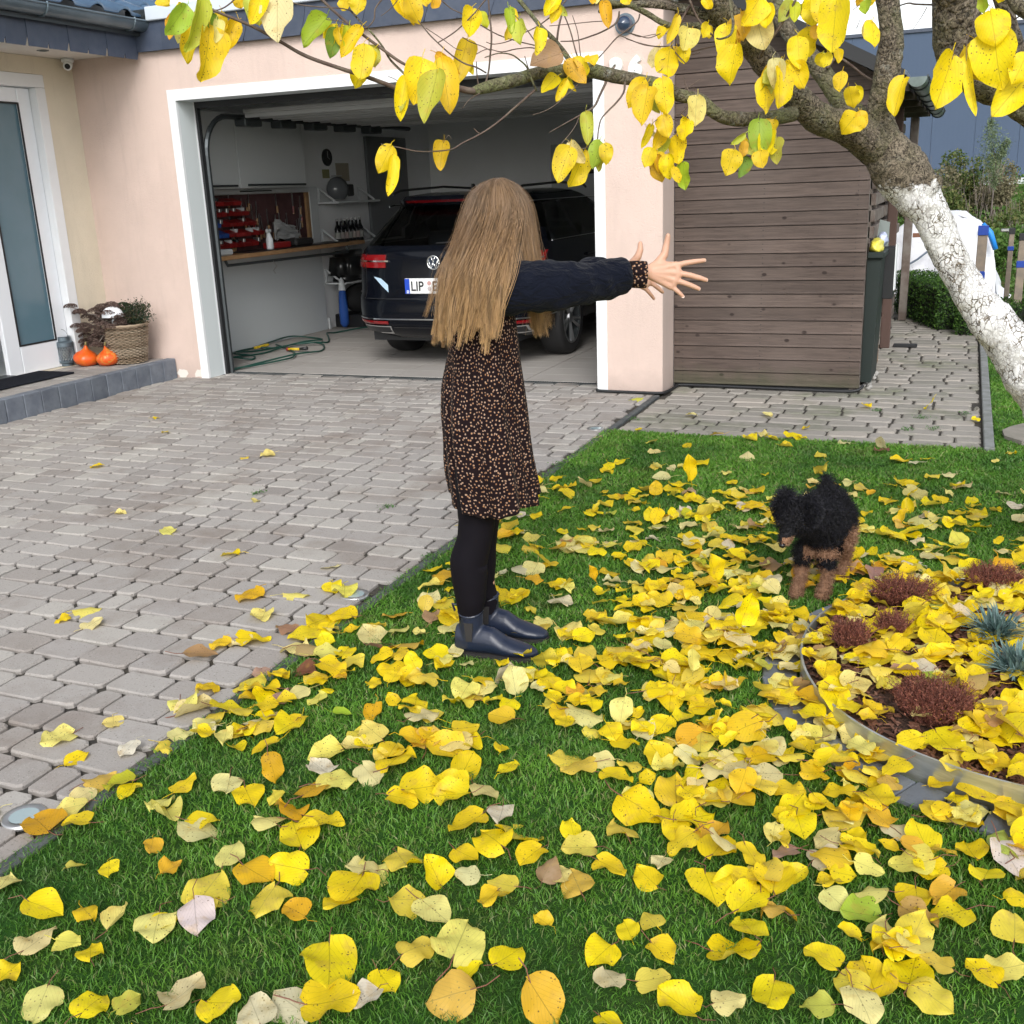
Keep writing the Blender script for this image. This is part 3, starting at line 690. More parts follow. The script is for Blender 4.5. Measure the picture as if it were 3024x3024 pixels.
def ring(l):
    z,r_,hw,fr_=l; pts=[]
    for s_ in sx:   # even spread over the rounded corner
        a=s_*math.pi/2; x=hw*math.sin(a) if abs(s_)>.55 else hw*s_/.55*math.sin(.55*math.pi/2)
        pts.append(rear(z,x))
    base=r_+.035+.44
    for y in sy:
        yy=max(base+.02,y+ (0 if y<.5 else 0)); t=(yy-base)/(fr_-base); pts.append(Vector((CX+hw,CY+min(yy,fr_-.35),z)))
    for k in range(5):
        a=k/4*math.pi; pts.append(Vector((CX+hw*math.cos(a)*.98,CY+fr_-.3+.3*math.sin(a),z)))
    for y in sy[::-1]:
        yy=max(base+.02,y); pts.append(Vector((CX-hw,CY+min(yy,fr_-.35),z)))
    return pts
rings=[ring(l) for l in lev]; NR=len(rings[0]); vs=[p for r_ in rings for p in r_]; body=[];rg=[];sgl={}
for i in range(len(lev)-1):
    for j in range(NR):
        q=(i*NR+j,i*NR+(j+1)%NR,(i+1)*NR+(j+1)%NR,(i+1)*NR+j); zmid=(lev[i][0]+lev[i+1][0])/2
        green=1.04<zmid<1.37
        isrear=2<=j<=11
        c=sum((vs[k] for k in q),Vector())/4; yl=c.y-CY; side=abs(c.x-CX)>.5
        if green and isrear: rg.append(q)
        elif green and side and not isrear and (.64<yl<.72 or .74<yl<1.32 or 1.40<yl<2.18 or 2.26<yl<2.9): 
            key=('L' if c.x<CX else 'R',0 if yl<1.36 else 1 if yl<2.2 else 2); sgl.setdefault(key,[]).append(q)
        elif green and yl>2.6: sgl.setdefault('W',[]).append(q)
        else: body.append(q)
body.append(tuple((len(lev)-1)*NR+j for j in range(NR)))
# wheel openings: drop low side faces near the axles
AX=(1.03,3.83)
body=[q for q in body if not (len(q)==4 and max(vs[k].z for k in q)<.66 and any(abs(sum(vs[k].y for k in q)/4-CY-a_)<.37 for a_ in AX) and abs(sum(vs[k].x for k in q)/4-CX)>.8)]
def sub(fs,off=0):
    used=sorted({k for q in fs for k in q}); m_={k:i for i,k in enumerate(used)}; return mesh([vs[k] for k in used],[tuple(m_[k] for k in q) for q in fs],True)
bo=obj('body',sub(body),m_paint,car); autosmooth(bo,38)
obj('rear_window',sub(rg),m_glass,car)
for k_,v_ in sgl.items(): obj('windscreen' if k_=='W' else 'side_window',sub(v_),m_glass,car)
def patch(name,zs,xs,off,mt,parent=car,thick=True):
    a=MB(); nz,nx=len(zs),len(xs); v_=[]
    for o_ in (off,-.02):
        for z in zs:
            for x in xs: v_.append(rear(z,x,o_))
    f_=[]
    for i in range(nz-1):
        for j in range(nx-1): f_.append((i*nx+j,i*nx+j+1,(i+1)*nx+j+1,(i+1)*nx+j))
    b=nz*nx
    for j in range(nx-1): f_.append((j,b+j,b+j+1,j+1)); k=(nz-1)*nx; f_.append((k+j,k+j+1,b+k+j+1,b+k+j))
    for i in range(nz-1): f_.append((i*nx,(i+1)*nx,b+(i+1)*nx,b+i*nx)); e_=nx-1; f_.append((i*nx+e_,b+i*nx+e_,b+(i+1)*nx+e_,(i+1)*nx+e_))
    a.add(v_,f_); return a.build(name,mt,parent,smooth=False)
lin=lambda a,b,n:[a+(b-a)*i/(n-1) for i in range(n)]
for s_ in (-1,1):
    t_=patch('taillight',lin(.865,.975,5),[s_*q for q in lin(.47,.895,12)],.012,m_tail)
    patch('light_bar',lin(.915,.927,2),[s_*q for q in lin(.44,.89,12)],.016,m_chrome,t_)
    patch('light_frame',lin(.855,.985,2),[s_*.70,s_*.712],.017,m_blk,t_)
    patch('reflector',lin(.385,.412,3),[s_*q for q in lin(.44,.86,9)],.012,m_tail)
    t_=patch('exhaust_trim',lin(.295,.368,3),[s_*q for q in lin(.42,.80,9)],.010,m_chrome); patch('exhaust_opening',lin(.308,.355,3),[s_*q for q in lin(.435,.785,9)],.014,m_blk,t_)
patch('chrome_strip',lin(.425,.436,2),lin(-.89,.89,25),.012,m_chrome)
patch('brake_light',lin(1.395,1.415,2),lin(-.42,.42,9),.012,m_tail)
patch('tailgate_gap',lin(.60,.606,2),lin(-.72,.72,15),.002,m_blk); patch('diffuser',lin(.27,.36,2),lin(-.4,.4,9),.006,m_blk)
for s_ in (-1,1):
    patch('panel_gap',lin(.61,.98,8),[s_*.70,s_*.705],.002,m_blk)
plz=.665; pl=thing  # number plate
ply=rear(.70,0).y-.012
pt_=MB().bbox((CX-.27,ply-.008,.645),(CX+.27,ply+.03,.775),.004).build('number_plate',pm('plate_white',(.78,.8,.8),.35),car)
MB().box((CX-.268,ply-.0105,.647),(CX-.222,ply-.0085,.773)).build('blue_band',pm('plate_blue',(.01,.06,.45),.4),pt_)
def text(name,s_,x,z,h,y,mt,parent,wx=1.0,ext=.001):
    cu=bpy.data.curves.new('t','FONT'); cu.body=s_; cu.size=h/.70; cu.extrude=ext; cu.offset=.0015
    o=bpy.data.objects.new('tmp',cu); C.objects.link(o); me=bpy.data.meshes.new_from_object(o.evaluated_get(bpy.context.evaluated_depsgraph_get())); bpy.data.objects.remove(o)
    for v in me.vertices: v.co=Vector((x+v.co.x*wx,y-v.co.z,z+v.co.y))
    return obj(name,me,mt,parent)
text('lettering','LIP',CX-.212,.672,.080,ply-.011,m_blk,pt_,.88); text('lettering','E',CX-.005,.672,.080,ply-.011,m_blk,pt_,.88); text('lettering','D',CX-.252,.652,.022,ply-.012,m_pvc,pt_)
for zz in (.69,.735):
    MB().lathe([(.001,0),(.019,0),(.019,.003),(.001,.003)],16,mat=Matrix.Translation((CX-.032,ply-.008,zz))@Matrix.Rotation(R(90),4,'X'),cap=False).build('seal',pm('seal%d'%int(zz*1000),(.45,.40,.40) if zz<.7 else (.50,.30,.28),.5),pt_)
# round emblem with stacked letters
bz=.905; byy=rear(bz,0).y-.006; em=MB(); em.tube([(CX+.056*math.cos(2*math.pi*k/28),byy,bz+.056*math.sin(2*math.pi*k/28)) for k in range(29)],.0065,6)
def st_(p,q): em.tube([(CX+p[0]*.052,byy-.002,bz+p[1]*.052),(CX+q[0]*.052,byy-.002,bz+q[1]*.052)],.0055,5)
for s_ in (-1,1): st_((s_*.38,.92),(0,.08)); st_((s_*.88,.42),(s_*.42,-.85)); st_((s_*.42,-.85),(0,-.02))
eo=em.build('emblem',m_chrome,car,smooth=True)
MB().lathe([(.001,0),(.055,0),(.055,.004),(.001,.004)],28,mat=Matrix.Translation((CX,byy+.004,bz))@Matrix.Rotation(R(90),4,'X'),cap=False).build('emblem_disc',pm('emblem_blue',(.02,.03,.05),.2),eo)
# pale blue sticker on tailgate: a leaning leaf of light film
sv=[rear(z,x,.004) for z,x in ((.79,-.60),(.775,-.52),(.72,-.45),(.655,-.445),(.70,-.50),(.755,-.56))]
MB().add(sv,[tuple(range(6))]).build('sticker',pm('pale_blue_film',(.40,.55,.68),.4),car)
# wheels
def wheel(x,y,s_):
    wh=MB(); T_=Matrix.Translation((x,y,.335))@Matrix.Rotation(R(90)*s_,4,'Y')
    prof=[(.235,-.11),(.30,-.115),(.325,-.10),(.335,-.07),(.337,0),(.335,.07),(.325,.10),(.30,.115),(.235,.11)]
    tyre=wh.lathe(prof,40,mat=T_,cap=False).build('wheel',m_tyre,car,smooth=True)
    rm=MB().lathe([(.236,.11),(.225,.10),(.218,.04),(.10,.02),(.001,.02)],40,mat=T_,cap=False)
    rm.build('rim_well',m_darkmetal,tyre,smooth=True)
    sp=MB()
    for k in range(5):
        for d_ in (-.13,.13):
            a=2*math.pi*k/5; p=Vector((.04*math.cos(a+d_),.04*math.sin(a+d_),.085)); q=Vector((.222*math.cos(a+d_*1.3),.222*math.sin(a+d_*1.3),.10)); sp.tube([T_@p,T_@q],[.014,.017],4)
    sp.lathe([(.001,.10),(.05,.10),(.055,.08),(.055,.03)],16,mat=T_,cap=False); sp.lathe([(.219,.112),(.236,.112),(.236,.10),(.219,.10)],40,mat=T_,cap=False)
    sp.build('rim',pm('rim_silver',(.40,.41,.42),.3,metal=.9) if 'rim_silver' not in bpy.data.materials else bpy.data.materials['rim_silver'],tyre)
for a_ in AX:
    for s_ in (-1,1): wheel(CX+s_*.80,CY+a_,s_)
    MB().box((CX-.68,CY+a_-.4,.25),(CX+.68,CY+a_+.4,.62)).build('wheel_housing',m_blk,car)
MB().box((CX-.70,CY+.2,.22),(CX+.70,CY+4.5,.30)).build('underbody',m_blk,car)
for s_ in (-1,1):
    pts=[(CX+s_*.60,CY+.55,1.475),(CX+s_*.60,CY+.70,1.505),(CX+s_*.60,CY+1.6,1.525),(CX+s_*.58,CY+2.4,1.495),(CX+s_*.57,CY+2.5,1.47)]
    MB().tube(pts,.012,6).build('roof_rail',m_blk,car)
    pts=[(CX+s_*(interp(1.36)[1]+.004),CY+.62+0*k,1.365) for k in range(1)]+[(CX+s_*(interp(1.378)[1]+.006),CY+.7+k*.3,1.378) for k in range(7)]
    MB().tube(pts,.006,5).build('window_trim',m_chrome,car); MB().tube([(CX+s_*(interp(1.045)[1]+.004),CY+.65+k*.35,1.043) for k in range(8)],.005,5).build('window_trim',m_chrome,car)
    MB().tube([(CX+s_*.914,CY+.42+k*.1,.43) for k in range(3)],.006,5).build('side_strip',m_chrome,car)
    for yy in (1.35,2.35): MB().bbox((CX+s_*.905,CY+yy+.1,.86),(CX+s_*.932,CY+yy+.3,.885),.006).build('door_handle',m_paint,car)
MB().prism([(CX-.012,CY+.95,1.475),(CX-.012,CY+1.10,1.475),(CX-.004,CY+.97,1.54),(CX-.004,CY+.95,1.54)],(.02,0,0)).build('antenna_fin',m_paint,car)
MB().tube([rear(1.06,0,.012),rear(1.075,.30,.02)],.008,5).build('wiper',m_blk,car)
for x in (-.38,0,.38):
    s=MB().bbox((CX+x-.22,CY+1.15,.6),(CX+x+.22,CY+1.3,1.12),.04).build('rear_seat',m_seat,car); MB().bbox((CX+x-.11,CY+1.16,1.13),(CX+x+.11,CY+1.26,1.28),.03).build('headrest',m_seat,s)
for x in (-.38,.38):
    s=MB().bbox((CX+x-.25,CY+2.1,.6),(CX+x+.25,CY+2.25,1.14),.04).build('front_seat',m_seat,car); MB().bbox((CX+x-.12,CY+2.12,1.15),(CX+x+.12,CY+2.22,1.33),.03).build('headrest',m_seat,s)
MB().box((CX-.8,CY+.3,.95),(CX+.8,CY+1.1,.97)).build('load_cover',m_seat,car)
# ================================================================== wooden shed
n=NT('weathered_boards'); co=n.tc(scale=(1,1,1)); mp=n.tc(scale=(1.2,9,22)); 
g1=n.noise(mp,3.2,6,.65,.6); oi=n.new('ShaderNodeObjectInfo'); add=n.new('ShaderNodeVectorMath',operation='ADD'); n.ln(mp,add.inputs[0]); n.ln(oi.outputs['Random'],add.inputs[1]); g1=n.noise(add.outputs[0],3.2,6,.65,.6)
c=n.mix((.048,.035,.030),(.112,.083,.070),n.ramp(g1,[(.3,0),(.7,1)]))
c=n.mix(c,(.145,.115,.10),n.math('MULTIPLY',n.ramp(n.noise(co,1.3,4),[(.4,0),(.7,1)]),.45))
kn=n.vor(n.tc(scale=(1,.3,1.5)),5.5); c=n.mix(c,(.022,.014,.012),n.math('MULTIPLY',n.ramp(kn,[(.07,1),(.12,0)]),.9))
hsn=n.new('ShaderNodeHueSaturation'); n.ln(n.objrand(.82,1.22),hsn.inputs['Value']); n.ln(c,hsn.inputs['Color'])
# moss near the ground
gn=n.new('ShaderNodeNewGeometry'); sx_=n.new('ShaderNodeSeparateXYZ'); n.ln(gn.outputs['Position'],sx_.inputs[0])
c=n.mix(hsn.outputs[0],(.045,.055,.025),n.math('MULTIPLY',n.ramp(n.math('ADD',sx_.outputs[2],n.math('MULTIPLY',n.noise(co,8,4),.2)),[(.12,1),(.28,0)]),.6))
n.set(base=c,rough=.75,spec=.3,normal=n.bump(g1,.35,.004,n.bump(n.noise(co,90,3),.2,.002))); m_board=n.m
m_oldwood=pm('old_rough_wood',(.12,.09,.075),.85,(.20,.175,.155),9,bump=.5,bscale=60,ov=.25)
m_shroof=pm('shed_roof_sheet',(.10,.13,.17),.4,(.16,.19,.23),4,metal=.4)
sh=thing('wooden_shed','dark brown board clad shed against the garage with pent roof and gutter','shed',(-1.3,7.9,0))
def ztop(x): return 2.125+(-.62-x)*.515
k=0; z=.03
while z<2.80:
    z1=z+.0905; xa,xb=-1.969,-.628
    # clip by the roof slope
    def xs_(zz): return min(xb,-.62-(zz-2.125)/.515) if zz>2.125 else xb
    a,b=xs_(z),xs_(z1)
    if a<xa+.02: break
    b=max(b,xa+.01)
    yb=7.88+random.uniform(-.0015,.0015)
    bd=MB().prism([(xa,yb,z),(a,yb,z),(b,yb,z1),(xa,yb,z1)],(0,.018,0)); 
    # rounded lower lip
    bd.add([(xa,yb-.004,z+.004),(a,yb-.004,z+.004),(a,yb,z+.018),(xa,yb,z+.018),(xa,yb,z),(a,yb,z)],[(0,1,2,3),(4,5,1,0)])
    o=bd.build('board',m_board,sh); z+=.0945; k+=1
    nl=MB()
    for xx in (-1.90,-1.33,-.70):
        for zz in (z-.0945+.028,z-.0945+.065):
            if xx<a-.03: nl.lathe([(.001,0),(.0035,0),(.0035,.002),(.001,.002)],6,mat=Matrix.Translation((xx,yb,zz))@Matrix.Rotation(R(90),4,'X'),cap=False)
    if nl.v: nl.build('nail_heads',m_black,o,kind='stuff')
MB().box((-1.97,7.90,.0),(-.64,7.93,2.12)).build('backing_panel',m_black,sh)
MB().bbox((-.70,7.899,0),(-.632,8.0,2.12),.004).build('corner_post',m_oldwood,sh)
# open lattice side
rs=random.Random(11)
for k in range(17):
    z=.08+k*.118
    for j,(ya,yb) in enumerate(((8.62,9.55),(9.75,10.9),(11.0,11.9))):
        if rs.random()<.85: MB().bbox((-.665+rs.uniform(-.01,.01)-.02*(j+k)%2,ya,z),(-.64,yb,z+.085),.003).build('lattice_slat',m_oldwood,sh)
for yy in (8.62,9.1,10.1,10.7,11.5): MB().bbox((-.70,yy,0),(-.668,yy+.09,2.1),.004).build('lattice_upright',m_oldwood,sh)
MB().bbox((-.64,10.0,0),(-.56,10.09,2.1),.006).build('post',pm('stained_post',(.085,.05,.04),.8,bump=.4,bscale=60),sh)
MB().bbox((-.60,11.95,0),(-.52,12.04,2.0),.006).build('post',m_oldwood,sh)
MB().box((-1.97,8.0,0.0),(-1.93,12.0,2.4)).box((-1.97,11.95,0),(-.7,12.0,2.1)).build('inner_wall',m_oldwood,sh)
MB().prism([(-.44,7.70,2.035),(-1.96,7.70,2.82),(-1.96,7.70,2.86),(-.44,7.70,2.075)],(0,4.9,0)).build('roof',m_black,sh)
MB().prism([(-.43,7.68,2.078),(-1.96,7.68,2.868),(-1.96,7.68,2.90),(-.43,7.68,2.105)],(0,4.95,0)).build('roof_sheet',m_shroof,sh)
MB().prism([(-.44,7.66,2.02),(-1.96,7.66,2.80),(-1.96,7.66,2.90),(-.44,7.66,2.11)],(0,.02,0)).build('verge_board',m_black,sh)
for k in range(5): MB().bbox((-1.0,7.95+k*1.0,2.0),(-.42,8.0+k*1.0,2.05),.004).build('rafter_end',m_oldwood,sh)
g=MB(); vs=[];fs=[]; rr=.06; n_=12
for iy,yy in enumerate((7.72,12.6)):
    for rad in (rr,rr-.003):
        for j in range(n_+1):
            a=math.pi+math.pi*j/n_; vs.append((-.365+rad*math.cos(a),yy,2.065+rad*math.sin(a)))
q_=n_+1
for j in range(n_): fs.append((j,j+1,2*q_+j+1,2*q_+j)); fs.append((q_+j,3*q_+j,3*q_+j+1,q_+j+1))
g.add(vs,fs); g.add([(-.365+rr*math.cos(math.pi+math.pi*j/n_),7.72,2.065+rr*math.sin(math.pi+math.pi*j/n_)) for j in range(n_+1)],[tuple(range(n_+1))])
gt=g.build('gutter',pm('shed_gutter',(.17,.21,.20),.5,(.10,.13,.12),8,metal=.3),sh)
for k in range(7):
    yy=8.0+k*.72; MB().tube([(-.365+.064*math.cos(math.pi+math.pi*j/10),yy,2.065+.064*math.sin(math.pi+math.pi*j/10)) for j in range(11)],.007,5).build('gutter_bracket',m_darkmetal,gt)
MB().tube([(-.303,7.72,2.068),(-.303,12.6,2.068)],.008,6).build('gutter_lip',m_darkmetal,gt)
# black cable laid along the foot of pillar and shed
pts=[(-2.47,7.55,.02),(-2.44,7.535,.015),(-2.2,7.53,.014),(-2.0,7.53,.014),(-1.95,7.60,.014),(-1.93,7.80,.016),(-1.90,7.855,.02),(-1.6,7.86,.018),(-1.1,7.84,.016),(-.78,7.82,.016),(-.64,7.845,.02),(-.60,7.89,.05)]
tag(MB().tube(smooth_path(pts,6),.011,6).build('ground_cable',m_black,smooth=True),'black rubber cable running along the foot of pillar and shed','cable')
# bin and clutter beside the shed
bn=thing('wheelie_bin','dark green wheelie bin standing behind the shed corner','bin',(-.58,8.25,0))
m_bin=pm('bin_green',(.006,.014,.012),.6)
MB().prism([(-.63,8.02,.05),(-.56,8.02,.05),(-.535,8.02,.92),(-.63,8.02,.92)],(0,.5,0)).build('bin_body',m_bin,bn)
MB().bbox((-.63,7.99,.92),(-.515,8.56,.965),.008).build('bin_rim',m_bin,bn); MB().prism([(-.62,8.56,.97),(-.60,8.60,1.16),(-.53,8.60,1.14),(-.53,8.56,.97)],(0,.015,0)).build('lid',pm('bin_lid_grey',(.16,.19,.18),.5),bn)
def lump(name,c,r3,mt,seed,amp=.35,sub=3):
    bm=bmesh.new(); bmesh.ops.create_icosphere(bm,subdivisions=sub,radius=1)
    for v in bm.verts:
        k=1+amp*noise.noise(v.co*2.1+Vector((seed,0,0)))+amp*.4*noise.noise(v.co*6+Vector((0,seed,0))); v.co=Vector((c[0]+v.co.x*r3[0]*k,c[1]+v.co.y*r3[1]*k,c[2]+v.co.z*r3[2]*k))
    me=bpy.data.meshes.new(name); bm.to_mesh(me); bm.free()
    for p_ in me.polygons: p_.use_smooth=True
    return obj(name,me,mt)
tag(lump('waste_bag',(-.585,8.2,.99),(.05,.18,.055),pm('yellow_film',(.70,.62,.08),.3),2),'yellow film bag stuffed in the top of the wheelie bin','bag')
tag(lump('plastic_bottle_bag',(-.56,8.42,1.03),(.035,.06,.05),pm('clear_blue_film',(.45,.50,.68),.2),5),'pale blue plastic bag beside the yellow one on the bin','bag')
bx=thing('cardboard_box','black and white printed carton hanging beside the bin','carton',(-.5,8.5,.7))
MB().bbox((-.545,8.42,.60),(-.47,8.62,.97),.004).build('carton_side',m_blk,bx); MB().bbox((-.47,8.43,.66),(-.462,8.60,.99),.002).build('carton_flap',m_white,bx)
tag(MB().prism([(-.66,8.8,0),(-.60,8.8,0),(-.61,8.8,.62),(-.66,8.8,.62)],(0,.5,0)).build('split_log_stack',pm('split_wood',(.28,.19,.12),.9,(.12,.08,.06),18,bump=.6,bscale=40)),'split firewood piece leaning against the shed lattice','firewood')
for k in range(26):
    rs_=random.Random(k); a=lump('pebble',(-.60+rs_.uniform(-.03,.04),7.98+k*.028,.015),(.02,.018,.016),bpy.data.materials.get('pebble_grey') or pm('pebble_grey',(.36,.35,.33),.8,ov=.3),k,.25,1)
    tag(a,'pale rounded pebble in the narrow strip beside the shed corner','pebble','pebbles along the shed foot')
tag(MB().bbox((-.53,10.05,.002),(-.33,10.12,.03),.006).build('iron_bracket',m_black),'flat black iron piece lying on path by the post','bracket')
# stepping stone
vs=[];
for j in range(14):
    a=2*math.pi*j/14; vs.append((.55+.27*math.cos(a)+.02*math.sin(a*3),6.72+.30*math.sin(a)+.02*math.cos(a*4),.0))
sp=MB().prism(vs,(0,0,.025)).build('stepping_stone',pm('flagstone',(.24,.22,.19),.9,(.17,.16,.13),8,bump=.4,bscale=60)); tag(sp,'flat grey stepping stone in the grass right of the path edging','stepping stone')
# recessed driveway lights
for i,(u,v,lab) in enumerate(((1048,1757,'recessed round driveway light half way along lawn edge'),(72,2412,'recessed round driveway light under orange leaf at bottom left'),(1760,1266,'recessed round driveway light near the pink pillar'))):
    q=gp(u,v,0); L=thing('ground_light',lab,'ground light',(q.x,q.y,0),'lights set in the driveway')
    MB().lathe([(.036,.0),(.052,.0035),(.056,.002),(.056,-.01)],28,(q.x,q.y,.002),cap=False).build('steel_ring',m_alu,L,smooth=True)
    MB().lathe([(.001,.002),(.037,.002)],24,(q.x,q.y,.002),cap=False).build('lens',pm('lens_glass%d'%i,(.32,.40,.42),.1,spec=.9),L)
# ================================================================== far background
n=NT('blue_cladding'); co=n.tc(); wv=n.new('ShaderNodeTexWave',wave_type='BANDS',bands_direction='X'); n.ln(co,wv.inputs[0]); wv.inputs['Scale'].default_value=3.0
n.set(base=n.mix((.055,.085,.14),(.065,.095,.155),n.noise(co,.4,2)),rough=.55,spec=.3,normal=n.bump(wv.outputs[1],.06,.01)); m_hall=n.m
hl_=thing('warehouse','long windowless blue grey warehouse beyond the bank','warehouse',(2,31,1))
x=-16.0
while x<22:
    MB().box((x,30,1.2),(x+.994,30.2,4.72-.006*(x-.9))).build('wall_panel',m_hall,hl_); x+=1.0
MB().box((-16,29.95,4.70),(22,30.3,4.78)).build('roof_edge',m_slate,hl_); MB().box((-16,29.7,1.0),(22,30.2,1.22)).build('plinth',pm('plinth_white',(.55,.58,.60),.7),hl_)
MB().box((-16,30.2,1),(22,45,4.7)).build('hall_body',m_hall,hl_)
# leaf cloud generator
def leaf_cloud(name,pts,nrm,size,mat,parent=None,seed=0,asp=.6,**kw):
    rs=np.random.RandomState(seed); N=len(pts); P=np.array(pts); 
    d=rs.normal(size=(N,3)); d+=np.array(nrm)*1.0; d/=np.linalg.norm(d,axis=1)[:,None]
    t=np.cross(d,rs.normal(size=(N,3))); t/=np.linalg.norm(t,axis=1)[:,None]; b=np.cross(d,t)
    s=np.array(size)*(rs.uniform(.6,1.3,N))[:,None]
    V=np.stack([P-t*s,P-b*s*asp*.9+d*s*.15,P+t*s,P+b*s*asp*.9+d*s*.15],1).reshape(-1,3)
    F=np.arange(4*N).reshape(-1,4)
    me=bpy.data.meshes.new(name); me.vertices.add(4*N); me.vertices.foreach_set('co',V.ravel()); me.loops.add(4*N); me.polygons.add(N)
    me.loops.foreach_set('vertex_index',F.ravel()); me.polygons.foreach_set('loop_start',np.arange(0,4*N,4)); me.update()
    me.validate()
    return obj(name,me,mat,parent,**kw)
def foliage(name,c1,c2,c3=None,trans=.25):
    n=NT(name); g=n.new('ShaderNodeNewGeometry'); r=g.outputs['Random Per Island']
    c=n.ramp(r,[(0,c1),(.55,c2)]+([(1,c3)] if c3 else []))
    n.set(base=c,rough=.6,spec=.3)
    tr=n.new('ShaderNodeBsdfTranslucent'); n.ln(c,tr.inputs[0]); mx=n.new('ShaderNodeMixShader'); mx.inputs[0].default_value=trans
    n.ln(n.b.outputs[0],mx.inputs[1]); n.ln(tr.outputs[0],mx.inputs[2]); n.ln(mx.outputs[0],n.out.inputs[0]); return n.m
m_box=foliage('box_leaf',(.02,.05,.012),(.045,.11,.02),(.10,.20,.03))
m_boxcore=pm('hedge_core',(.012,.018,.008),1)
def hedge(P,wd,h,label,seed):
    P=[Vector((*p,0)) for p in P]; rs=np.random.RandomState(seed); t=thing('box_hedge',label,'hedge',P[0]); core=MB(); pts=[];nr=[]
    for i in range(len(P)-1):
        d=(P[i+1]-P[i]); L=d.length; d.normalize(); s=Vector((-d.y,d.x,0)); 
        core.prism([P[i]+s*(wd/2-.03),P[i+1]+s*(wd/2-.03),P[i+1]-s*(wd/2-.03),P[i]-s*(wd/2-.03)],(0,0,h-.04))
        N=int(L*5200)
        for k in range(N):
            a=rs.uniform(-.02,L+.02); q=rs.uniform(); bulge=.015*math.sin(a*9)
            if q<.36: o=s*rs.uniform(-wd/2,wd/2)+Vector((0,0,h+bulge)); nn=(0,0,1)
            elif q<.68: o=s*(wd/2+bulge)+Vector((0,0,rs.uniform(.02,h))); nn=tuple(s)
            else: o=-s*(wd/2+bulge)+Vector((0,0,rs.uniform(.02,h))); nn=tuple(-s)
            pp=P[i]+d*a+o+Vector(rs.normal(size=3)*.018); pts.append(tuple(pp)); nr.append(nn)
    for e_ in (P[0],P[-1]):
        d_=(P[0]-P[1] if e_ is P[0] else P[-1]-P[-2]).normalized(); s=Vector((-d_.y,d_.x,0))
        for k in range(1500): pts.append(tuple(e_+d_*.01+s*rs.uniform(-wd/2,wd/2)+Vector((0,0,rs.uniform(.02,h)))+Vector(rs.normal(size=3)*.018))); nr.append(tuple(d_))
    core.build('core',m_boxcore,t); leaf_cloud('leaves',pts,nr,.013,m_box,t,seed)
hedge([(-.52,12.75),(-.45,12.5),(-.05,11.3)],.36,.42,'low clipped box hedge at the end of the path',1)
hedge([(.05,11.1),(.55,10.9),(1.3,11.2)],.36,.30,'low clipped box hedge right of the leaning trunk',2)
# tarpaulin heap
tp=thing('covered_stack','bulky stack wrapped in white tarpaulin behind the box hedge','tarpaulin',(-.1,14.2,0))
prof=[(-.78,.0,.0),(-.80,.0,.45),(-.74,.0,.86),(-.60,0,.97),(-.08,0,1.0),(.16,0,.86),(.27,0,.70),(.33,0,.35),(.40,0,.12),(.50,0,.05)]
vs=[];fs=[];ny=22; nx_=40
def pl_(t):
    t=t*(len(prof)-1); i=min(int(t),len(prof)-2); u=t-i; return (prof[i][0]*(1-u)+prof[i+1][0]*u, prof[i][2]*(1-u)+prof[i+1][2]*u)
for j in range(ny):
    b=j/(ny-1); yy=13.5+1.5*b
    for i in range(nx_):
        t=i/(nx_-1); x,z=pl_(t); k=.05*noise.noise(Vector((x*7,yy*2,z*2)))+.02*noise.noise(Vector((x*20,yy*6,z*3)))
        vs.append((x+k,yy+k*2,max(0,z+k*.6)))
for j in range(ny-1):
    for i in range(nx_-1): fs.append((j*nx_+i,j*nx_+i+1,(j+1)*nx_+i+1,(j+1)*nx_+i))
top=MB(); top.add(vs,fs)
fv=[];ff=[]
for i in range(nx_):
    x,y_,z=vs[i]
    for k in range(10):
        t=k/9; fv.append((x+.015*math.sin(x*60+t*5)*t, 13.5-.10*t-.035*math.sin(x*38)*t-.02*math.sin(x*95+1)*t, max(0.0,z*(1-t))))
for i in range(nx_-1):
    for k in range(9): ff.append((i*10+k,i*10+k+1,(i+1)*10+k+1,(i+1)*10+k))
top.add(fv,ff)
m_tarp=pm('white_tarp',(.80,.81,.85),.45,(.72,.73,.79),3,bump=.6,bscale=9,bdist=.03)
top.build('tarpaulin_sheet',m_tarp,tp,smooth=True)
m_tape=pm('blue_tape',(.01,.05,.32),.35)
MB().tube([(.16,13.38,.90),(.24,13.36,.80),(.31,13.36,.62)],[.02,.035,.03],6).build('blue_strap',pm('bright_blue_strap',(.02,.25,.75),.5),tp,smooth=True)
MB().tube([(-.66,13.39,.42),(-.50,13.36,.52),(-.38,13.37,.62)],.012,5).build('tie_cord',pm('grey_cord',(.16,.20,.26),.7),tp)
# stakes
m_stake=pm('stake_wood',(.26,.21,.16),.8,(.19,.16,.13),14,bump=.3,bscale=60)
def stake(u,v0,v1,Y,wd,lab,flat=True):
    a=onY(u,v0,Y); t=thing('wooden_stake',lab,'stake',(a.x,Y,0),'stakes near the tarpaulin')
    MB().bbox((a.x-wd/2,Y-.02,0),(a.x+wd/2,Y+.02,a.z-.0),.004).build('stake_wood',m_stake,t)
    return t,a
t,a=stake(2905,668,0,11.6,.088,'broad wooden stake with blue taped top in front of tarpaulin')
MB().bbox((a.x-.048,11.57,a.z-.085),(a.x+.048,11.63,a.z+.006),.004).build('tape_cap',m_tape,t); MB().bbox((a.x-.052,11.565,.44),(a.x+.048,11.632,.53),.012).build('tape_wrap',m_tape,t); MB().tube([(a.x-.03,11.56,.52),(a.x-.12,11.55,.60)],.012,5).build('tape_end',m_tape,t)
t,a=stake(2990,675,0,11.3,.045,'slim wooden stake with dark cap and clamp at the right')
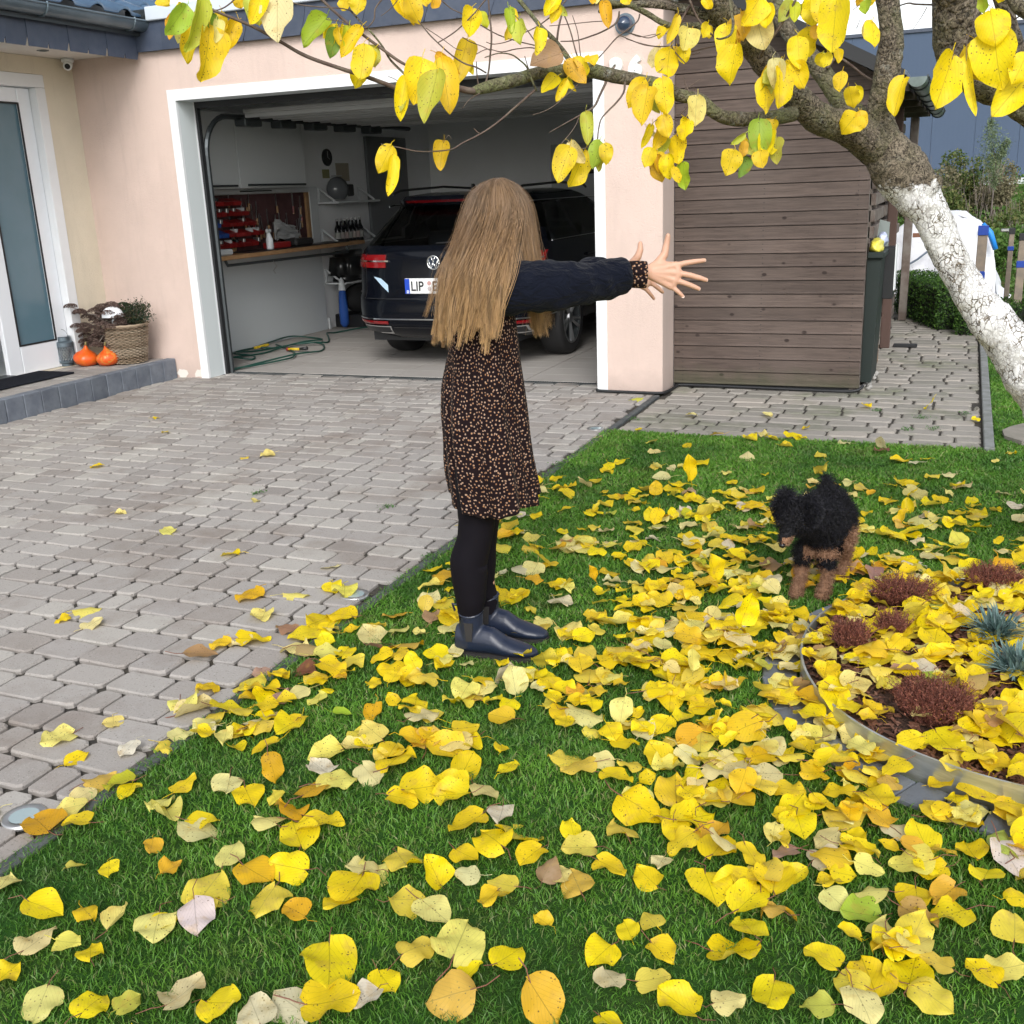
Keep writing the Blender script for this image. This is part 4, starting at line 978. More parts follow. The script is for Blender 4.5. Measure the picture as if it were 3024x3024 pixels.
MB().bbox((a.x-.027,11.275,a.z-.05),(a.x+.027,11.325,a.z+.005),.004).build('cap',m_black,t); MB().bbox((a.x-.10,11.285,a.z-.03),(a.x-.02,11.31,a.z+.0),.008).build('clamp',m_alu,t); MB().bbox((a.x-.027,11.275,a.z-.20),(a.x+.027,11.325,a.z-.16),.004).build('tape_band',m_tape,t)
t,a=stake(3024,690,0,11.0,.07,'wooden stake with blue band cut by the right picture edge')
MB().bbox((a.x-.04,10.975,a.z-.30),(a.x+.04,11.025,a.z-.24),.004).build('tape_band',m_tape,t); MB().bbox((a.x-.038,10.975,a.z-.06),(a.x+.038,11.025,a.z+.004),.004).build('cap',m_black,t)
tag(MB().bbox((-.55,12.9,.79),(-.1,12.93,.835),.004).build('wooden_rail',pm('rust_wood',(.22,.10,.06),.8)),'reddish brown wooden rail in front of the tarpaulin','rail')
# bank of weeds
m_weed=foliage('weed_leaf',(.05,.09,.02),(.10,.14,.035),(.20,.19,.07)); m_dry=foliage('dry_weed',(.12,.12,.06),(.19,.17,.10),(.28,.24,.15)); m_green=foliage('bank_green',(.04,.10,.015),(.08,.17,.03),(.13,.21,.05))
rs=np.random.RandomState(4); pts=[];sz=[];N=34000
for k in range(N):
    y=14.5+rs.uniform()**1.3*12.5; x=rs.uniform(-1.5,3.0)*(y/14); 
    if -.75<x<.5 and y<15.2: continue
    hh=(.10+.22*(noise.noise(Vector((x*.9,y*.7,2)))+.5))*(1+(y-14)/12)
    pts.append((x,y,terrain(x,y)+rs.uniform(0,max(.05,hh))))
leaf_cloud('bank_weeds',pts,[(0,-.3,.6)]*len(pts),.034,m_green,seed=3,kind='stuff',label='mixed green weeds covering the bank')
def weedbush(c,r3,n_,mat,label,seed,size=.035,stems=30,group='weedy bushes on the bank'):
    rs=np.random.RandomState(seed); t=thing('weed_bush',label,'bush',c,group); pts=[]
    lumps=[(rs.normal(size=3)*np.array(r3)*.45,rs.uniform(.35,.7)) for _ in range(9)]
    for k in range(n_):
        l,s=lumps[rs.randint(9)]; d=rs.normal(size=3); d/=np.linalg.norm(d); q=l+d*np.array(r3)*s*rs.uniform(.5,1.05)
        z=c[2]+r3[2]*.9+q[2]
        if z>c[2]: pts.append((c[0]+q[0],c[1]+q[1],z))
    leaf_cloud('foliage',pts,[(0,-.2,.4)]*len(pts),size,mat,t,seed)
    st=MB()
    for k in range(stems):
        a=Vector((c[0]+rs.normal()*r3[0]*.4,c[1]+rs.normal()*r3[1]*.4,c[2])); b=a+Vector((rs.normal()*.12,rs.normal()*.1,r3[2]*rs.uniform(1.5,2.3))); st.tube([a,(a+b)/2+Vector((.03,0,0)),b],[.006,.005,.002],3,cap=False)
    st.build('stems',m_oldwood,t,kind='stuff')
zt=lambda x,y:terrain(x,y)
for i,(u,v,Y,rx,rz,mt,lab) in enumerate([(2720,560,21,.55,.55,m_dry,'pale dry bush next to the shed corner on the bank'),(2800,590,20,.5,.42,m_weed,'olive bush behind the whitewashed fork'),(2860,545,22,.55,.50,m_weed,'grey green bush below the warehouse wall middle'),(2935,560,21,.35,.55,m_dry,'brown dry shrub under the feathery plume'),(2790,680,17,.45,.30,m_green,'bright green weedy bush above the tarpaulin'),(2900,720,16.5,.5,.30,m_green,'green bush right behind tarpaulin strap'),(3000,700,17,.5,.34,m_green,'green bush at right edge behind stakes'),(2960,640,18.5,.5,.36,m_weed,'olive weed bush below the brown shrub'),(3040,600,20,.35,.30,m_weed,'small weed bush at the right edge under the white plinth')]):
    q=onY(u,v,Y); weedbush((q.x,Y,zt(q.x,Y)-.05),(rx,rx,max(rz,(q.z-zt(q.x,Y))*.6)),5200,mt,lab,i+20,.03)
# feathery plume
q=onY(2935,520,20.0); pl=thing('plume_plant','tall feathery grey green plume plant against the warehouse wall','plant',(q.x,20,zt(q.x,20)))
rs=np.random.RandomState(8); pts=[]
for k in range(2600):
    t=rs.uniform(); top=onY(2928,350,20.0); base=Vector((q.x+.02,20,1.2)); c=base.lerp(top,t); wd=.16*math.sin(math.pi*min(1,t*1.02))**.6+.01
    pts.append((c.x+rs.normal()*wd*.55,c.y+rs.normal()*wd*.5,c.z+rs.normal()*.04))
for k in range(900):
    t=rs.uniform(); a=onY(2950,470,20.0); b=onY(2975,415,20.0); c=a.lerp(b,t); pts.append((c.x+rs.normal()*.04,c.y+rs.normal()*.04,c.z+rs.normal()*.04))
leaf_cloud('plume',pts,[(0,0,1)]*len(pts),.022,foliage('plume_leaf',(.12,.17,.08),(.18,.24,.12),(.25,.30,.18)),pl,9,asp=.3)
MB().tube([(q.x,20,zt(q.x,20)),(q.x+.02,20,1.5),tuple(onY(2932,420,20))],[.015,.01,.004],5).build('stem',m_oldwood,pl)
# ================================================================== pots, pumpkins and lantern on the step
Z0=SZ+.001
def squash(c,r,h,mt,label,tilt=0):
    t=thing('pumpkin',label,'pumpkin',c,'orange pumpkins on the entrance step'); vs=[];fs=[];nu,nv=28,12
    Mx=Matrix.Translation(c)@Matrix.Rotation(tilt,4,'Y')
    for i in range(nv+1):
        t_=i/nv; prof=[(0,.02),(.45,.0),(.8,.10),(.97,.28),(1.0,.42),(.93,.56),(.72,.70),(.46,.80),(.26,.90),(.16,1.0),(.09,1.10),(.04,1.15),(0,1.16)][i]
        for j in range(nu):
            a=2*math.pi*j/nu; rr=prof[0]*r*(1+.02*math.sin(5*a+1)*(prof[0]>.3)); vs.append(Mx@Vector((rr*math.cos(a),rr*math.sin(a),prof[1]*h)))
    for i in range(nv):
        for j in range(nu): fs.append((i*nu+j,i*nu+(j+1)%nu,(i+1)*nu+(j+1)%nu,(i+1)*nu+j))
    obj('fruit',mesh(vs,fs,True),mt,t)
    top=Mx@Vector((0,0,1.12*h)); MB().tube([top,top+Vector((.006,0,.03))],[.011,.007],7).build('stalk',pm('pumpkin_stalk_%s'%label[:4],(.25,.20,.08),.8),t,smooth=True)
n=NT('pumpkin_skin'); co=n.tc(); n.set(base=n.mix((.72,.10,.012),(.62,.16,.02),n.ramp(n.noise(co,14,5),[(.45,0),(.7,1)])),rough=.28,spec=.5,normal=n.bump(n.noise(co,60,4),.12,.003)); m_pk=n.m
a=gp(248,1080,Z0); squash((a.x,a.y+.03,Z0),.104,.155,m_pk,'left smooth orange pumpkin with neck beside lantern',R(8))
n=NT('pumpkin_skin_scarred'); co=n.tc(); n.set(base=n.mix((.70,.10,.012),(.62,.26,.05),n.ramp(n.noise(co,16,6,.7,1.5),[(.52,0),(.60,1)])),rough=.4,normal=n.bump(n.noise(co,50,4),.3,.003)); 
a=gp(316,1080,Z0); squash((a.x,a.y+.03,Z0),.095,.15,n.m,'right orange pumpkin with pale scars in front of basket',R(-6))
a=gp(183,1082,Z0); lc=(a.x,a.y+.06,Z0); lt=thing('lantern','black perforated metal lantern standing left of the pumpkins','lantern',lc)
MB().lathe([(.001,0),(.055,0),(.055,.02),(.078,.03),(.080,.045),(.001,.046)],28,lc,cap=False).build('lantern_base',m_zinc,lt); MB().lathe([(.078,.165),(.08,.168),(.079,.20),(.058,.215),(.056,.245),(.060,.25),(.052,.25),(.050,.215)],28,lc,cap=False).build('lantern_top',m_zinc,lt)
g=MB()
for k in range(22):
    for s_ in (-1,1):
        g.tube([(lc[0]+.076*math.cos(2*math.pi*k/22+s_*q*.22),lc[1]+.076*math.sin(2*math.pi*k/22+s_*q*.22),lc[2]+.045+q*.024) for q in range(6)],.0032,4,cap=False)
g.build('perforated_mantle',m_zinc,lt,kind='stuff')
MB().lathe([(.001,.046),(.035,.046),(.035,.13),(.001,.13)],16,lc,cap=False).build('candle',pm('candle_wax',(.60,.60,.56),.5),lt,smooth=False)
MB().tube([(lc[0]+.07*math.cos(q*math.pi/10+math.pi*.0),lc[1],lc[2]+.21+.10*math.sin(q*math.pi/10)) for q in range(11)],.0018,4).build('wire_handle',m_darkmetal,lt)
# wicker basket
a=gp(352,1078,Z0); bc=Vector((a.x,a.y+.14,Z0)); bk=thing('wicker_basket','tall round wicker basket planted with autumn plants','basket',tuple(bc))
m_wick=foliage('wicker',(.17,.12,.08),(.30,.23,.16),(.38,.31,.23),0)
g=MB()
for r_ in range(25):
    z=.012+r_*.0125; rad=.135+.045*z/.32
    g.tube([(bc.x+(rad+.010*math.cos(math.pi*(k+r_)))*math.cos(2*math.pi*k/36),bc.y+(rad+.010*math.cos(math.pi*(k+r_)))*math.sin(2*math.pi*k/36),bc.z+z+.002*random.uniform(-1,1)) for k in range(37)],.0052,4,cap=False)
g.build('weave',m_wick,bk,kind='stuff')
g=MB(); g.lathe([(.128,.01),(.168,.31)],24,tuple(bc),cap=False)
g.build('lining',m_boxcore,bk)
g=MB(); g.tube([(bc.x+.182*math.cos(2*math.pi*k/30),bc.y+.182*math.sin(2*math.pi*k/30),bc.z+.325+.003*(k%2)) for k in range(31)],.013,6,cap=False).build('rim',m_wick,bk)
MB().lathe([(.001,.29),(.165,.29)],20,tuple(bc),cap=False).build('potting_soil',m_boxcore,bk)
def tuft(name,label,c,pts_fn,n_,size,mt,seed,stems=0,stemmat=None,parent=None,asp=.6,cat='plant'):
    rs=np.random.RandomState(seed); pts=[];st=MB(); t=parent or thing(name,label,cat,tuple(c))
    pts=pts_fn(rs,n_,st); leaf_cloud('leaves',[tuple(p) for p in pts],[(0,0,.5)]*len(pts),size,mt,t,seed,asp)
    if st.v: st.build('stems',stemmat or m_oldwood,t,kind='stuff')
    return t
def sedum(rs,n_,st):
    out=[]
    for k in range(85):
        hh=Vector((rs.uniform(-.40,.04),rs.uniform(-.20,.05),rs.uniform(-.16,.20))); base=bc+Vector((hh.x*.25,hh.y*.3,.28)); tip=bc+Vector((hh.x,hh.y,.30+hh.z)); mid=(base+tip)/2+Vector((0,0,.06))
        st.tube([base,mid,tip],[.004,.003,.002],4,cap=False)
        for q in range(n_//85):
            d=rs.normal(size=3); d/=np.linalg.norm(d); out.append(tip+Vector((d[0]*.055,d[1]*.055,abs(d[2])*.03)))
    return out
tuft('stonecrop','faded mauve brown stonecrop flower heads spilling left from the basket',bc,sedum,26000,.0075,foliage('sedum_heads',(.07,.045,.04),(.15,.10,.085),(.22,.16,.13)),31)
def ivy(rs,n_,st):
    out=[]
    for k in range(34):
        a=rs.uniform(-.6,2.6); L=rs.uniform(.10,.30); base=bc+Vector((.06,.03,.30)); tip=base+Vector((math.cos(a)*L,math.sin(a)*L*.6-.03,rs.uniform(-.02,.20)*(1-L)+.05)); mid=(base+tip)/2+Vector((0,0,.07)); st.tube([base,mid,tip],[.003,.002,.001],3,cap=False)
        for q in range(n_//34):
            t=rs.uniform(.1,1); c_=base*(1-t)**2+mid*2*t*(1-t)+tip*t*t; out.append(c_+Vector(rs.normal(size=3)*.022))
    for k in range(n_//2):
        d=rs.normal(size=3); d/=np.linalg.norm(d); out.append(bc+Vector((-.02+d[0]*.13,.03+d[1]*.10,.37+abs(d[2])*.14)))
    return out
tuft('heather_bush','dark green bushy plant arching right over the basket rim',bc,ivy,2600,.010,foliage('dark_shrub',(.012,.03,.018),(.03,.06,.03),(.09,.07,.03)),32)
dm=onY(332,925,bc.y-.10); md=thing('garden_ball','white glass dome ornament on short stem in basket','garden ornament',tuple(dm))
MB().lathe([(.09,0),(.088,.025),(.072,.055),(.046,.078),(.001,.09)],28,(dm.x,dm.y,dm.z-.03),cap=False).lathe([(.09,0),(.001,-.004)],28,(dm.x,dm.y,dm.z-.03),cap=False).build('dome',m_pvc,md,smooth=True)
MB().lathe([(.001,0),(.022,-.02),(.02,-.05),(.006,-.06),(.006,-.14)],14,(dm.x+.01,dm.y,dm.z-.035),cap=False).build('stem_ball',m_pvc,md,smooth=True)
# ================================================================== fruit tree with whitewashed leaning trunk
def bark(name,lime=False,moss=.5,dark=(.024,.019,.015),lt=(.27,.225,.17)):
    n=NT(name); co=n.tc(); v=n.vor(co,34,'DISTANCE_TO_EDGE'); v2=n.noise(co,46,6,.7,1.6); v3=n.noise(co,120,4,.7)
    h=n.math('ADD',n.math('MULTIPLY',n.ramp(v,[(0,0),(.16,1)]),.5),v2)
    c=n.mix(dark,lt,n.ramp(v2,[(.36,0),(.62,1)]))
    c=n.mix(c,(.17,.18,.085),n.math('MULTIPLY',n.ramp(n.noise(co,7,5,.7),[(.42,0),(.62,1)]),moss))
    c=n.mix(c,(.30,.32,.29),n.math('MULTIPLY',n.ramp(n.noise(co,16,4,.7),[(.58,0),(.68,1)]),moss*.9))
    c=n.mix(c,dark,n.ramp(n.noise(co,70,4,.7,2.5),[(.40,1),(.5,0)]))
    rough=.9
    if lime:
        w1=n.noise(co,15,5,.66,2.2); band=n.math('ABSOLUTE',n.math('SUBTRACT',w1,.5)); crack=n.ramp(band,[(.009,1),(.020,0)])
        w2=n.noise(co,38,3,.6,1.5); crack2=n.math('MULTIPLY',n.ramp(n.math('ABSOLUTE',n.math('SUBTRACT',w2,.5)),[(.008,1),(.019,0)]),.9)
        wp=n.new('ShaderNodeVectorMath',operation='MULTIPLY_ADD'); wn=n.new('ShaderNodeTexNoise'); wn.inputs['Scale'].default_value=26; wn.inputs['Detail'].default_value=4; n.ln(co,wn.inputs['Vector']); n.ln(wn.outputs['Color'],wp.inputs[0]); wp.inputs[1].default_value=(.045,.045,.045); n.ln(n.tc(scale=(1.25,1.25,.75),rot=(0,R(38),0)),wp.inputs[2])
        ve=n.vor(wp.outputs[0],42,'DISTANCE_TO_EDGE'); gate=n.ramp(n.noise(co,11,3),[(.36,.25),(.52,1)]); crack3=n.math('MULTIPLY',n.ramp(ve,[(.035,1),(.085,0)]),gate)
        worn=n.ramp(n.noise(n.tc(scale=(1,1,.45),rot=(0,R(38),0)),9,6,.78),[(.53,0),(.62,1)]); fine=n.ramp(n.noise(co,75,3,.7),[(.42,0),(.56,1)])
        holes=n.math('MAXIMUM',n.math('MAXIMUM',n.math('MULTIPLY',crack,.6),crack3),n.math('MULTIPLY',n.math('MULTIPLY',worn,fine),.8))
        # painted up to a ragged line round the fork
        sx=n.new('ShaderNodeSeparateXYZ'); g=n.new('ShaderNodeNewGeometry'); n.ln(g.outputs['Position'],sx.inputs[0])
        lev_=n.math('ADD',n.math('ADD',sx.outputs[2],n.math('MULTIPLY',n.noise(co,22,5,.7),.13)),n.math('MULTIPLY',sx.outputs[0],-.05))
        above=n.ramp(n.math('SUBTRACT',lev_,LIMEZ),[(.0,0),(.012,1)])
        paint=n.math('MULTIPLY',n.math('SUBTRACT',1,holes),n.math('SUBTRACT',1,above))
        c=n.mix(c,n.mix((.80,.80,.81),(.66,.66,.64),n.ramp(n.noise(co,9,4),[(.4,0),(.7,1)])),paint)
        h=n.math('SUBTRACT',n.math('MULTIPLY',h,.4),n.math('MULTIPLY',holes,1.2))
    n.set(base=c,rough=rough,spec=.2,normal=n.bump(h,.5 if lime else .9,.004 if lime else .008,n.bump(v3,.25 if lime else .5,.003))); return n.m
_L=at(2680,535,4.0); LIMEZ=_L.z+.055
m_bark=bark('tree_bark'); m_lime=bark('whitewashed_bark',True,.15); m_twig=pm('twig_bark',(.075,.045,.035),.7,(.13,.10,.075),40,bump=.4,bscale=200); m_lichen=bark('lichen_bark',False,1.0,(.06,.05,.035),(.22,.19,.14))
tree=thing('fruit_tree','leaning fruit tree with whitewashed trunk and yellow autumn leaves','tree',(.67,4.36,0))
def branch(name,P,mat,n=10,seg=6,rough=.0,seed=0,parent=tree,cap=True):
    """P: (u, v, depth, width in photo pixels)"""
    Q=[at(u,v,d).to_tuple()+(.5*wd*d/FPX,) for u,v,d,wd in P]; out=[]; rad=[]
    for i in range(len(Q)-1):
        p0=Q[max(i-1,0)];p1=Q[i];p2=Q[i+1];p3=Q[min(i+2,len(Q)-1)]
        for k in range(seg):
            t=k/seg; q=[.5*((2*p1[c])+(p2[c]-p0[c])*t+(2*p0[c]-5*p1[c]+4*p2[c]-p3[c])*t*t+(3*p1[c]-p0[c]-3*p2[c]+p3[c])*t**3) for c in range(4)]; out.append(Vector(q[:3])); rad.append(max(.0006,q[3]))
    out.append(Vector(Q[-1][:3])); rad.append(Q[-1][3])
    m_=MB(); m_.tube(out,rad,n,cap=cap)
    if rough:
        vs=[]; k=len(out)
        for i,v in enumerate(m_.v):
            c=out[min(i//n,k-1)]; d=Vector(v)-c; nn=noise.noise(Vector(v)*9+Vector((seed,0,0)))+.5*noise.noise(Vector(v)*28+Vector((seed,0,0)))+.35*noise.noise(Vector(v)*70); vs.append(tuple(c+d*(1+rough*nn)))
        m_.v=vs
    return m_.build(name,mat,parent,smooth=True)
branch('trunk',[(3420,1850,4.0,200),(3330,1620,4.0,180),(3200,1350,4.0,160),(3095,1190,4.0,150),(3010,1060,4.0,140),(2950,975,4.0,124),(2893,905,4.0,108),(2834,815,4.0,96),(2790,728,4.0,94),(2752,640,4.0,106),(2716,585,4.0,128),(2680,535,4.0,148),(2640,478,3.99,146),(2606,425,3.97,118)],m_lime,40,12,.13,1)
branch('limb',[(2660,505,4.0,130),(2600,435,3.97,120),(2517,388,3.9,100),(2424,352,3.8,88),(2378,318,3.75,82),(2330,265,3.7,78),(2285,217,3.65,75),(2238,155,3.6,74),(2192,93,3.55,72),(2145,46,3.5,70),(2085,-30,3.45,68),(1990,-120,3.4,60),(1850,-480,3.3,38),(1790,-800,3.2,10)],m_bark,24,8,.16,2)
branch('limb',[(2560,372,4.05,70),(2502,318,4.05,66),(2455,255,4.05,60),(2412,190,4.05,54),(2337,105,4.05,48),(2300,31,4.05,44),(2270,-60,4.05,40),(2200,-400,4.1,24),(2150,-650,4.1,8)],m_lichen,20,8,.16,3)
branch('limb',[(2620,450,3.98,112),(2598,365,3.95,92),(2616,248,3.9,76),(2632,124,3.85,72),(2622,0,3.8,68),(2600,-120,3.75,62),(2560,-500,3.7,38),(2600,-900,3.6,10)],m_bark,24,8,.14,4)
branch('limb_stub',[(2735,585,3.95,40),(2752,545,3.93,52),(2765,520,3.92,48)],m_lime,12,4,.15,5)
branch('limb',[(3370,1740,4.0,150),(3560,1350,3.7,130),(3560,900,3.2,100),(3330,600,2.85,76),(3110,400,2.75,66),(3024,326,2.72,70),(2983,289,2.7,78),(2905,248,2.65,98),(2855,190,2.62,112),(2832,120,2.6,138),(2818,0,2.55,130),(2800,-120,2.5,120),(2700,-600,2.45,66),(2640,-1000,2.4,14)],m_bark,26,10,.16,6)
branch('branch',[(2995,250,2.72,60),(2999,134,2.7,48),(2983,80,2.7,46),(2960,0,2.68,50),(2940,-90,2.65,48),(2900,-500,2.6,10)],m_bark,16,6,.12,7)
branch('branch',[(3060,40,2.6,60),(3010,20,2.6,40),(2975,-30,2.6,35)],m_bark,12,5,.1,8)
branch('branch',[(2340,335,3.72,44),(2316,342,3.68,42),(2238,351,3.62,42),(2160,351,3.55,40),(2114,335,3.5,38),(2067,295,3.48,36),(2005,280,3.45,38),(1975,262,3.42,38),(1937,248,3.4,38),(1880,236,3.38,38),(1813,224,3.35,38),(1730,207,3.3,40),(1660,210,3.27,38),(1605,211,3.25,36),(1523,236,3.2,38),(1440,257,3.15,34),(1398,269,3.12,24)],m_lichen,16,6,.14,9)
branch('branch',[(1450,255,3.15,22),(1398,269,3.12,20),(1336,257,3.1,18),(1280,250,3.08,14),(1187,261,3.05,14),(1140,248,3.03,13),(1071,222,3.0,12),(1021,207,2.98,12),(905,166,2.95,11),(823,120,2.92,10),(740,75,2.9,9),(636,33,2.88,8),(587,8,2.87,6)],m_twig,9,5,.1,10)
K1=(450,0,.4141);K2=(1150,0,.4141);K3=(1850,0,.3106);K4=(2424,0,.3106)
def tw(K,pts,w0,w1,d0,d1=None,name='twig',mat=None,n=6):
    d1=d0 if d1 is None else d1; k=len(pts); P=[]
    for i,(x,y) in enumerate(pts):
        t=i/(k-1); P.append((K[0]+x*K[2],K[1]+y*K[2],d0+(d1-d0)*t+.006*math.sin(i*2.1),(w0+(w1-w0)*t)*K[2]))
    return branch(name,P,mat or m_twig,n,4,.12,k)
tw(K2,[(1040,640),(960,710),(880,780),(800,850),(720,910),(640,960),(520,1020),(440,1065),(300,1080),(190,1078),(60,1050),(-20,1042),(-60,1025)],18,6,3.2,3.0)
tw(K2,[(700,-60),(715,110),(728,260),(720,380),(705,520),(670,640)],12,15,3.1,3.15)
tw(K2,[(700,-20),(650,40),(600,100),(500,200),(420,260),(345,305)],12,8,3.05)
tw(K2,[(205,145),(280,240),(350,310),(440,390),(530,450),(620,480),(690,520)],9,12,3.02,3.1)
tw(K2,[(260,200),(380,280),(470,345),(520,360)],7,6,3.02); tw(K2,[(370,0),(440,60),(530,105),(660,185),(780,250),(900,290),(1060,330),(1090,345)],8,9,3.1,3.2)
tw(K2,[(1260,0),(1160,110),(1050,190),(950,240),(860,290),(750,315),(690,300)],11,6,3.2,3.1); tw(K2,[(870,80),(940,160),(1000,240),(1060,330),(1110,440),(1122,490)],6,12,3.15,3.22)
tw(K2,[(1195,-20),(1240,90),(1290,220),(1330,370),(1372,480)],8,11,3.2,3.27); tw(K2,[(1305,110),(1340,220),(1355,330),(1370,470)],5,9,3.22,3.28)
tw(K2,[(900,-30),(1000,90),(1080,190),(1160,270),(1220,340),(1290,440),(1310,500)],30,40,3.35,3.27,'branch',m_lichen,10)
tw(K2,[(1245,50),(1210,180),(1195,285)],12,16,3.33,3.32); tw(K2,[(1640,80),(1620,160),(1530,220),(1430,260),(1330,290),(1220,295)],14,8,3.3,3.32)
tw(K2,[(1440,470),(1540,360),(1620,270),(1700,210),(1770,150),(1785,100)],8,12,3.28,3.35); tw(K2,[(1140,185),(1300,170),(1450,155),(1560,150)],6,7,3.3)
tw(K2,[(1680,585),(1670,660),(1620,730),(1560,790),(1510,850),(1490,930),(1480,1000),(1430,1040),(1380,1060),(1330,1045),(1280,1055)],16,5,3.33,3.2)
tw(K2,[(1545,585),(1500,680),(1460,760),(1380,810),(1290,860),(1200,910),(1140,945)],20,5,3.3,3.2); tw(K2,[(1350,840),(1330,890),(1290,950),(1230,1020),(1190,1068)],8,5,3.25,3.2)
tw(K2,[(1345,605),(1260,680),(1180,750),(1100,795),(1020,820)],8,5,3.25,3.2); tw(K2,[(620,385),(700,350),(800,370),(900,350),(1000,340),(1060,350)],6,10,3.12,3.2)
tw(K2,[(680,410),(780,380),(870,390),(930,430),(980,480),(1020,580),(1050,650)],8,16,3.15,3.2,'twig',m_lichen); tw(K2,[(520,265),(580,300),(660,330),(720,360)],6,7,3.1)
tw(K2,[(520,775),(570,710),(645,665)],5,9,3.1); tw(K2,[(965,400),(985,470),(1000,510)],6,9,3.2); tw(K2,[(600,915),(625,940),(650,955)],6,8,3.05); tw(K2,[(440,990),(420,965),(385,1020)],4,4,3.03)
tw(K2,[(620,440),(625,540),(640,640)],8,12,3.1,3.14); tw(K2,[(1640,250),(1720,285),(1820,320),(1932,335)],7,9,3.3,3.35); tw(K2,[(1700,230),(1780,255),(1850,270),(1932,240)],7,8,3.3,3.35)
tw(K1,[(960,5),(1060,35),(1200,50),(1350,60),(1420,80)],10,7,2.95,3.0); tw(K1,[(1170,-40),(1290,75),(1400,170),(1530,270),(1640,350),(1750,430),(1850,490),(1900,560),(1970,620)],20,24,3.0,3.08)
tw(K1,[(1400,60),(1480,150),(1560,230),(1640,330),(1700,430),(1800,530),(1860,600)],13,18,3.02,3.08,'twig',m_lichen); tw(K1,[(1240,140),(1330,150),(1430,180),(1520,200),(1580,140),(1590,60),(1650,-20)],6,12,3.0,3.05)
tw(K1,[(600,-20),(560,20),(500,60),(440,70),(380,20),(340,-10)],12,7,2.9,2.88); tw(K1,[(1680,545),(1720,560),(1770,590)],4,8,3.05); tw(K1,[(1750,0),(1700,60),(1630,115)],8,5,3.1)
tw(K3,[(-270,10),(-120,30),(0,40),(100,80),(200,130),(330,210),(450,250),(600,240),(720,250),(820,300)],50,60,3.4,3.55,'branch',m_lichen,12)
tw(K3,[(-260,110),(-100,60),(100,40),(300,45),(550,80),(800,160),(900,250)],34,110,3.42,3.55,'branch',m_bark,14)
tw(K3,[(600,60),(530,180),(480,300),(430,400),(450,480),(560,600)],26,8,3.5,3.4); tw(K3,[(330,570),(420,540),(500,520),(700,470),(850,435)],6,16,3.4,3.5); tw(K3,[(295,690),(420,600),(560,540),(700,500)],6,10,3.4,3.48)
tw(K3,[(0,370),(130,410),(270,440),(420,440)],8,12,3.4,3.45); tw(K3,[(20,310),(130,350),(270,325),(400,320)],7,8,3.4,3.45); tw(K3,[(600,0),(680,180),(780,300),(880,390)],26,14,3.45,3.5)
tw(K3,[(980,-40),(1000,120),(1015,230),(990,330),(900,370),(860,365)],34,16,3.4,3.3,'twig',m_lichen,8); tw(K3,[(1620,-20),(1500,190),(1400,340),(1300,480),(1270,550)],22,30,3.35,3.5)
tw(K3,[(540,720),(560,800),(600,880)],8,16,3.45); tw(K3,[(710,745),(600,820),(540,860)],6,12,3.45); tw(K3,[(1215,1040),(1250,1100),(1268,1160)],12,6,3.6,3.5); tw(K3,[(1640,310),(1700,260),(1740,225)],10,4,3.5)
tw(K3,[(620,1130),(540,1130),(470,1140),(410,1120),(330,1120),(260,1160),(230,1200)],10,5,3.45,3.35); tw(K3,[(640,940),(520,1080),(480,1090)],12,6,3.45,3.4); tw(K3,[(440,1280),(470,1270),(500,1140)],6,8,3.4); tw(K3,[(1100,1290),(1140,1270),(1180,1380),(1160,1540)],8,4,3.5); tw(K3,[(670,920),(655,860),(640,830)],7,9,3.42)
tw(K4,[(730,60),(830,30),(900,40),(1060,45)],14,20,3.0,2.6); tw(K4,[(1010,65),(970,140),(930,200),(880,275)],10,6,2.8); tw(K4,[(60,650),(130,560),(180,550),(300,630),(400,710),(500,770)],30,24,4.0,3.97)
tw(K4,[(1480,20),(1460,200),(1400,330),(1290,450),(1248,565)],10,7,2.45,2.4); tw(K4,[(1420,300),(1390,400),(1383,575)],7,6,2.42,2.4); tw(K4,[(300,100),(350,60),(410,15),(460,-30)],6,12,3.3); tw(K4,[(340,270),(380,170)],10,4,3.4)
tw(K4,[(1800,120),(1840,180),(1900,150),(1960,170)],16,14,2.65)
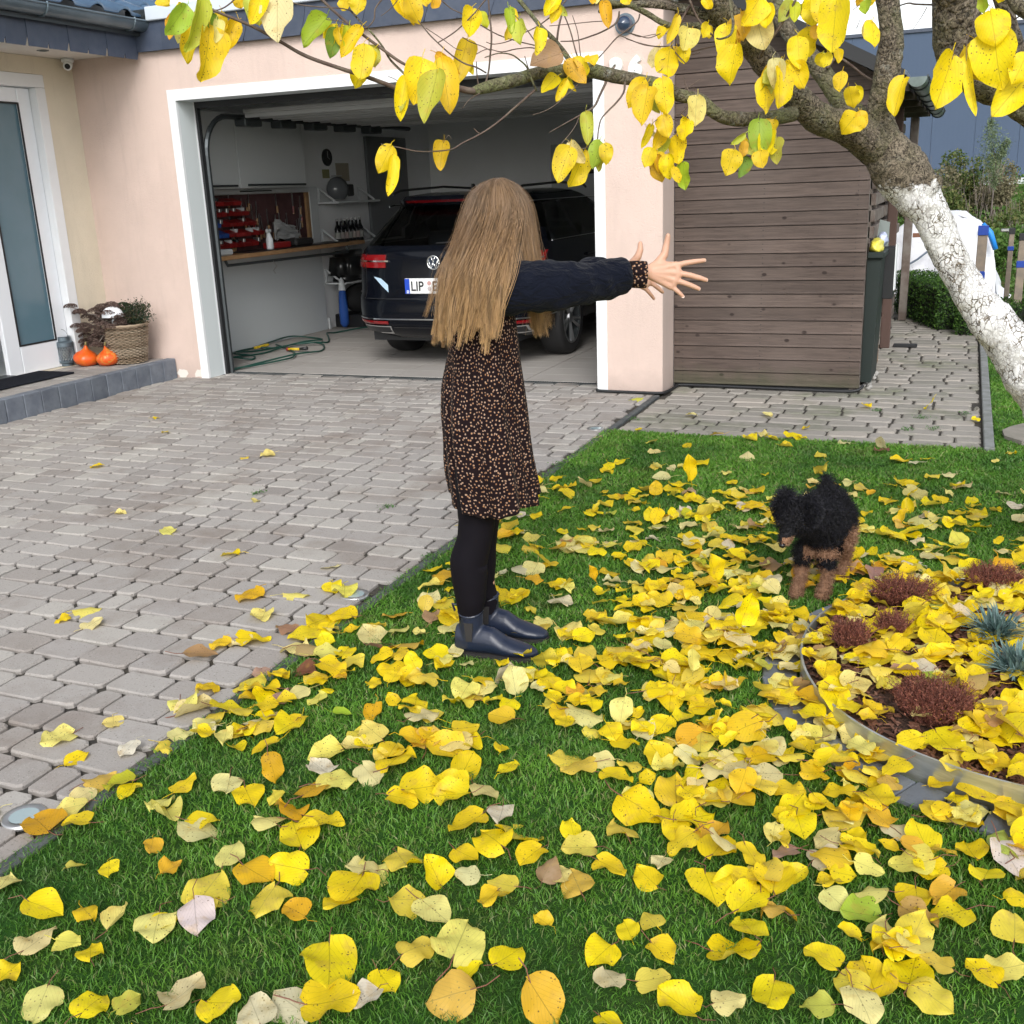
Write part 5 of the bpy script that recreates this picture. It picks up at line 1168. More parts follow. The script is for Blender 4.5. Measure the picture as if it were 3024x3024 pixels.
# ------------------------------------------------------------------ leaf shape
def leaf_material(name,src):
    n=NT(name)
    if src=='obj': base=n.new('ShaderNodeObjectInfo').outputs['Color']
    else: base=n.new('ShaderNodeVertexColor',layer_name='tint').outputs[0]
    uv=n.new('ShaderNodeUVMap',uv_map='leaf'); sx=n.new('ShaderNodeSeparateXYZ'); n.ln(uv.outputs[0],sx.inputs[0]); X,Y=sx.outputs[0],sx.outputs[1]
    ax=n.math('ABSOLUTE',X); mid=n.ramp(ax,[(.012,1),(.03,0)])
    arg=n.math('MULTIPLY',n.math('SUBTRACT',Y,n.math('MULTIPLY',ax,.75)),7.0); fr=n.math('ABSOLUTE',n.math('SUBTRACT',n.math('FRACT',arg),.5)); side=n.math('MULTIPLY',n.ramp(fr,[(.02,1),(.07,0)]),.55)
    vein=n.math('MAXIMUM',mid,side)
    c=n.mix(base,(1,1,1),0); v=n.new('ShaderNodeHueSaturation'); n.ln(c,v.inputs['Color']); v.inputs['Value'].default_value=.55; c=n.mix(c,v.outputs[0],n.math('MULTIPLY',vein,.75))
    g=n.new('ShaderNodeNewGeometry'); pos=g.outputs['Position']
    c=n.mix(c,n.mix(c,(.50,.30,.06),.6),n.ramp(n.noise(pos,30,4,.6),[(.54,0),(.72,.8)]))
    sp=n.ramp(n.vor(pos,110),[(.14,1),(.22,0)]); sp=n.math('MULTIPLY',sp,n.ramp(n.noise(pos,22,3),[(.44,0),(.52,1)])); c=n.mix(c,(.10,.05,.02),n.math('MULTIPLY',sp,.85))
    # pale matt underside
    c2=n.mix(c,(.62,.55,.22),.28); cb=n.mix(c,c2,g.outputs['Backfacing'])
    n.set(base=cb,rough=.48,spec=.35,normal=n.bump(n.math('SUBTRACT',n.noise(pos,130,3),n.math('MULTIPLY',vein,.8)),.35,.002))
    tr=n.new('ShaderNodeBsdfTranslucent'); n.ln(cb,tr.inputs[0]); mx=n.new('ShaderNodeMixShader'); mx.inputs[0].default_value=.36
    n.ln(n.b.outputs[0],mx.inputs[1]); n.ln(tr.outputs[0],mx.inputs[2]); n.ln(mx.outputs[0],n.out.inputs[0]); return n.m
m_leaf=leaf_material('leaf_blade','obj'); m_leaf_far=leaf_material('leaf_blade_scatter','tint'); m_stalk=pm('leaf_stalk',(.20,.08,.05),.6)
_WT=[0,.05,.12,.22,.34,.46,.58,.69,.79,.88,.95,1.0]; _WW=[.05,.56,.84,.98,1.0,.97,.90,.79,.62,.38,.16,.0]
def leaf_geo(L,W,seed,curl=0.0,fold=.0,twist=0.0,wave=.06,bend=0.0,stalk=.45,nx=3,tear=.0,sr=.0011):
    """leaf in local axes: base at origin, tip along +y, face +z"""
    rs=random.Random(seed); vs=[];uv=[];fs=[]; ns=2*nx+1; ph=[rs.uniform(0,6.28) for _ in range(6)]; asym=rs.uniform(-.12,.12)
    bite=[(rs.choice((-1,1)),rs.uniform(.3,.8),rs.uniform(.08,.16)) for _ in range(2 if rs.random()<tear else 0)]
    for i,(t,w_) in enumerate(zip(_WT,_WW)):
        for j in range(ns):
            s=(j-nx)/nx; e=1.0
            if abs(s)==1: e=1+.05*math.sin(t*31+ph[0]*s)+rs.uniform(-.07,.06)
            for bs,bt,bw in bite:
                if s*bs>.3: e*=1-.75*max(0,1-abs(t-bt)/bw)*abs(s)
            hw=w_*W/2*(1+asym*s); x=s*hw*e; y=t*L-(.10*L*abs(s)**1.5*(1-t)**3 if t<.3 else 0)
            # cupping across, fold along the midrib
            z=fold*abs(x)+wave*W*.35*math.sin(t*7+ph[1]+s*1.5)*abs(s)**1.5+wave*W*.25*math.sin(t*13+ph[2])*abs(s)
            if curl:
                a=curl*s*min(1,hw/(W*.3)); rad=(hw*abs(s))/(abs(a)+1e-6) if abs(a)>1e-4 else 0
                if rad: x=math.copysign(math.sin(abs(a))*rad,s); z+= (1-math.cos(abs(a)))*rad*(1 if curl>0 else -1)
            # bending along the length
            if bend:
                b=bend*t; yy=(math.sin(b)/bend)*L if abs(bend)>1e-3 else y; zz=(1-math.cos(b))/bend*L; y2=yy+(y-t*L)*math.cos(b)-z*math.sin(b); z=zz+z*math.cos(b)+(y-t*L)*math.sin(b); y=y2
            tw_=twist*t; x,z=x*math.cos(tw_)-z*math.sin(tw_),x*math.sin(tw_)+z*math.cos(tw_)
            vs.append(Vector((x,y,z))); uv.append((s*w_,t))
    for i in range(len(_WT)-1):
        for j in range(ns-1): fs.append((i*ns+j,i*ns+j+1,(i+1)*ns+j+1,(i+1)*ns+j))
    mi=[0]*len(fs)
    if stalk:
        Ls=stalk*L; c1=Vector((rs.uniform(-.2,.2)*Ls,-.5*Ls,rs.uniform(.0,.15)*Ls)); c2=Vector((rs.uniform(-.4,.4)*Ls,-Ls,rs.uniform(-.1,.25)*Ls)); b=len(vs); r_=sr
        pts=[Vector((0,.02*L,0)),c1*.5+Vector((0,-.05*Ls,0)),c1,(c1+c2)/2,c2]
        for p in pts:
            for q in range(3): a=q*2.094; vs.append(p+Vector((math.cos(a)*r_,0,math.sin(a)*r_))); uv.append((.5,.5))
        for i in range(4):
            for q in range(3): fs.append((b+i*3+q,b+i*3+(q+1)%3,b+(i+1)*3+(q+1)%3,b+(i+1)*3+q)); mi.append(1)
    return vs,fs,uv,mi
def leaf_mesh(geo,name='leaf'):
    vs,fs,uv,mi=geo; me=mesh(vs,fs,True,name); me.polygons.foreach_set('material_index',mi); l=me.uv_layers.new(name='leaf'); idx=[v for f in fs for v in f]
    l.data.foreach_set('uv',[c for v in idx for c in uv[v]]); return me
LC={'Y':(.86,.66,.008),'y':(.80,.57,.015),'P':(.80,.70,.20),'C':(.74,.67,.33),'O':(.74,.42,.02),'B':(.42,.25,.12),'G':(.36,.50,.03),'g':(.19,.33,.03),'N':(.52,.54,.05),'K':(.22,.09,.05)}
def vary(c,rs,a=.08):
    k=1+rs.uniform(-a,a); return (min(1,c[0]*k),min(1,c[1]*k*(1+rs.uniform(-.07,.07))),max(.004,c[2]*(1+rs.uniform(-.5,.8))),1)
TL=[]   # leaves hanging on the tree: crop, base, tip, width, colour
def T(K,d,*L):
    for q in L: TL.append((K,d)+q)
T(K1,2.88,(60,-30,110,50,120,'y'),(235,50,150,290,120,'G'),(200,110,170,295,95,'O'),(350,-10,225,345,120,'N'),(330,120,285,460,125,'y'),(405,210,355,570,190,'y'),(430,100,400,240,90,'g'),(490,100,490,310,95,'y'),(590,160,515,400,95,'y'),(600,-20,640,60,85,'y'),(690,-20,715,190,90,'N'),(775,-20,740,215,105,'Y'),(890,0,880,305,225,'P'))
T(K1,3.0,(1240,130,1125,360,125,'G'),(1310,215,1255,405,115,'g'),(1325,210,1335,335,60,'y'),(1405,195,1380,370,90,'N'),(1480,205,1380,435,95,'y'),(1515,335,1430,565,165,'y'),(1560,370,1490,640,130,'Y'),(1380,-20,1370,85,100,'y'),(1480,-15,1450,110,115,'y'),(1820,-20,1880,185,140,'y'),(1700,1050,1600,1225,130,'y'),(1712,1130,1660,1390,75,'Y'))
T(K2,2.95,(235,435,230,752,225,'Y'),(375,438,345,812,140,'y'),(340,520,250,895,150,'N'),(120,560,130,850,95,'Y'))
T(K2,3.1,(592,80,585,287,125,'Y'),(555,300,540,625,115,'y'),(380,1020,335,1212,100,'y'),(855,66,840,232,62,'G'),(930,150,955,325,115,'N'),(1060,210,1010,385,80,'Y'),(1195,-20,1115,115,85,'Y'),(1215,55,1170,180,65,'Y'),(270,-30,265,50,95,'y'),(140,-30,185,185,135,'y'))
T(K2,3.2,(1215,385,1005,455,175,'B'),(1265,445,1395,605,115,'O'),(1425,400,1440,475,95,'y'),(1190,548,1080,662,88,'Y'),(1260,575,1195,740,60,'Y'),(1400,812,1365,1032,78,'N'),(1285,1062,1205,1312,155,'y'),(1385,1085,1330,1352,125,'Y'),(1500,1015,1460,1200,115,'G'),(1540,1030,1562,1175,95,'y'),(1515,1110,1500,1232,50,'N'),(1530,20,1580,190,72,'O'),(1450,-20,1450,25,60,'O'),(1690,-25,1700,25,90,'Y'))
T(K3,3.38,(160,765,60,1050,170,'y'),(200,850,58,1205,205,'y'),(340,755,325,1092,195,'Y'),(410,480,390,765,215,'Y'),(580,280,600,482,200,'P'),(540,440,560,605,125,'Y'),(480,165,375,425,95,'y'),(345,1105,370,1305,155,'y'),(230,1200,175,1435,72,'Y'),(350,1188,300,1442,112,'y'),(240,1415,190,1605,135,'Y'),(290,1490,295,1745,130,'O'),(480,1300,440,1570,195,'Y'),(400,1480,345,1710,115,'Y'),(540,1558,515,1812,150,'G'),(670,928,650,1218,185,'P'),(570,1148,550,1342,155,'Y'))
T(K3,3.4,(950,250,930,582,205,'Y'),(1050,445,995,802,250,'Y'),(1270,-20,1120,272,250,'Y'),(1240,185,1290,475,265,'P'),(1340,60,1375,275,150,'Y'),(1565,15,1455,215,130,'N'),(1600,30,1590,218,90,'N'),(740,-20,795,98,95,'Y'),(1630,365,1705,662,185,'Y'),(1400,575,1392,862,145,'P'),(1460,650,1400,1025,175,'Y'),(1330,748,1268,1082,195,'Y'),(1575,615,1640,865,190,'Y'),(1725,275,1805,502,195,'Y'),(1800,-30,1805,255,200,'Y'),(1265,1158,1205,1475,210,'G'),(1410,1145,1380,1285,115,'y'),(1350,1250,1330,1502,135,'Y'),(1430,1325,1380,1552,150,'N'),(1270,1445,1262,1612,145,'y'),(1120,1278,1008,1405,52,'N'),(1120,1345,1095,1505,95,'O'),(1020,1440,980,1682,195,'y'),(1135,1490,1070,1725,110,'g'),(1870,515,1880,635,130,'Y'),(770,235,690,345,105,'Y'),(350,260,310,370,85,'y'))
T(K4,3.3,(150,0,95,505,300,'Y'),(0,-20,10,225,170,'Y'),(60,508,40,640,105,'Y'),(155,470,160,605,85,'Y'),(440,0,432,132,125,'G'),(470,-20,455,70,90,'y'))
T(K4,3.75,(490,208,535,465,155,'Y'),(790,748,670,1072,155,'Y'),(200,688,190,872,125,'y'),(270,842,350,1022,135,'y'),(350,1085,170,1250,230,'Y'))
T(K4,2.4,(1248,560,1140,1075,335,'Y'),(1385,570,1390,1122,95,'Y'),(1610,105,1640,420,290,'Y'),(1650,320,1640,842,385,'Y'),(1950,520,1850,800,210,'Y'),(1960,720,1715,1145,260,'Y'),(1530,-30,1550,140,115,'G'),(1700,-30,1690,25,110,'Y'))
rs=random.Random(22)
for q in list(TL):
    if rs.random()<.75:
        K,d,x0,y0,x1,y1,wd,c=q; f_=rs.uniform(.5,.85); L_=math.hypot(x1-x0,y1-y0)*f_; a=rs.uniform(-.7,.7); bx_,by_=x0+rs.uniform(-.6,.6)*wd,y0+rs.uniform(-.25,.35)*L_
        TL.append((K,d+rs.uniform(.02,.10),bx_,by_,bx_+L_*math.sin(a),by_+L_*math.cos(a),wd*f_*rs.uniform(.7,1.1),rs.choice('YYyyNPO')))
rs=random.Random(21)
for i,(K,d,x0,y0,x1,y1,wd,c) in enumerate(TL):
    d=d+rs.uniform(-.06,.06); a=at(K[0]+x0*K[2],K[1]+y0*K[2],d); b=at(K[0]+x1*K[2],K[1]+y1*K[2],d+rs.uniform(-.02,.02)); L=(b-a).length; W=wd*K[2]*d/FPX
    Y=(b-a).normalized(); tocam=(Vector((0,0,CH))-a).normalized(); Z=(tocam-Y*tocam.dot(Y)).normalized(); X=Y.cross(Z).normalized(); Rm=Matrix((X,Y,Z)).transposed().to_4x4()
    narrow=W<.55*L; sp=rs.uniform(-.5,.5)
    geo=leaf_geo(L,W*(1.14 if not narrow else 1.5),100+i,curl=rs.choice((-.5,.35,.6)) if not narrow else rs.choice((1.0,1.15)),fold=rs.uniform(0,.15),wave=.22,bend=rs.uniform(-.5,.35) if True else 0,stalk=.28,tear=.55)
    o=obj('leaf',leaf_mesh(geo),[m_leaf,m_stalk],tree); Mx=Matrix.Translation(a)@Rm@Matrix.Rotation(rs.uniform(-.65,.65),4,'Y')@Matrix.Rotation(rs.uniform(-.25,.25),4,'Z')
    o.data.transform(Mx); o.color=vary(LC[c],rs)
# ================================================================== round raised bed with steel rim
_P=[gp(u,v,.075) for u,v in ((2540,1755),(2400,1860),(2375,1960),(2400,2030),(2500,2115),(2640,2190),(2800,2255),(3024,2330))]
A_=np.array([[2*p.x,2*p.y,1] for p in _P]); b_=np.array([p.x**2+p.y**2 for p in _P]); s_=np.linalg.lstsq(A_,b_,rcond=None)[0]
BX,BY=s_[0],s_[1]; BR=math.sqrt(s_[2]+BX**2+BY**2)
bed=thing('raised_bed','round flower bed held by a galvanised steel rim with dark stones around','flower bed',(BX,BY,0))
n=NT('weathered_zinc'); co=n.tc(); st=n.noise(n.tc(scale=(1,1,6)),7,5,.6); n.set(base=n.mix((.42,.45,.45),(.62,.65,.66),n.ramp(st,[(.35,0),(.65,1)])),rough=.36,metal=.75,normal=n.bump(st,.12,.003)); c2=n.mix((.42,.45,.45),(.50,.47,.28),n.ramp(n.noise(co,11,4),[(.5,0),(.75,.6)])); n.ln(n.mix(c2,(.66,.68,.69),n.ramp(st,[(.4,0),(.7,1)])),n.b.inputs['Base Color'])
N=96; rz=lambda a:.078+.004*math.sin(a*3)
vs=[];fs=[]
for k in range(N):
    a=2*math.pi*k/N; c,s=math.cos(a),math.sin(a)
    for r_,z in ((BR+.003,-.03),(BR+.003,rz(a)-.003),(BR+.0045,rz(a)),(BR-.0025,rz(a)),(BR-.001,rz(a)-.003),(BR-.001,-.03)): vs.append((BX+r_*c,BY+r_*s,z))
for k in range(N):
    for j in range(5): fs.append((k*6+j,((k+1)%N)*6+j,((k+1)%N)*6+j+1,k*6+j+1))
o=obj('steel_rim',mesh(vs,fs),n.m,bed); autosmooth(o,30)
# mulch
m_soil=pm('bark_mulch',(.045,.022,.014),.95,(.09,.045,.03),30,5,bump=.9,bscale=70,bdist=.02)
vs=[(BX,BY,.075)];fs=[]
for i in range(1,15):
    for k in range(48):
        r_=(BR-.003)*i/14; a=2*math.pi*k/48; x,y=BX+r_*math.cos(a),BY+r_*math.sin(a); vs.append((x,y,.048+.03*(1-(i/14)**2)+.008*noise.noise(Vector((x*12,y*12,0)))))
fs=[(0,1+k,1+(k+1)%48) for k in range(48)]+[(1+i*48+k,1+(i+1)*48+k,1+(i+1)*48+(k+1)%48,1+i*48+(k+1)%48) for i in range(13) for k in range(48)]
obj('soil',mesh(vs,fs,True),m_soil,bed)
rs=np.random.RandomState(2); mc=MB()
for k in range(8000):
    r_=(BR-.02)*math.sqrt(rs.uniform()); a=rs.uniform(0,6.283); x,y=BX+r_*math.cos(a),BY+r_*math.sin(a)
    z=.052+.03*(1-(r_/BR)**2)+.006; L,w_,an=rs.uniform(.006,.02),rs.uniform(.002,.006),rs.uniform(0,3.14)
    M_=Matrix.Translation((x,y,z))@Matrix.Rotation(an,4,'Z')@Matrix.Rotation(rs.normal()*.4,4,'X')@Matrix.Rotation(rs.normal()*.3,4,'Y')
    mc.add([M_@Vector(q) for q in ((-L,-w_,0),(L,-w_,0),(L,w_,0),(-L,w_,0),(0,0,.004))],[(0,1,4),(1,2,4),(2,3,4),(3,0,4)])
mc.build('mulch_chips',foliage('mulch_chip',(.05,.022,.014),(.12,.05,.03),(.18,.09,.06),0),bed,kind='stuff')
# dark edging stones laid round the rim
k=0; a=math.radians(95)
while a<math.radians(345):
    w_=.098/ (BR+.06); a1=a+w_
    for row in range(1):
        r0,r1=BR+.012,BR+.118
        P4=[(BX+r_*math.cos(q),BY+r_*math.sin(q)) for q,r_ in ((a+.004,r0),(a1-.004,r0),(a1-.004,r1),(a+.004,r1))]
        zt_=.006+random.uniform(-.003,.003); c_=(sum(p[0] for p in P4)/4,sum(p[1] for p in P4)/4)
        top=[(c_[0]+(p[0]-c_[0])*.94,c_[1]+(p[1]-c_[1])*.94,zt_) for p in P4]; mid=[(p[0],p[1],zt_-.004) for p in P4]; bot=[(p[0],p[1],-.04) for p in P4]
        MB().add(top+mid+bot,[(0,1,2,3)]+[(i,4+i,4+(i+1)%4,(i+1)%4) for i in range(4)]+[(4+i,8+i,8+(i+1)%4,4+(i+1)%4) for i in range(4)]).build('edging_stone',m_kerb,bed)
    a=a1; k+=1
# plants in the bed
def heather(c,r_,h,label,seed,n_=420):
    rs=np.random.RandomState(seed); t=thing('heather',label,'heather',tuple(c),'withered heathers in the round bed'); m_=MB(); pts=[]
    for k in range(n_):
        a=rs.uniform(0,6.283); rr=r_*math.sqrt(rs.uniform())*.7; b=Vector((c[0]+rr*math.cos(a),c[1]+rr*math.sin(a),c[2])); out=Vector((math.cos(a),math.sin(a),0))*rr*.6
        hh=h*rs.uniform(.5,1.0)*(1-.35*rr/r_); p=[b,b+out*.4+Vector((rs.normal()*.006,rs.normal()*.006,hh*.5)),b+out+Vector((rs.normal()*.014,rs.normal()*.014,hh))]
        m_.tube(p,[.0016,.0013,.0006],3,cap=False)
        for q in range(16):
            tt=rs.uniform(.25,1.05); cc=p[1].lerp(p[2],(tt-.5)*2) if tt>.5 else p[0].lerp(p[1],tt*2); pts.append(tuple(cc+Vector(rs.normal(size=3)*.0035)))
    m_.build('stems',pm('heather_stem_%d'%seed,(.13,.045,.03),.8),t,kind='stuff')
    leaf_cloud('foliage',pts,[(0,0,.3)]*len(pts),.0038,bpy.data.materials.get('heather_leaf') or foliage('heather_leaf',(.11,.03,.022),(.20,.06,.04),(.30,.12,.07),.1),t,seed,.35)
sz=lambda u,v:gp(u,v,.075)
heather(sz(2667,1775),.10,.095,'rust brown heather tuft at the far edge of the round bed',41,520); heather(sz(2935,1735),.095,.095,'rust brown heather tuft at the far right of the bed',42,500)
heather(sz(2512,1905),.058,.10,'rust brown heather tuft just inside the left rim',43,260); heather(sz(2632,1880),.05,.10,'rust brown heather tuft right of the one by the left rim',44,230)
heather(sz(2760,2110),.10,.105,'largest rust brown heather tuft in the middle of the bed',45,760)
def lavender(c,r_,h,label,seed,n_=150):
    rs=np.random.RandomState(seed); t=thing('lavender',label,'lavender',tuple(c),'silver lavenders in the round bed'); m_=MB()
    for k in range(n_):
        a=rs.uniform(0,6.283); el=rs.uniform(.25,1.35); L=h*rs.uniform(.6,1.1); d=Vector((math.cos(a)*math.cos(el),math.sin(a)*math.cos(el),math.sin(el))); s=d.cross(Vector((0,0,1))).normalized(); b=Vector(c)+Vector((rs.normal()*.012,rs.normal()*.012,.01)); up=s.cross(d)
        w_=.0046; P=[];
        for q,ww in ((0,.5),(.35,1),(.7,.9),(1,.1)):
            cc=b+d*L*q+Vector((0,0,.012*math.sin(q*3)))+s*rs.normal()*.002; P+= [cc-s*w_*ww,cc+up*.001,cc+s*w_*ww]
        m_.add(P,[(i*3+j,i*3+j+1,i*3+j+4,i*3+j+3) for i in range(3) for j in range(2)])
    m_.build('leaves',bpy.data.materials.get('lavender_leaf') or foliage('lavender_leaf',(.07,.13,.12),(.13,.21,.20),(.20,.28,.27),.15),t)
lavender(sz(2937,1900),.07,.115,'silver blue lavender tuft on right side of bed',51,190); lavender(sz(3000,2010),.07,.115,'silver blue lavender tuft cut by the right picture edge',52,190)
# ================================================================== fallen leaves
HAND=[(75,1770,75,'P'),(170,1795,60,'Y'),(295,1755,82,'P'),(300,1745,60,'Y'),(370,1735,75,'C'),(395,1675,95,'Y'),(380,1700,60,'Y'),(500,1700,85,'Y'),(555,1720,55,'O'),(325,1633,45,'O'),(285,1595,42,'O'),(485,1650,80,'O'),(540,1640,75,'Y'),(435,1610,60,'C'),(560,1570,80,'Y'),(610,1555,85,'Y'),(700,1640,70,'C'),(680,1640,60,'C'),(762,1625,72,'Y'),(818,1655,65,'Y'),(880,1650,48,'C'),(175,1895,75,'Y'),(75,1895,75,'C'),(350,1870,85,'C'),(15,1838,55,'Y'),(245,1895,50,'N'),(420,1895,85,'Y'),(545,1890,90,'C'),(480,1910,80,'C'),(622,1825,118,'Y'),(730,1850,62,'Y'),(690,1885,62,'C'),(775,1700,72,'Y'),(822,1725,78,'P'),(790,1790,72,'Y'),(870,1782,112,'P'),(960,1800,72,'Y'),(890,1835,55,'Y'),(845,1885,95,'O'),(1025,1905,98,'O'),(1130,1800,78,'Y'),(1155,1850,65,'C'),(1250,1798,60,'Y'),(1235,1850,62,'P'),(1275,1890,82,'Y'),(1378,1888,62,'C'),(1390,1795,98,'Y'),(1455,1880,85,'Y'),(1185,1755,48,'Y'),(1225,1735,55,'Y'),(1340,1680,88,'Y'),(1420,1695,85,'Y'),(1460,1715,70,'O'),(1545,1810,72,'Y'),(1640,1840,95,'Y'),(1600,1855,70,'Y'),(1720,1840,90,'Y'),(1760,1895,85,'Y'),(1850,1840,65,'Y'),(1900,1830,70,'P'),(1540,1900,60,'N'),(1620,1720,75,'G'),(1580,1705,55,'C'),(1730,1700,75,'Y'),(1780,1690,70,'O'),(1790,1730,80,'Y'),(1735,1730,70,'B'),(1640,1690,60,'C'),(1670,1760,70,'P'),(1600,1765,50,'Y'),(1500,1645,60,'Y'),(1640,1645,55,'P'),(1830,1600,70,'Y'),(1920,1690,40,'Y'),(1420,1620,65,'Y'),(1510,1560,70,'Y'),(1560,1585,60,'C'),(1350,1570,75,'O'),(1260,1540,80,'Y'),(1210,1530,90,'Y'),(1090,1595,65,'P'),(1155,1640,65,'Y'),(1220,1650,60,'Y'),(1060,1650,50,'C'),(1085,1665,70,'O'),(1035,1655,50,'K'),(1000,1625,60,'Y'),(990,1570,95,'Y'),(930,1590,90,'Y'),(880,1555,75,'Y'),(945,1540,60,'C'),(850,1500,70,'Y'),(920,1495,60,'C'),(800,1490,80,'Y'),(880,1440,70,'Y'),(960,1445,50,'Y'),(750,1435,85,'Y'),(700,1460,60,'P'),(640,1480,75,'P'),(600,1490,80,'O'),(500,1550,70,'P'),(545,1530,65,'O'),(470,1500,60,'Y'),(430,1480,60,'P'),(350,1480,55,'Y'),(320,1540,75,'P'),(300,1520,60,'P'),(245,1490,50,'Y'),(370,1565,75,'P'),(385,1550,60,'Y'),(75,1545,92,'O'),(130,1520,60,'P'),(160,1495,50,'P'),(190,1465,60,'O'),(220,1475,60,'N'),(105,1385,65,'P'),(375,1330,90,'P'),(350,1325,60,'P'),(395,1350,50,'Y'),(345,1380,50,'P'),(310,1405,45,'Y'),(212,1356,48,'P'),(240,1410,45,'C'),(580,1265,50,'K'),(470,1280,70,'Y'),(480,1200,60,'Y'),(450,1205,50,'P'),(495,1157,50,'P'),(465,1120,55,'O'),(380,1228,60,'B'),(165,1145,48,'P'),(175,1170,42,'P'),(115,1163,30,'Y'),(540,1180,45,'B'),(600,1170,70,'Y'),(570,1195,60,'Y'),(560,1220,55,'P'),(630,1105,40,'Y'),(650,1112,50,'P'),(625,1062,38,'C'),(432,1040,36,'Y'),(315,995,34,'P'),(228,962,22,'P'),(480,940,20,'C'),(180,875,25,'Y'),(460,860,18,'Y'),(503,854,26,'P'),(310,812,14,'Y'),(295,785,14,'Y'),(640,1160,60,'Y'),(590,1225,60,'B'),(620,1235,50,'P'),(660,1250,60,'Y'),(700,1195,60,'P'),(740,1160,50,'O'),(770,1215,60,'O'),(820,1160,50,'B'),(855,1180,55,'P')]
# recolour pale leaves less often than bright ones further out
rs=random.Random(77); LEAVES=[]   # x,y,size,colour,hand
def under_bed(x,y): return math.hypot(x-BX,y-BY)<BR-.01
for u,v,s,c in HAND:
    P=gp(u*1.5652,v*1.5652,.02); d=px(P)[2]; LEAVES.append((P.x,P.y,min(.135,max(.05,s*1.5652*d/FPX*1.0)),c))
nh=len(LEAVES)
def dens(x,y,u,v):
    r_=math.hypot(x-BX,y-BY)
    if r_<BR: return 340
    if x<XE-.9 or y>7.4 : return 0
    if x<XE-.35: return .8
    if x<XE-.02: return 16 if y<3.6 else 2.5
    if y>6.35: return 2.2
    if y>5.6: return 15
    if y>5.0: return 40*min(1,.4+(x+2)/1.6)
    if y>4.2: return 120*min(1,.40+(x+2)/1.7)
    if r_<BR+.35: return 330
    if r_<BR+.7: return 230
    if v>2250: return 34 if u<2000 else 52
    if 600<u<2000 and 1950<v<2450: return 150+70*noise.noise(Vector((x*2.5,y*2.5,9)))
    base=110+60*noise.noise(Vector((x*2.2,y*2.2,5)))
    if x<-1.75: base*=.55
    return max(6,base+(26 if x>-.9 else 0))
k=0
while k<80500:
    k+=1; x=rs.uniform(-2.9,2.2); y=rs.uniform(1.1,7.4); z=.07 if under_bed(x,y) else .01
    u,v,d=px((x,y,z))
    if d<.3 or not(-900<u<4600 and 900<v<4200): continue
    if not(-120<u<3150 and v<3150) and rs.random()<.45: continue
    if rs.random()>dens(x,y,u,v)/150*.0+ dens(x,y,u,v)*1.0/ (60000/ (3.8*6.3)): continue
    # keep the sight of the shoes and heathers a little freer
    s=min(.128,max(.045,rs.gauss(.073,.017))); c=rs.choices('YyPCOBNGK',[52,20,16,8,5,1.6,1.2,.3,.5])[0]
    if under_bed(x,y) and c in 'OB': c=rs.choice('YB')
    if -.56<x<-.27 and 3.62<y<3.98 and rs.random()<.72: continue
    if any(math.hypot(x-hx,y-hy)<.05 for hx,hy,_,_ in LEAVES[:nh]): continue
    LEAVES.append((x,y,s,c))
# leaves draped over / beside the boots and in the air
info=[]
for i,(x,y,s,c) in enumerate(LEAVES):
    u,v,d=px((x,y,.02)); info.append((s/d*FPX,i,u,v))
info.sort(key=lambda q:-q[0]); shown=[q for q in info if -40<q[2]<3060 and v>0 and q[3]<3060]
single={q[1] for q in shown[:293]}; posd={q[1]:(q[2],q[3]) for q in info}
VAR=[]
for i in range(60):
    r2=random.Random(500+i); kind=i%6
    curl=[.15,.45,-.25,1.1,.05,.3][kind]*r2.uniform(.6,1.2); bend=[.15,.3,-.45,.15,.25,-.3][kind]*r2.uniform(.4,1.2)
    g=leaf_geo(1.0,r2.uniform(.84,1.06),900+i,curl=curl,fold=r2.uniform(-.1,.22),twist=r2.uniform(-.45,.45),wave=r2.uniform(.12,.36),bend=bend,stalk=r2.uniform(.35,.65),tear=.6,sr=.014)
    V=np.array(g[0]); V[:,:]-=np.array([0,V[:84,1].mean(),0]); body_=V[:84]
    V[:,2]-=np.percentile(body_[:,2],8)
    g=([Vector(q) for q in V],g[1],g[2],g[3]); me=leaf_mesh(g,'fallen_leaf'); 
    # petioles scaled separately would shrink with the leaf: fine
    me.materials.append(m_leaf); me.materials.append(m_stalk); VAR.append((me,V,g,kind))
CW={'Y':'bright yellow','y':'golden yellow','P':'pale yellow','C':'cream','O':'orange yellow','B':'tan brown','N':'greenish yellow','G':'green yellow','K':'dark red brown'}
KW=['slightly cupped','folded','arched','rolled','flat','twisted']
def place(u,v,x,y):
    if under_bed(x,y): 
        a=math.atan2(y-BY,x-BX); return 'inside the round bed '+('near its front rim' if y<BY-.35 else 'near its left rim' if x<BX-.4 else 'near its far rim' if y>BY+.3 else 'between the heathers')
    if math.hypot(x-BX,y-BY)<BR+.14: return 'against the outer side of the steel rim '+('left' if y>BY-.2 else 'in front')
    if x<XE-.03: return 'on the paved driveway '+('near bottom left' if v>2050 else 'beside the lawn edge' if x>XE-.5 else 'far from the lawn')
    if math.hypot(x+1.35,y-3.0)<.32: return "on the grass by the girl's boots"
    if math.hypot(x+.4,y-3.9)<.35: return 'on the grass near the puppy'
    col='left' if u<900 else 'centre left' if u<1350 else 'centre' if u<1850 else 'centre right' if u<2350 else 'right'
    row='bottom edge' if v>2800 else 'lower' if v>2500 else 'lower middle' if v>2200 else 'middle' if v>1900 else 'far' 
    return 'on the lawn, %s, %s'%(row,col)
scat_v=[];scat_f=[];scat_uv=[];scat_mi=[];scat_c=[];nb=0
cnt={}
grid_h={}
names=[]
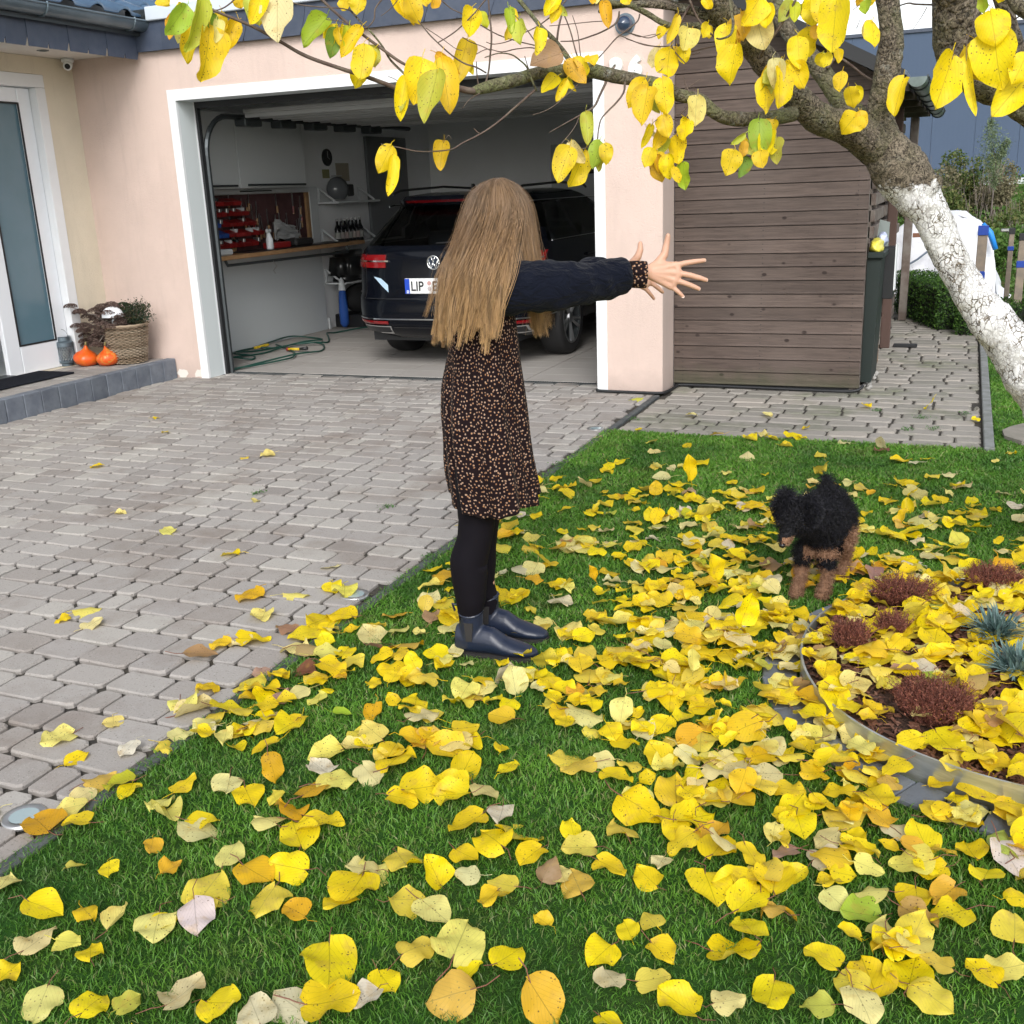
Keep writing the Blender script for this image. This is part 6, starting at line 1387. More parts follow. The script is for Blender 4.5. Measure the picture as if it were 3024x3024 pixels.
for i,(x,y,s,c) in enumerate(LEAVES):
    me,V,g,kind=VAR[rs.randrange(60)]; u,v=posd[i]
    onbed=under_bed(x,y); z0=(.058+.03*(1-((x-BX)**2+(y-BY)**2)/BR**2)) if onbed else (.002 if x<XE else .013)
    key=(int(x/.07),int(y/.07)); pile=grid_h.get(key,0); 
    for a_ in (-1,0,1):
        for b_ in (-1,0,1): pile=max(pile,grid_h.get((key[0]+a_,key[1]+b_),0))
    z=z0+min(pile,5)*.007; 
    grid_h[key]=grid_h.get(key,0)+1
    tilt=.08 if x<XE else .16; E=(rs.gauss(0,tilt),rs.gauss(0,tilt),rs.uniform(0,6.283))
    if rs.random()<.05 and x>XE: E=(rs.uniform(.6,1.1)*rs.choice((-1,1)),E[1],E[2]); z+=.02
    flip=rs.random()<.22 or c=='C' and rs.random()<.6
    M_=Matrix.Translation((x,y,z))@Matrix.Rotation(E[2],4,'Z')@Matrix.Rotation(E[0],4,'X')@Matrix.Rotation(E[1]+(math.pi if flip else 0),4,'Y')@Matrix.Scale(s,4)
    if flip: M_=Matrix.Translation((0,0,.18*s*.6))@M_
    col=vary(LC[c],rs)
    if i in single:
        o=bpy.data.objects.new('fallen_leaf',me); C.objects.link(o); o.matrix_world=M_; o.color=col; sz_='large ' if s>.10 else 'small ' if s<.072 else ''
        lab='%s%s %s leaf lying %s'%(sz_,CW[c],KW[kind],place(u,v,x,y)); names.append((lab,o,u,v))
        tag(o,lab,'leaf','fallen yellow leaves on the ground')
    else:
        Vh=np.c_[V,np.ones(len(V))]@np.array(M_).T; b=nb; nb+=len(V); scat_v.append(Vh[:,:3]); scat_f+=[tuple(b+q for q in f) for f in g[1]]; scat_uv+=[g[2][q] for f in g[1] for q in f]; scat_mi+=g[3]; scat_c.append(np.tile(np.array(col),(len(V),1)))
def uniq(names):
    by={}
    for n_ in names: by.setdefault(n_[0],[]).append(n_)
    for lab,L in by.items():
        if len(L)==2:
            L.sort(key=lambda q:q[2]); 
            for q,wd in zip(L,(', left one of two',', right one of two')): q[1]['label']=lab+wd
        elif len(L)==3:
            L.sort(key=lambda q:q[2])
            for q,wd in zip(L,(', leftmost of three',', middle of three',', rightmost of three')): q[1]['label']=lab+wd
        elif len(L)>3:
            L.sort(key=lambda q:q[2]); od=['leftmost','second','third','fourth','fifth','sixth','seventh','eighth','ninth','tenth','eleventh','twelfth']
            for k_,q in enumerate(L): q[1]['label']=lab+', '+(od[min(k_,11)] if k_==0 else od[min(k_,11)]+' from left')
        for q in L:
            w_=q[1]['label'].split()
            if len(w_)>16: q[1]['label']=' '.join([x_ for x_ in w_ if x_ not in ('lying','the','its','slightly','outer','side')][:16])
uniq(names)
V=np.concatenate(scat_v); me=mesh(V.tolist(),scat_f,True,'leaf_litter'); me.polygons.foreach_set('material_index',scat_mi); l=me.uv_layers.new(name='leaf'); l.data.foreach_set('uv',[c for q in scat_uv for c in q])
ca=me.color_attributes.new('tint','FLOAT_COLOR','POINT'); ca.data.foreach_set('color',np.concatenate(scat_c).ravel())
tag(obj('leaf_litter',me,[m_leaf_far,m_stalk],kind='stuff'),'yellow and pale fallen leaves strewn over lawn and bed','leaves')
print('leaves',len(LEAVES),'single',len(single))
# leaves kicked up in the air
for i,(u,v,d,L,an,c,lab) in enumerate([(2038,1415,4.05,.10,.1,'Y','bright yellow leaf in the air upright over the far lawn'),(2118,1712,3.75,.11,.35,'Y','golden leaf in the air left of the puppy'),(2190,1835,3.45,.11,-.3,'Y','yellow leaf tumbling just above the leaf heap left of the bed'),(2045,1975,3.25,.07,.05,'P','small pale leaf in the air at the middle of the lawn'),(1757,1712,3.6,.06,.4,'O','small orange leaf in the air right of the boots')]):
    P=at(u,v,d); me=leaf_mesh(leaf_geo(L,L*.7,700+i,curl=.5,fold=.2,twist=.5,wave=.3,bend=.4,stalk=.3),'falling_leaf'); o=obj('falling_leaf',me,[m_leaf,m_stalk]); o.color=vary(LC[c],rs)
    o.matrix_world=Matrix.Translation(P)@Matrix.Rotation(YAW+an,4,'Z')@Matrix.Rotation(R(80),4,'X')@Matrix.Rotation(an,4,'Z')@Matrix.Rotation(R(35),4,'Y'); tag(o,lab,'leaf','leaves kicked up by the puppy')
# ================================================================== grass
def grass():
    rg=np.random.RandomState(12); P=[]
    area=[]
    n_=1500000
    X=rg.uniform(XE-.03,3.1,n_); Yy=rg.uniform(.4,12.5,n_)
    F=np.array(CF);Rr=np.array(CR);U=np.array(CU)
    D=np.stack([X,Yy,np.zeros(n_)-CH],1); z=D@F; u=1512+FPX*(D@Rr)/z; v=1512-FPX*(D@U)/z
    inn=(u>-80)&(u<3104)&(v<3150); keep=(z>.3)&(u>-1200)&(u<5200)&(v<4400)&(inn|(rg.uniform(size=n_)<.35))
    keep&=~((Yy>6.34)&(X<.24)); keep&=np.hypot(X-BX,Yy-BY)>BR+.125
    # thin with distance
    keep&=rg.uniform(size=n_)<np.clip(2.6/z,0,1)**.55
    X,Yy,z=X[keep],Yy[keep],z[keep]; N=len(X); print('blades',N)
    nn=np.array([noise.noise(Vector((a*3.1,b*3.1,1))) for a,b in zip(X[::1],Yy[::1])]) if N<600000 else np.sin(X*7)*np.cos(Yy*5)*.5
    H=(.021+.007*nn)*rg.uniform(.6,1.35,N); edge=(X<XE+.03); H=np.where(edge,H*1.1,H)
    W=rg.uniform(.0009,.0017,N)*np.clip(z/2.2,1,2.6)
    a=rg.uniform(0,2*np.pi,N); lean=rg.uniform(.2,1.25,N)*H*1.0; la=rg.uniform(0,2*np.pi,N)
    wx,wy=np.cos(a)*W,np.sin(a)*W; lx,ly=np.cos(la)*lean,np.sin(la)*lean; z0=-.006
    V=np.zeros((N,5,3))
    for k,(t,ww) in enumerate(((0,1),(.55,.85))):
        cx=X+lx*t*t; cy=Yy+ly*t*t; cz=z0+H*t*(1-.15*t)
        V[:,2*k,0]=cx-wx*ww; V[:,2*k,1]=cy-wy*ww; V[:,2*k,2]=cz; V[:,2*k+1,0]=cx+wx*ww; V[:,2*k+1,1]=cy+wy*ww; V[:,2*k+1,2]=cz
    V[:,4,0]=X+lx; V[:,4,1]=Yy+ly; V[:,4,2]=z0+H*(1-.25*np.clip(lean/H,0,1))
    b=np.arange(N)*5; me=bpy.data.meshes.new('grass'); me.vertices.add(5*N); me.vertices.foreach_set('co',V.ravel())
    quads=np.stack([b,b+1,b+3,b+2],1); tris=np.stack([b+2,b+3,b+4],1); loops=np.concatenate([quads,tris],1).ravel(); me.loops.add(7*N); me.loops.foreach_set('vertex_index',loops); me.polygons.add(2*N)
    st=np.stack([np.arange(N)*7,np.arange(N)*7+4],1).ravel(); me.polygons.foreach_set('loop_start',st); me.update(); me.validate()
    n=NT('grass_blade'); g=n.new('ShaderNodeNewGeometry'); r_=g.outputs['Random Per Island']
    c=n.ramp(r_,[(0,(.08,.21,.022)),(.5,(.13,.31,.035)),(.88,(.19,.38,.055)),(.95,(.30,.31,.13))])
    c=n.mix(c,(.04,.125,.022),n.ramp(n.noise(g.outputs['Position'],2.3,4),[(.42,0),(.65,.75)])); c=n.mix(c,(.13,.15,.045),n.ramp(n.noise(g.outputs['Position'],5,5,.7),[(.54,0),(.72,.7)]))
    n.set(base=c,rough=.42,spec=.35); tr=n.new('ShaderNodeBsdfTranslucent'); n.ln(c,tr.inputs[0]); mx=n.new('ShaderNodeMixShader'); mx.inputs[0].default_value=.3; n.ln(n.b.outputs[0],mx.inputs[1]); n.ln(tr.outputs[0],mx.inputs[2]); n.ln(mx.outputs[0],n.out.inputs[0])
    tag(obj('grass',me,n.m,kind='stuff'),'short mown green grass covering the lawn','grass')
grass()
# small weeds in the joints
for i,(u,v) in enumerate([(1905,1105),(1870,1240),(2720,1235),(2680,1270),(2850,1225),(2760,1330-60),(2590,1215),(2960,1250),(760,1460),(1650,1375),(1270,1650),(1140,1500)]):
    q=gp(u,v,0); rs2=np.random.RandomState(i); pts=[(q.x+rs2.normal()*.022,q.y+rs2.normal()*.016,rs2.uniform(.002,.02)) for _ in range(60)]
    o=leaf_cloud('weed',pts,[(0,0,1)]*60,.006,bpy.data.materials.get('joint_weed') or foliage('joint_weed',(.04,.11,.03),(.08,.18,.05)),None,i); o['kind']='stuff'; o['label']='small green weeds growing in the paving joints'
# ================================================================== the girl
TH=R(22); PG=Vector((-1.44,3.05,0)); GF=Vector((math.cos(TH),math.sin(TH),0)); GL=Vector((-math.sin(TH),math.cos(TH),0))
def gw(s,l,z): return PG+GF*s+GL*l+Vector((0,0,z))      # s forward, l to her left (away from the camera), z up
def gpl(u,v,off=0.0):
    d=ray(u,v); O=Vector((0,0,CH)); t=(PG+GL*off-O).dot(GL)/d.dot(GL); q=O+d*t; return ((q-PG).dot(GF),off,q.z)
def capsules(segs):
    m_=MB()
    for p,q,r1,r2 in segs:
        p,q=Vector(p),Vector(q); m_.tube([p,q],[r1,r2],12)
        for c,r_ in ((p,r1),(q,r2)):
            m_.lathe([(r_*math.sin(math.pi*i/8)+1e-5,-r_*math.cos(math.pi*i/8)) for i in range(9)],12,tuple(c))
    return m_
def remesh(m_,vox,smooth_it=4,factor=.5,name='body'):
    me=mesh(m_.v,m_.f,False,name); o=bpy.data.objects.new('tmp',me); C.objects.link(o)
    bm=bmesh.new(); bm.from_mesh(me); bmesh.ops.recalc_face_normals(bm,faces=bm.faces); bm.to_mesh(me); bm.free()
    r_=o.modifiers.new('r','REMESH'); r_.mode='VOXEL'; r_.voxel_size=vox; r_.use_smooth_shade=True
    s_=o.modifiers.new('s','SMOOTH'); s_.iterations=smooth_it; s_.factor=factor
    out=bpy.data.meshes.new_from_object(o.evaluated_get(bpy.context.evaluated_depsgraph_get())); bpy.data.objects.remove(o); 
    out.polygons.foreach_set('use_smooth',[True]*len(out.polygons)); out.name=name; return out
n=NT('skin'); co=n.tc(); n.set(base=n.mix((.52,.30,.205),(.58,.345,.25),n.noise(co,25,4)),rough=.48,spec=.35,sss=.12); n.b.inputs['Subsurface Radius'].default_value=(.012,.005,.003); n.set(normal=n.bump(n.noise(co,240,3),.12,.001)); m_skin=n.m
girl=thing('person','girl with long blond hair in dark floral dress stretching both arms forward','person',tuple(PG))
W_=lambda p:gw(*p)
S_=[]
# trunk, neck, head
for p,q,a,b in [((.06,0,.78),(.055,0,.92),.105,.095),((.055,0,.92),(.06,0,1.10),.09,.10),((.06,-.10,1.16),(.06,.10,1.16),.055,.055),((.07,0,1.18),(.115,0,1.32),.045,.043)]: S_.append((W_(p),W_(q),a,b))
# legs
NL=[(.03,-.07,.78),(.020,-.070,.47),(-.010,-.064,.30),(-.018,-.056,.10)]; FL=[(.06,.07,.78),(.038,.074,.47),(.016,.078,.30),(.033,.082,.10)]
for L_,rr_ in ((NL,(.076,.050,.048,.031)),(FL,(.076,.050,.048,.031))):
    for i in range(3): S_.append((W_(L_[i]),W_(L_[i+1]),rr_[i],rr_[i+1]))
    k_=L_[3]; S_.append((W_((k_[0],k_[1],.10)),W_((k_[0],k_[1]-.0,.05)),.028,.024)); S_.append((W_((k_[0],k_[1],.05)),W_((k_[0]+.07,k_[1]-.02,.035)),.024,.020))
# head: skull, jaw, nose, ears
HC=gw(.128,0,1.405); hr=(.098,.076,.108)
hm_=MB(); vs=[];fs=[]
nu,nv=28,20
tilt=R(28); hf=GF*math.cos(tilt)-Vector((0,0,1))*math.sin(tilt); hu=GF*math.sin(tilt)+Vector((0,0,1))*math.cos(tilt)
def headpt(f_,l_,u_): return HC+hf*f_+GL*l_+hu*u_
for i in range(nv+1):
    ph=math.pi*i/nv
    for j in range(nu):
        a=2*math.pi*j/nu; x,y,z=math.sin(ph)*math.cos(a),math.sin(ph)*math.sin(a),math.cos(ph)
        jaw=1-.30*max(0,-z)**1.4*(1 if x<0.0 else .35); vs.append(headpt(x*hr[0]*jaw*(1.02 if x>0 else 1),y*hr[1]*(1-.28*max(0,-z)**1.5),z*hr[2]+(-.012 if x>.3 and z<0 else 0)))
for i in range(nv):
    for j in range(nu): fs.append((i*nu+j,i*nu+(j+1)%nu,(i+1)*nu+(j+1)%nu,(i+1)*nu+j))
hm_.add(vs,fs)
body_m=capsules(S_); body_m.add(hm_.v,hm_.f)
fc=[(headpt(.092,0,.004),headpt(.112,0,-.024),.007,.010),(headpt(.10,-.008,-.028),headpt(.10,.008,-.028),.007,.007),(headpt(.086,-.016,-.056),headpt(.086,.016,-.056),.008,.008),(headpt(.070,0,-.085),headpt(.074,0,-.092),.018,.018)]
for s_ in (-1,1): fc.append((headpt(-.01,s_*.074,.012),headpt(-.012,s_*.078,-.022),.012,.008)); fc.append((headpt(.078,s_*.018,.024),headpt(.066,s_*.05,.024),.010,.009)); fc.append((headpt(.06,s_*.042,-.03),headpt(.05,s_*.046,-.04),.022,.02))
c_=capsules(fc); body_m.add(c_.v,c_.f)
# arms
SH=(.075,-.135,1.205); EL=(.325,-.125,1.195); WR=gpl(1909,803,-.07); SH2=(.075,.135,1.205); EL2=(.30,.135,1.19); WR2=(.50,.125,1.228)
arm=[(W_(SH),W_(EL),.040,.034),(W_(EL),W_(WR),.032,.0225),(W_(SH2),W_(EL2),.040,.034),(W_(EL2),W_(WR2),.032,.0225)]
# near hand from the photo: wrist, knuckles, joints, tips
def finger(base,tip,r0,r1,side=0.0,off=0,lift=.004):
    b=Vector(gw(*base)); t=Vector(gw(*tip)); L=(t-b); up=Vector((0,0,1)); j1=b+L*.44-GL*lift+up*side; j2=b+L*.74-GL*lift*.8+up*side*.7
    return [(b,j1,r0,r0*.95),(j1,j2,r0*.95,(r0+r1)/2),(j2,t,(r0+r1)/2,r1)]
def hand(wr,mcp,tips,th,off_m,r=.0088):
    o=[]; W0=Vector(gw(*wr))
    for m_,t_,rr_ in zip(mcp,tips,(r*1.02,r*1.04,r,r*.88)):
        o+=finger(m_,t_,rr_,rr_*.76,.002)
        o.append((W0,Vector(gw(*m_)),.0165,.0115))
    for a,b in zip(mcp[:-1],mcp[1:]): o.append((Vector(gw(*a)),Vector(gw(*b)),.0115,.0115)); pa=W0.lerp(Vector(gw(*a)),.55); pb=W0.lerp(Vector(gw(*b)),.55); o.append((pa,pb,.0135,.0135))
    t0,t1,t2,t3=[Vector(gw(*q)) for q in th]; o+=[(W0,t0,.0165,.0155),(t0,t1,.0155,.0125),(t1,t2,.0125,.0105),(t2,t3,.0105,.0078)]
    o.append((t0,Vector(gw(*mcp[0])),.012,.0105))
    return o
z_=lambda u,v,o:gpl(u,v,o)
near=hand(WR,[z_(1996,783,-.078),z_(2004,806,-.082),z_(1996,828,-.082),z_(1982,846,-.078)],[z_(2080,769,-.07),z_(2086,827,-.085),z_(2064,853,-.09),z_(2017,876,-.085)],[z_(1940,782,-.06),z_(1962,752,-.055),z_(1968,722,-.05),z_(1973,696,-.052)],-.07)
WR2=gpl(1853,806,.125)
far=hand(WR2,[z_(1915,792,.125),z_(1924,812,.13),z_(1918,832,.13),z_(1900,846,.125)],[z_(1985,788,.12),z_(1992,828,.13),z_(1957,863,.135),z_(1931,882,.13)],[z_(1868,780,.11),z_(1884,757,.10),z_(1891,738,.10),z_(1891,719,.105)],.12,.0082)
arm[3]=(W_(EL2),W_(WR2),.032,.0225)
c_=capsules(arm+near+far); body_m.add(c_.v,c_.f)
bme=remesh(body_m,.0032,3,.5,'body'); body_o=obj('body',bme,m_skin,girl)
# finger nails on the near hand
m_nail=pm('nail',(.78,.58,.50),.25)
for t_,m_ in zip([z_(2080,769,-.07),z_(2086,827,-.085),z_(2064,853,-.09),z_(2017,876,-.085),z_(1973,696,-.052)],[z_(1996,783,-.078),z_(2004,806,-.082),z_(1996,828,-.082),z_(1982,846,-.078),z_(1968,722,-.05)]):
    a=Vector(gw(*t_)); d=(a-Vector(gw(*m_))).normalized(); n_=-GL; s=d.cross(n_).normalized(); n_=s.cross(d); c0=a-d*.001+n_*.0058
    MB().add([c0+d*x*.006+s*y*.0042+n_*(-.0012*(x*x+y*y)) for x,y in ((-1,-.8),(-1,.8),(0,1),(.8,.7),(.8,-.7),(0,-1))],[tuple(range(6))]).build('nail',m_nail,girl)
# eyes, brows, lips
m_eye=pm('eye_white',(.75,.74,.72),.2); m_iris=pm('iris',(.06,.09,.12),.15); m_lip=pm('lips',(.50,.20,.18),.4)
for s_ in (-1,1):
    e_=headpt(.079,s_*.031,.006); MB().lathe([(.0115*math.sin(math.pi*i/8)+1e-5,-.0115*math.cos(math.pi*i/8)) for i in range(9)],14,tuple(e_)).build('eye',m_eye,girl,smooth=True)
    q=e_+hf*.0098; MB().lathe([(.0045*math.sin(math.pi*i/6)+1e-5,-.0045*math.cos(math.pi*i/6)) for i in range(7)],10,tuple(q)).build('iris',m_iris,girl,smooth=True)
MB().tube([headpt(.090,-.022,-.054),headpt(.0985,0,-.052),headpt(.090,.022,-.054)],[.003,.0045,.003],6).tube([headpt(.089,-.020,-.060),headpt(.097,0,-.061),headpt(.089,.020,-.060)],[.003,.005,.003],6).build('lips',m_lip,girl,smooth=True)
# ------------------------------------------------------------------ dress: rings (z, back s, front s, half width, centre l)
n=NT('floral_dress'); uvn=n.new('ShaderNodeUVMap',uv_map='cloth'); mp=n.new('ShaderNodeMapping'); n.ln(uvn.outputs[0],mp.inputs[0]); co=mp.outputs[0]
wob=n.new('ShaderNodeTexNoise'); n.ln(co,wob.inputs['Vector']); wob.inputs['Scale'].default_value=130; ad=n.new('ShaderNodeVectorMath',operation='MULTIPLY_ADD'); n.ln(wob.outputs['Color'],ad.inputs[0]); ad.inputs[1].default_value=(.006,.006,0); n.ln(co,ad.inputs[2]); cw=ad.outputs[0]
d1=n.vor(cw,80,'F1','Distance',.85); d1.node.voronoi_dimensions='2D'; spot=n.ramp(d1,[(.17,1),(.25,0)]); heart=n.ramp(d1,[(.06,1),(.12,0)]); rc=n.vor(cw,80,'F1','Color',.85); rc.node.voronoi_dimensions='2D'
petal=n.mix((.38,.27,.22),(.24,.125,.08),n.ramp(rc,[(.3,0),(.8,1)])); c=n.mix((.011,.006,.007),petal,spot); c=n.mix(c,(.42,.20,.06),heart)
n.set(base=c,rough=.85,spec=.07); n.set(sheen=.03); n.set(normal=n.bump(n.noise(n.tc(),230,3),.25,.001)); m_dress=n.m
def cloth_uv(me,uvs,idx,name='cloth'):
    l=me.uv_layers.new(name=name); l.data.foreach_set('uv',[c for v in idx for c in uvs[v]])
DR=[(1.205,.025,.115,.075,0),(1.185,.0,.135,.125,0),(1.15,-.022,.155,.150,0),(1.10,-.035,.172,.150,0),(1.04,-.040,.176,.140,0),(.96,-.052,.178,.138,0),(.88,-.064,.184,.145,0),(.80,-.070,.190,.152,0),(.72,-.068,.196,.160,.0),(.64,-.066,.203,.168,.0),(.56,-.060,.212,.176,.01),(.505,-.056,.218,.182,.012)]
nu=120; vs=[];uv=[];fs=[]; zs=[]
DD=[]
for i in range(len(DR)-1):
    for k in range(5):
        t=k/5; DD.append([DR[i][c]*(1-t)+DR[i+1][c]*t for c in range(5)])
DD.append(list(DR[-1]))
for i,(z,sb,sf,hw,lc_) in enumerate(DD):
    g_=max(0,min(1,(1.10-z)/.6))
    for j in range(nu):
        a=2*math.pi*j/nu; cs,ln_=math.cos(a),math.sin(a); sc=(sb+sf)/2; ha=(sf-sb)/2
        ex=2.35; k_=(abs(cs)**ex+abs(ln_)**ex)**(-1/ex)
        fold=.013*g_*math.sin(a*9+1.3*math.sin(a*2)+.6)+.007*g_*math.sin(a*17+z*3)+.006*noise.noise(Vector((cs*2.2,ln_*2.2,z*7)))+.010*noise.noise(Vector((cs*1.6,ln_*1.6,z*3.5+4)))
        # soft creases hanging from the chest
        fold+=.006*math.sin(z*26+a*3)*max(0,1-abs(z-.93)/.12)*max(0,-ln_)
        rx=(ha+fold)*k_; ry=(hw+fold)*k_
        zz=z+(.024*max(0,math.sin(a*1.0+.2)) if i==len(DD)-1 else 0)*1+(0.0)
        zz=z+(.026*g_*g_+.02*g_*g_*ln_+.008*g_*g_*math.sin(a*5))
        vs.append(gw(sc+rx*cs,lc_+ry*ln_,zz)); uv.append((a*.168,z))
idx=[]
for i in range(len(DD)-1):
    for j in range(nu): fs.append((i*nu+j,i*nu+(j+1)%nu,(i+1)*nu+(j+1)%nu,(i+1)*nu+j))
me=mesh(vs,fs,True,'dress'); l=me.uv_layers.new(name='cloth'); dat=[]
for f in fs:
    for k,v in enumerate(f):
        a,z=uv[v]; 
        if f[1]%nu==0 and v%nu==0: a=2*math.pi*.168
        dat+= [a,z]
l.data.foreach_set('uv',dat); dr=obj('dress',me,m_dress,girl); so_=dr.modifiers.new('thick','SOLIDIFY'); so_.thickness=.003
# ------------------------------------------------------------------ sleeves with floral cuffs
m_navy=NT('navy_sweatshirt_cloth'); nn_=m_navy; co=nn_.tc(); nn_.set(base=nn_.mix((.004,.005,.010),(.007,.009,.017),nn_.noise(co,9,4)),rough=.92,spec=.06,sheen=.06,normal=nn_.bump(nn_.noise(co,300,3),.35,.001,nn_.bump(nn_.noise(nn_.tc(scale=(1,1,1.8)),15,4,.55,1.2),.8,.03))); m_navy=nn_.m
def sleeve(P,n_=26,seed=0):
    Q=[];rad=[]
    for i in range(len(P)-1):
        p0=P[max(i-1,0)];p1=P[i];p2=P[i+1];p3=P[min(i+2,len(P)-1)]
        for k in range(8):
            t=k/8; q=[.5*((2*p1[c])+(p2[c]-p0[c])*t+(2*p0[c]-5*p1[c]+4*p2[c]-p3[c])*t*t+(3*p1[c]-p0[c]-3*p2[c]+p3[c])*t**3) for c in range(4)]; Q.append(gw(*q[:3])); rad.append(q[3])
    Q.append(gw(*P[-1][:3])); rad.append(P[-1][3]); m_=MB(); m_.tube(Q,rad,n_); out=[]
    for i,v in enumerate(m_.v):
        ii=min(i//n_,len(Q)-1); c=Q[ii]; d=Vector(v)-c; s=(c-PG).dot(GF); f=1+.13*noise.noise(Vector(v)*9+Vector((seed,0,0)))+.12*(abs(noise.noise(Vector((v[0]*16,v[1]*16,v[2]*30+v[0]*14))))-.25)+.06*noise.noise(Vector(v)*34+Vector((seed,3,0)))+.05*math.sin(s*75+4*noise.noise(Vector(v)*8))*max(0,1-abs(s-.40)/.14)
        if rad[ii]<.045 and s>.45: f=1+.02*noise.noise(Vector(v)*40)
        out.append(tuple(c+d*f))
    m_.v=out; return m_
def q4(u,v,off,r_): a=gpl(u,v,off); return (a[0],a[1],a[2],r_)
near_s=[(.05,-.02,1.215,.046),(.06,-.07,1.212,.058),(.095,-.120,1.198,.066),q4(1560,850,-.135,.076),q4(1640,848,-.132,.071),q4(1720,836,-.12,.064),q4(1780,826,-.10,.060),q4(1825,816,-.085,.058),q4(1846,812,-.075,.050),q4(1857,811,-.072,.036),q4(1864,811,-.072,.031)]
sleeve(near_s,28,1).build('sleeve',m_navy,girl,smooth=True)
far_s=[(.045,.02,1.225,.050),(.055,.075,1.215,.066),(.085,.125,1.20,.074),(.18,.14,1.195,.070),(.30,.14,1.195,.064),(.38,.135,1.205,.058),(WR2[0]-.085,.13,WR2[2]+.0,.055),(WR2[0]-.055,.127,WR2[2],.036),(WR2[0]-.045,.127,WR2[2],.031)]
sleeve(far_s,24,2).build('sleeve',m_navy,girl,smooth=True)
def cuff(a,b,r_):
    a,b=gw(*a),gw(*b); n_=30; t=(b-a).normalized(); x=t.cross(Vector((0,0,1))).normalized(); y=x.cross(t); vs=[];uv=[];fs=[]; K=6
    for i in range(K):
        q=i/(K-1); rr_=r_*(1+.05*math.sin(q*3))
        for j in range(n_+1): an=2*math.pi*j/n_; vs.append(a.lerp(b,q)+(x*math.cos(an)+y*math.sin(an)*1.06)*rr_*(1+.03*math.sin(an*5))); uv.append((an*r_,q*(b-a).length+.3))
    for i in range(K-1):
        for j in range(n_): fs.append((i*(n_+1)+j,i*(n_+1)+j+1,(i+1)*(n_+1)+j+1,(i+1)*(n_+1)+j))
    me=mesh(vs,fs,True,'cuff'); l=me.uv_layers.new(name='cloth'); l.data.foreach_set('uv',[c for f in fs for v in f for c in uv[v]]); o=obj('cuff',me,m_dress,girl); m_=o.modifiers.new('t','SOLIDIFY'); m_.thickness=.003
cuff(gpl(1858,811,-.072),gpl(1908,812,-.07),.034); cuff((WR2[0]-.05,.127,WR2[2]),(WR2[0]+.008,.126,WR2[2]),.032)
# shoulders / yoke of the same navy cloth
yk=MB(); yk.lathe([(.046,.10),(.055,.075),(.085,.055),(.125,.025),(.14,-.02),(.135,-.05)],30,(0,0,0),cap=False)
yk.v=[tuple(gw(.062+x*.62,y*1.0,1.185+z)) for x,y,z in yk.v]; yk.build('yoke',m_navy,girl,smooth=True)
# ------------------------------------------------------------------ tights and boots
m_tights=NT('black_tights'); m_tights.set(base=(.006,.005,.008),rough=.75,spec=.12,sheen=.0,normal=m_tights.bump(m_tights.noise(m_tights.tc(),400,2),.3,.0006)); m_tights=m_tights.m
def leg(L_,rr_):
    P=[(L_[0][0],L_[0][1],.66,rr_[0]-.008),(L_[1][0]+.004,L_[1][1],.53,rr_[1]+.006),(L_[1][0],L_[1][1],.47,rr_[1]),(L_[1][0]-.010,L_[1][1],.41,rr_[1]-.003),(L_[2][0]-.004,L_[2][1],.33,rr_[2]+.003),(L_[2][0]-.004,L_[2][1],.27,rr_[2]),(L_[2][0]-.004,L_[2][1],.20,rr_[2]-.009),(L_[3][0],L_[3][1],.14,rr_[3]+.002),(L_[3][0],L_[3][1],.085,rr_[3]-.002)]
    m_=MB(); Q=[];ra=[]
    for i in range(len(P)-1):
        for k in range(4): t=k/4; t=t*t*(3-2*t); q=[P[i][c]*(1-t)+P[i+1][c]*t for c in range(4)]; Q.append(gw(*q[:3])); ra.append(q[3])
    m_.tube(Q,ra,24,cap=False); m_.build('tights',m_tights,girl,smooth=True)
leg(NL,(.085,.060,.059,.038)); leg(FL,(.085,.060,.059,.038))
m_boot=NT('navy_leather'); co=m_boot.tc(); m_boot.set(base=(.012,.018,.038),rough=.36,spec=.5,normal=m_boot.bump(m_boot.noise(co,90,5,.7),.25,.002,m_boot.bump(m_boot.noise(co,24,3),.2,.006))); m_boot=m_boot.m; m_sole=pm('boot_sole',(.02,.018,.018),.8)
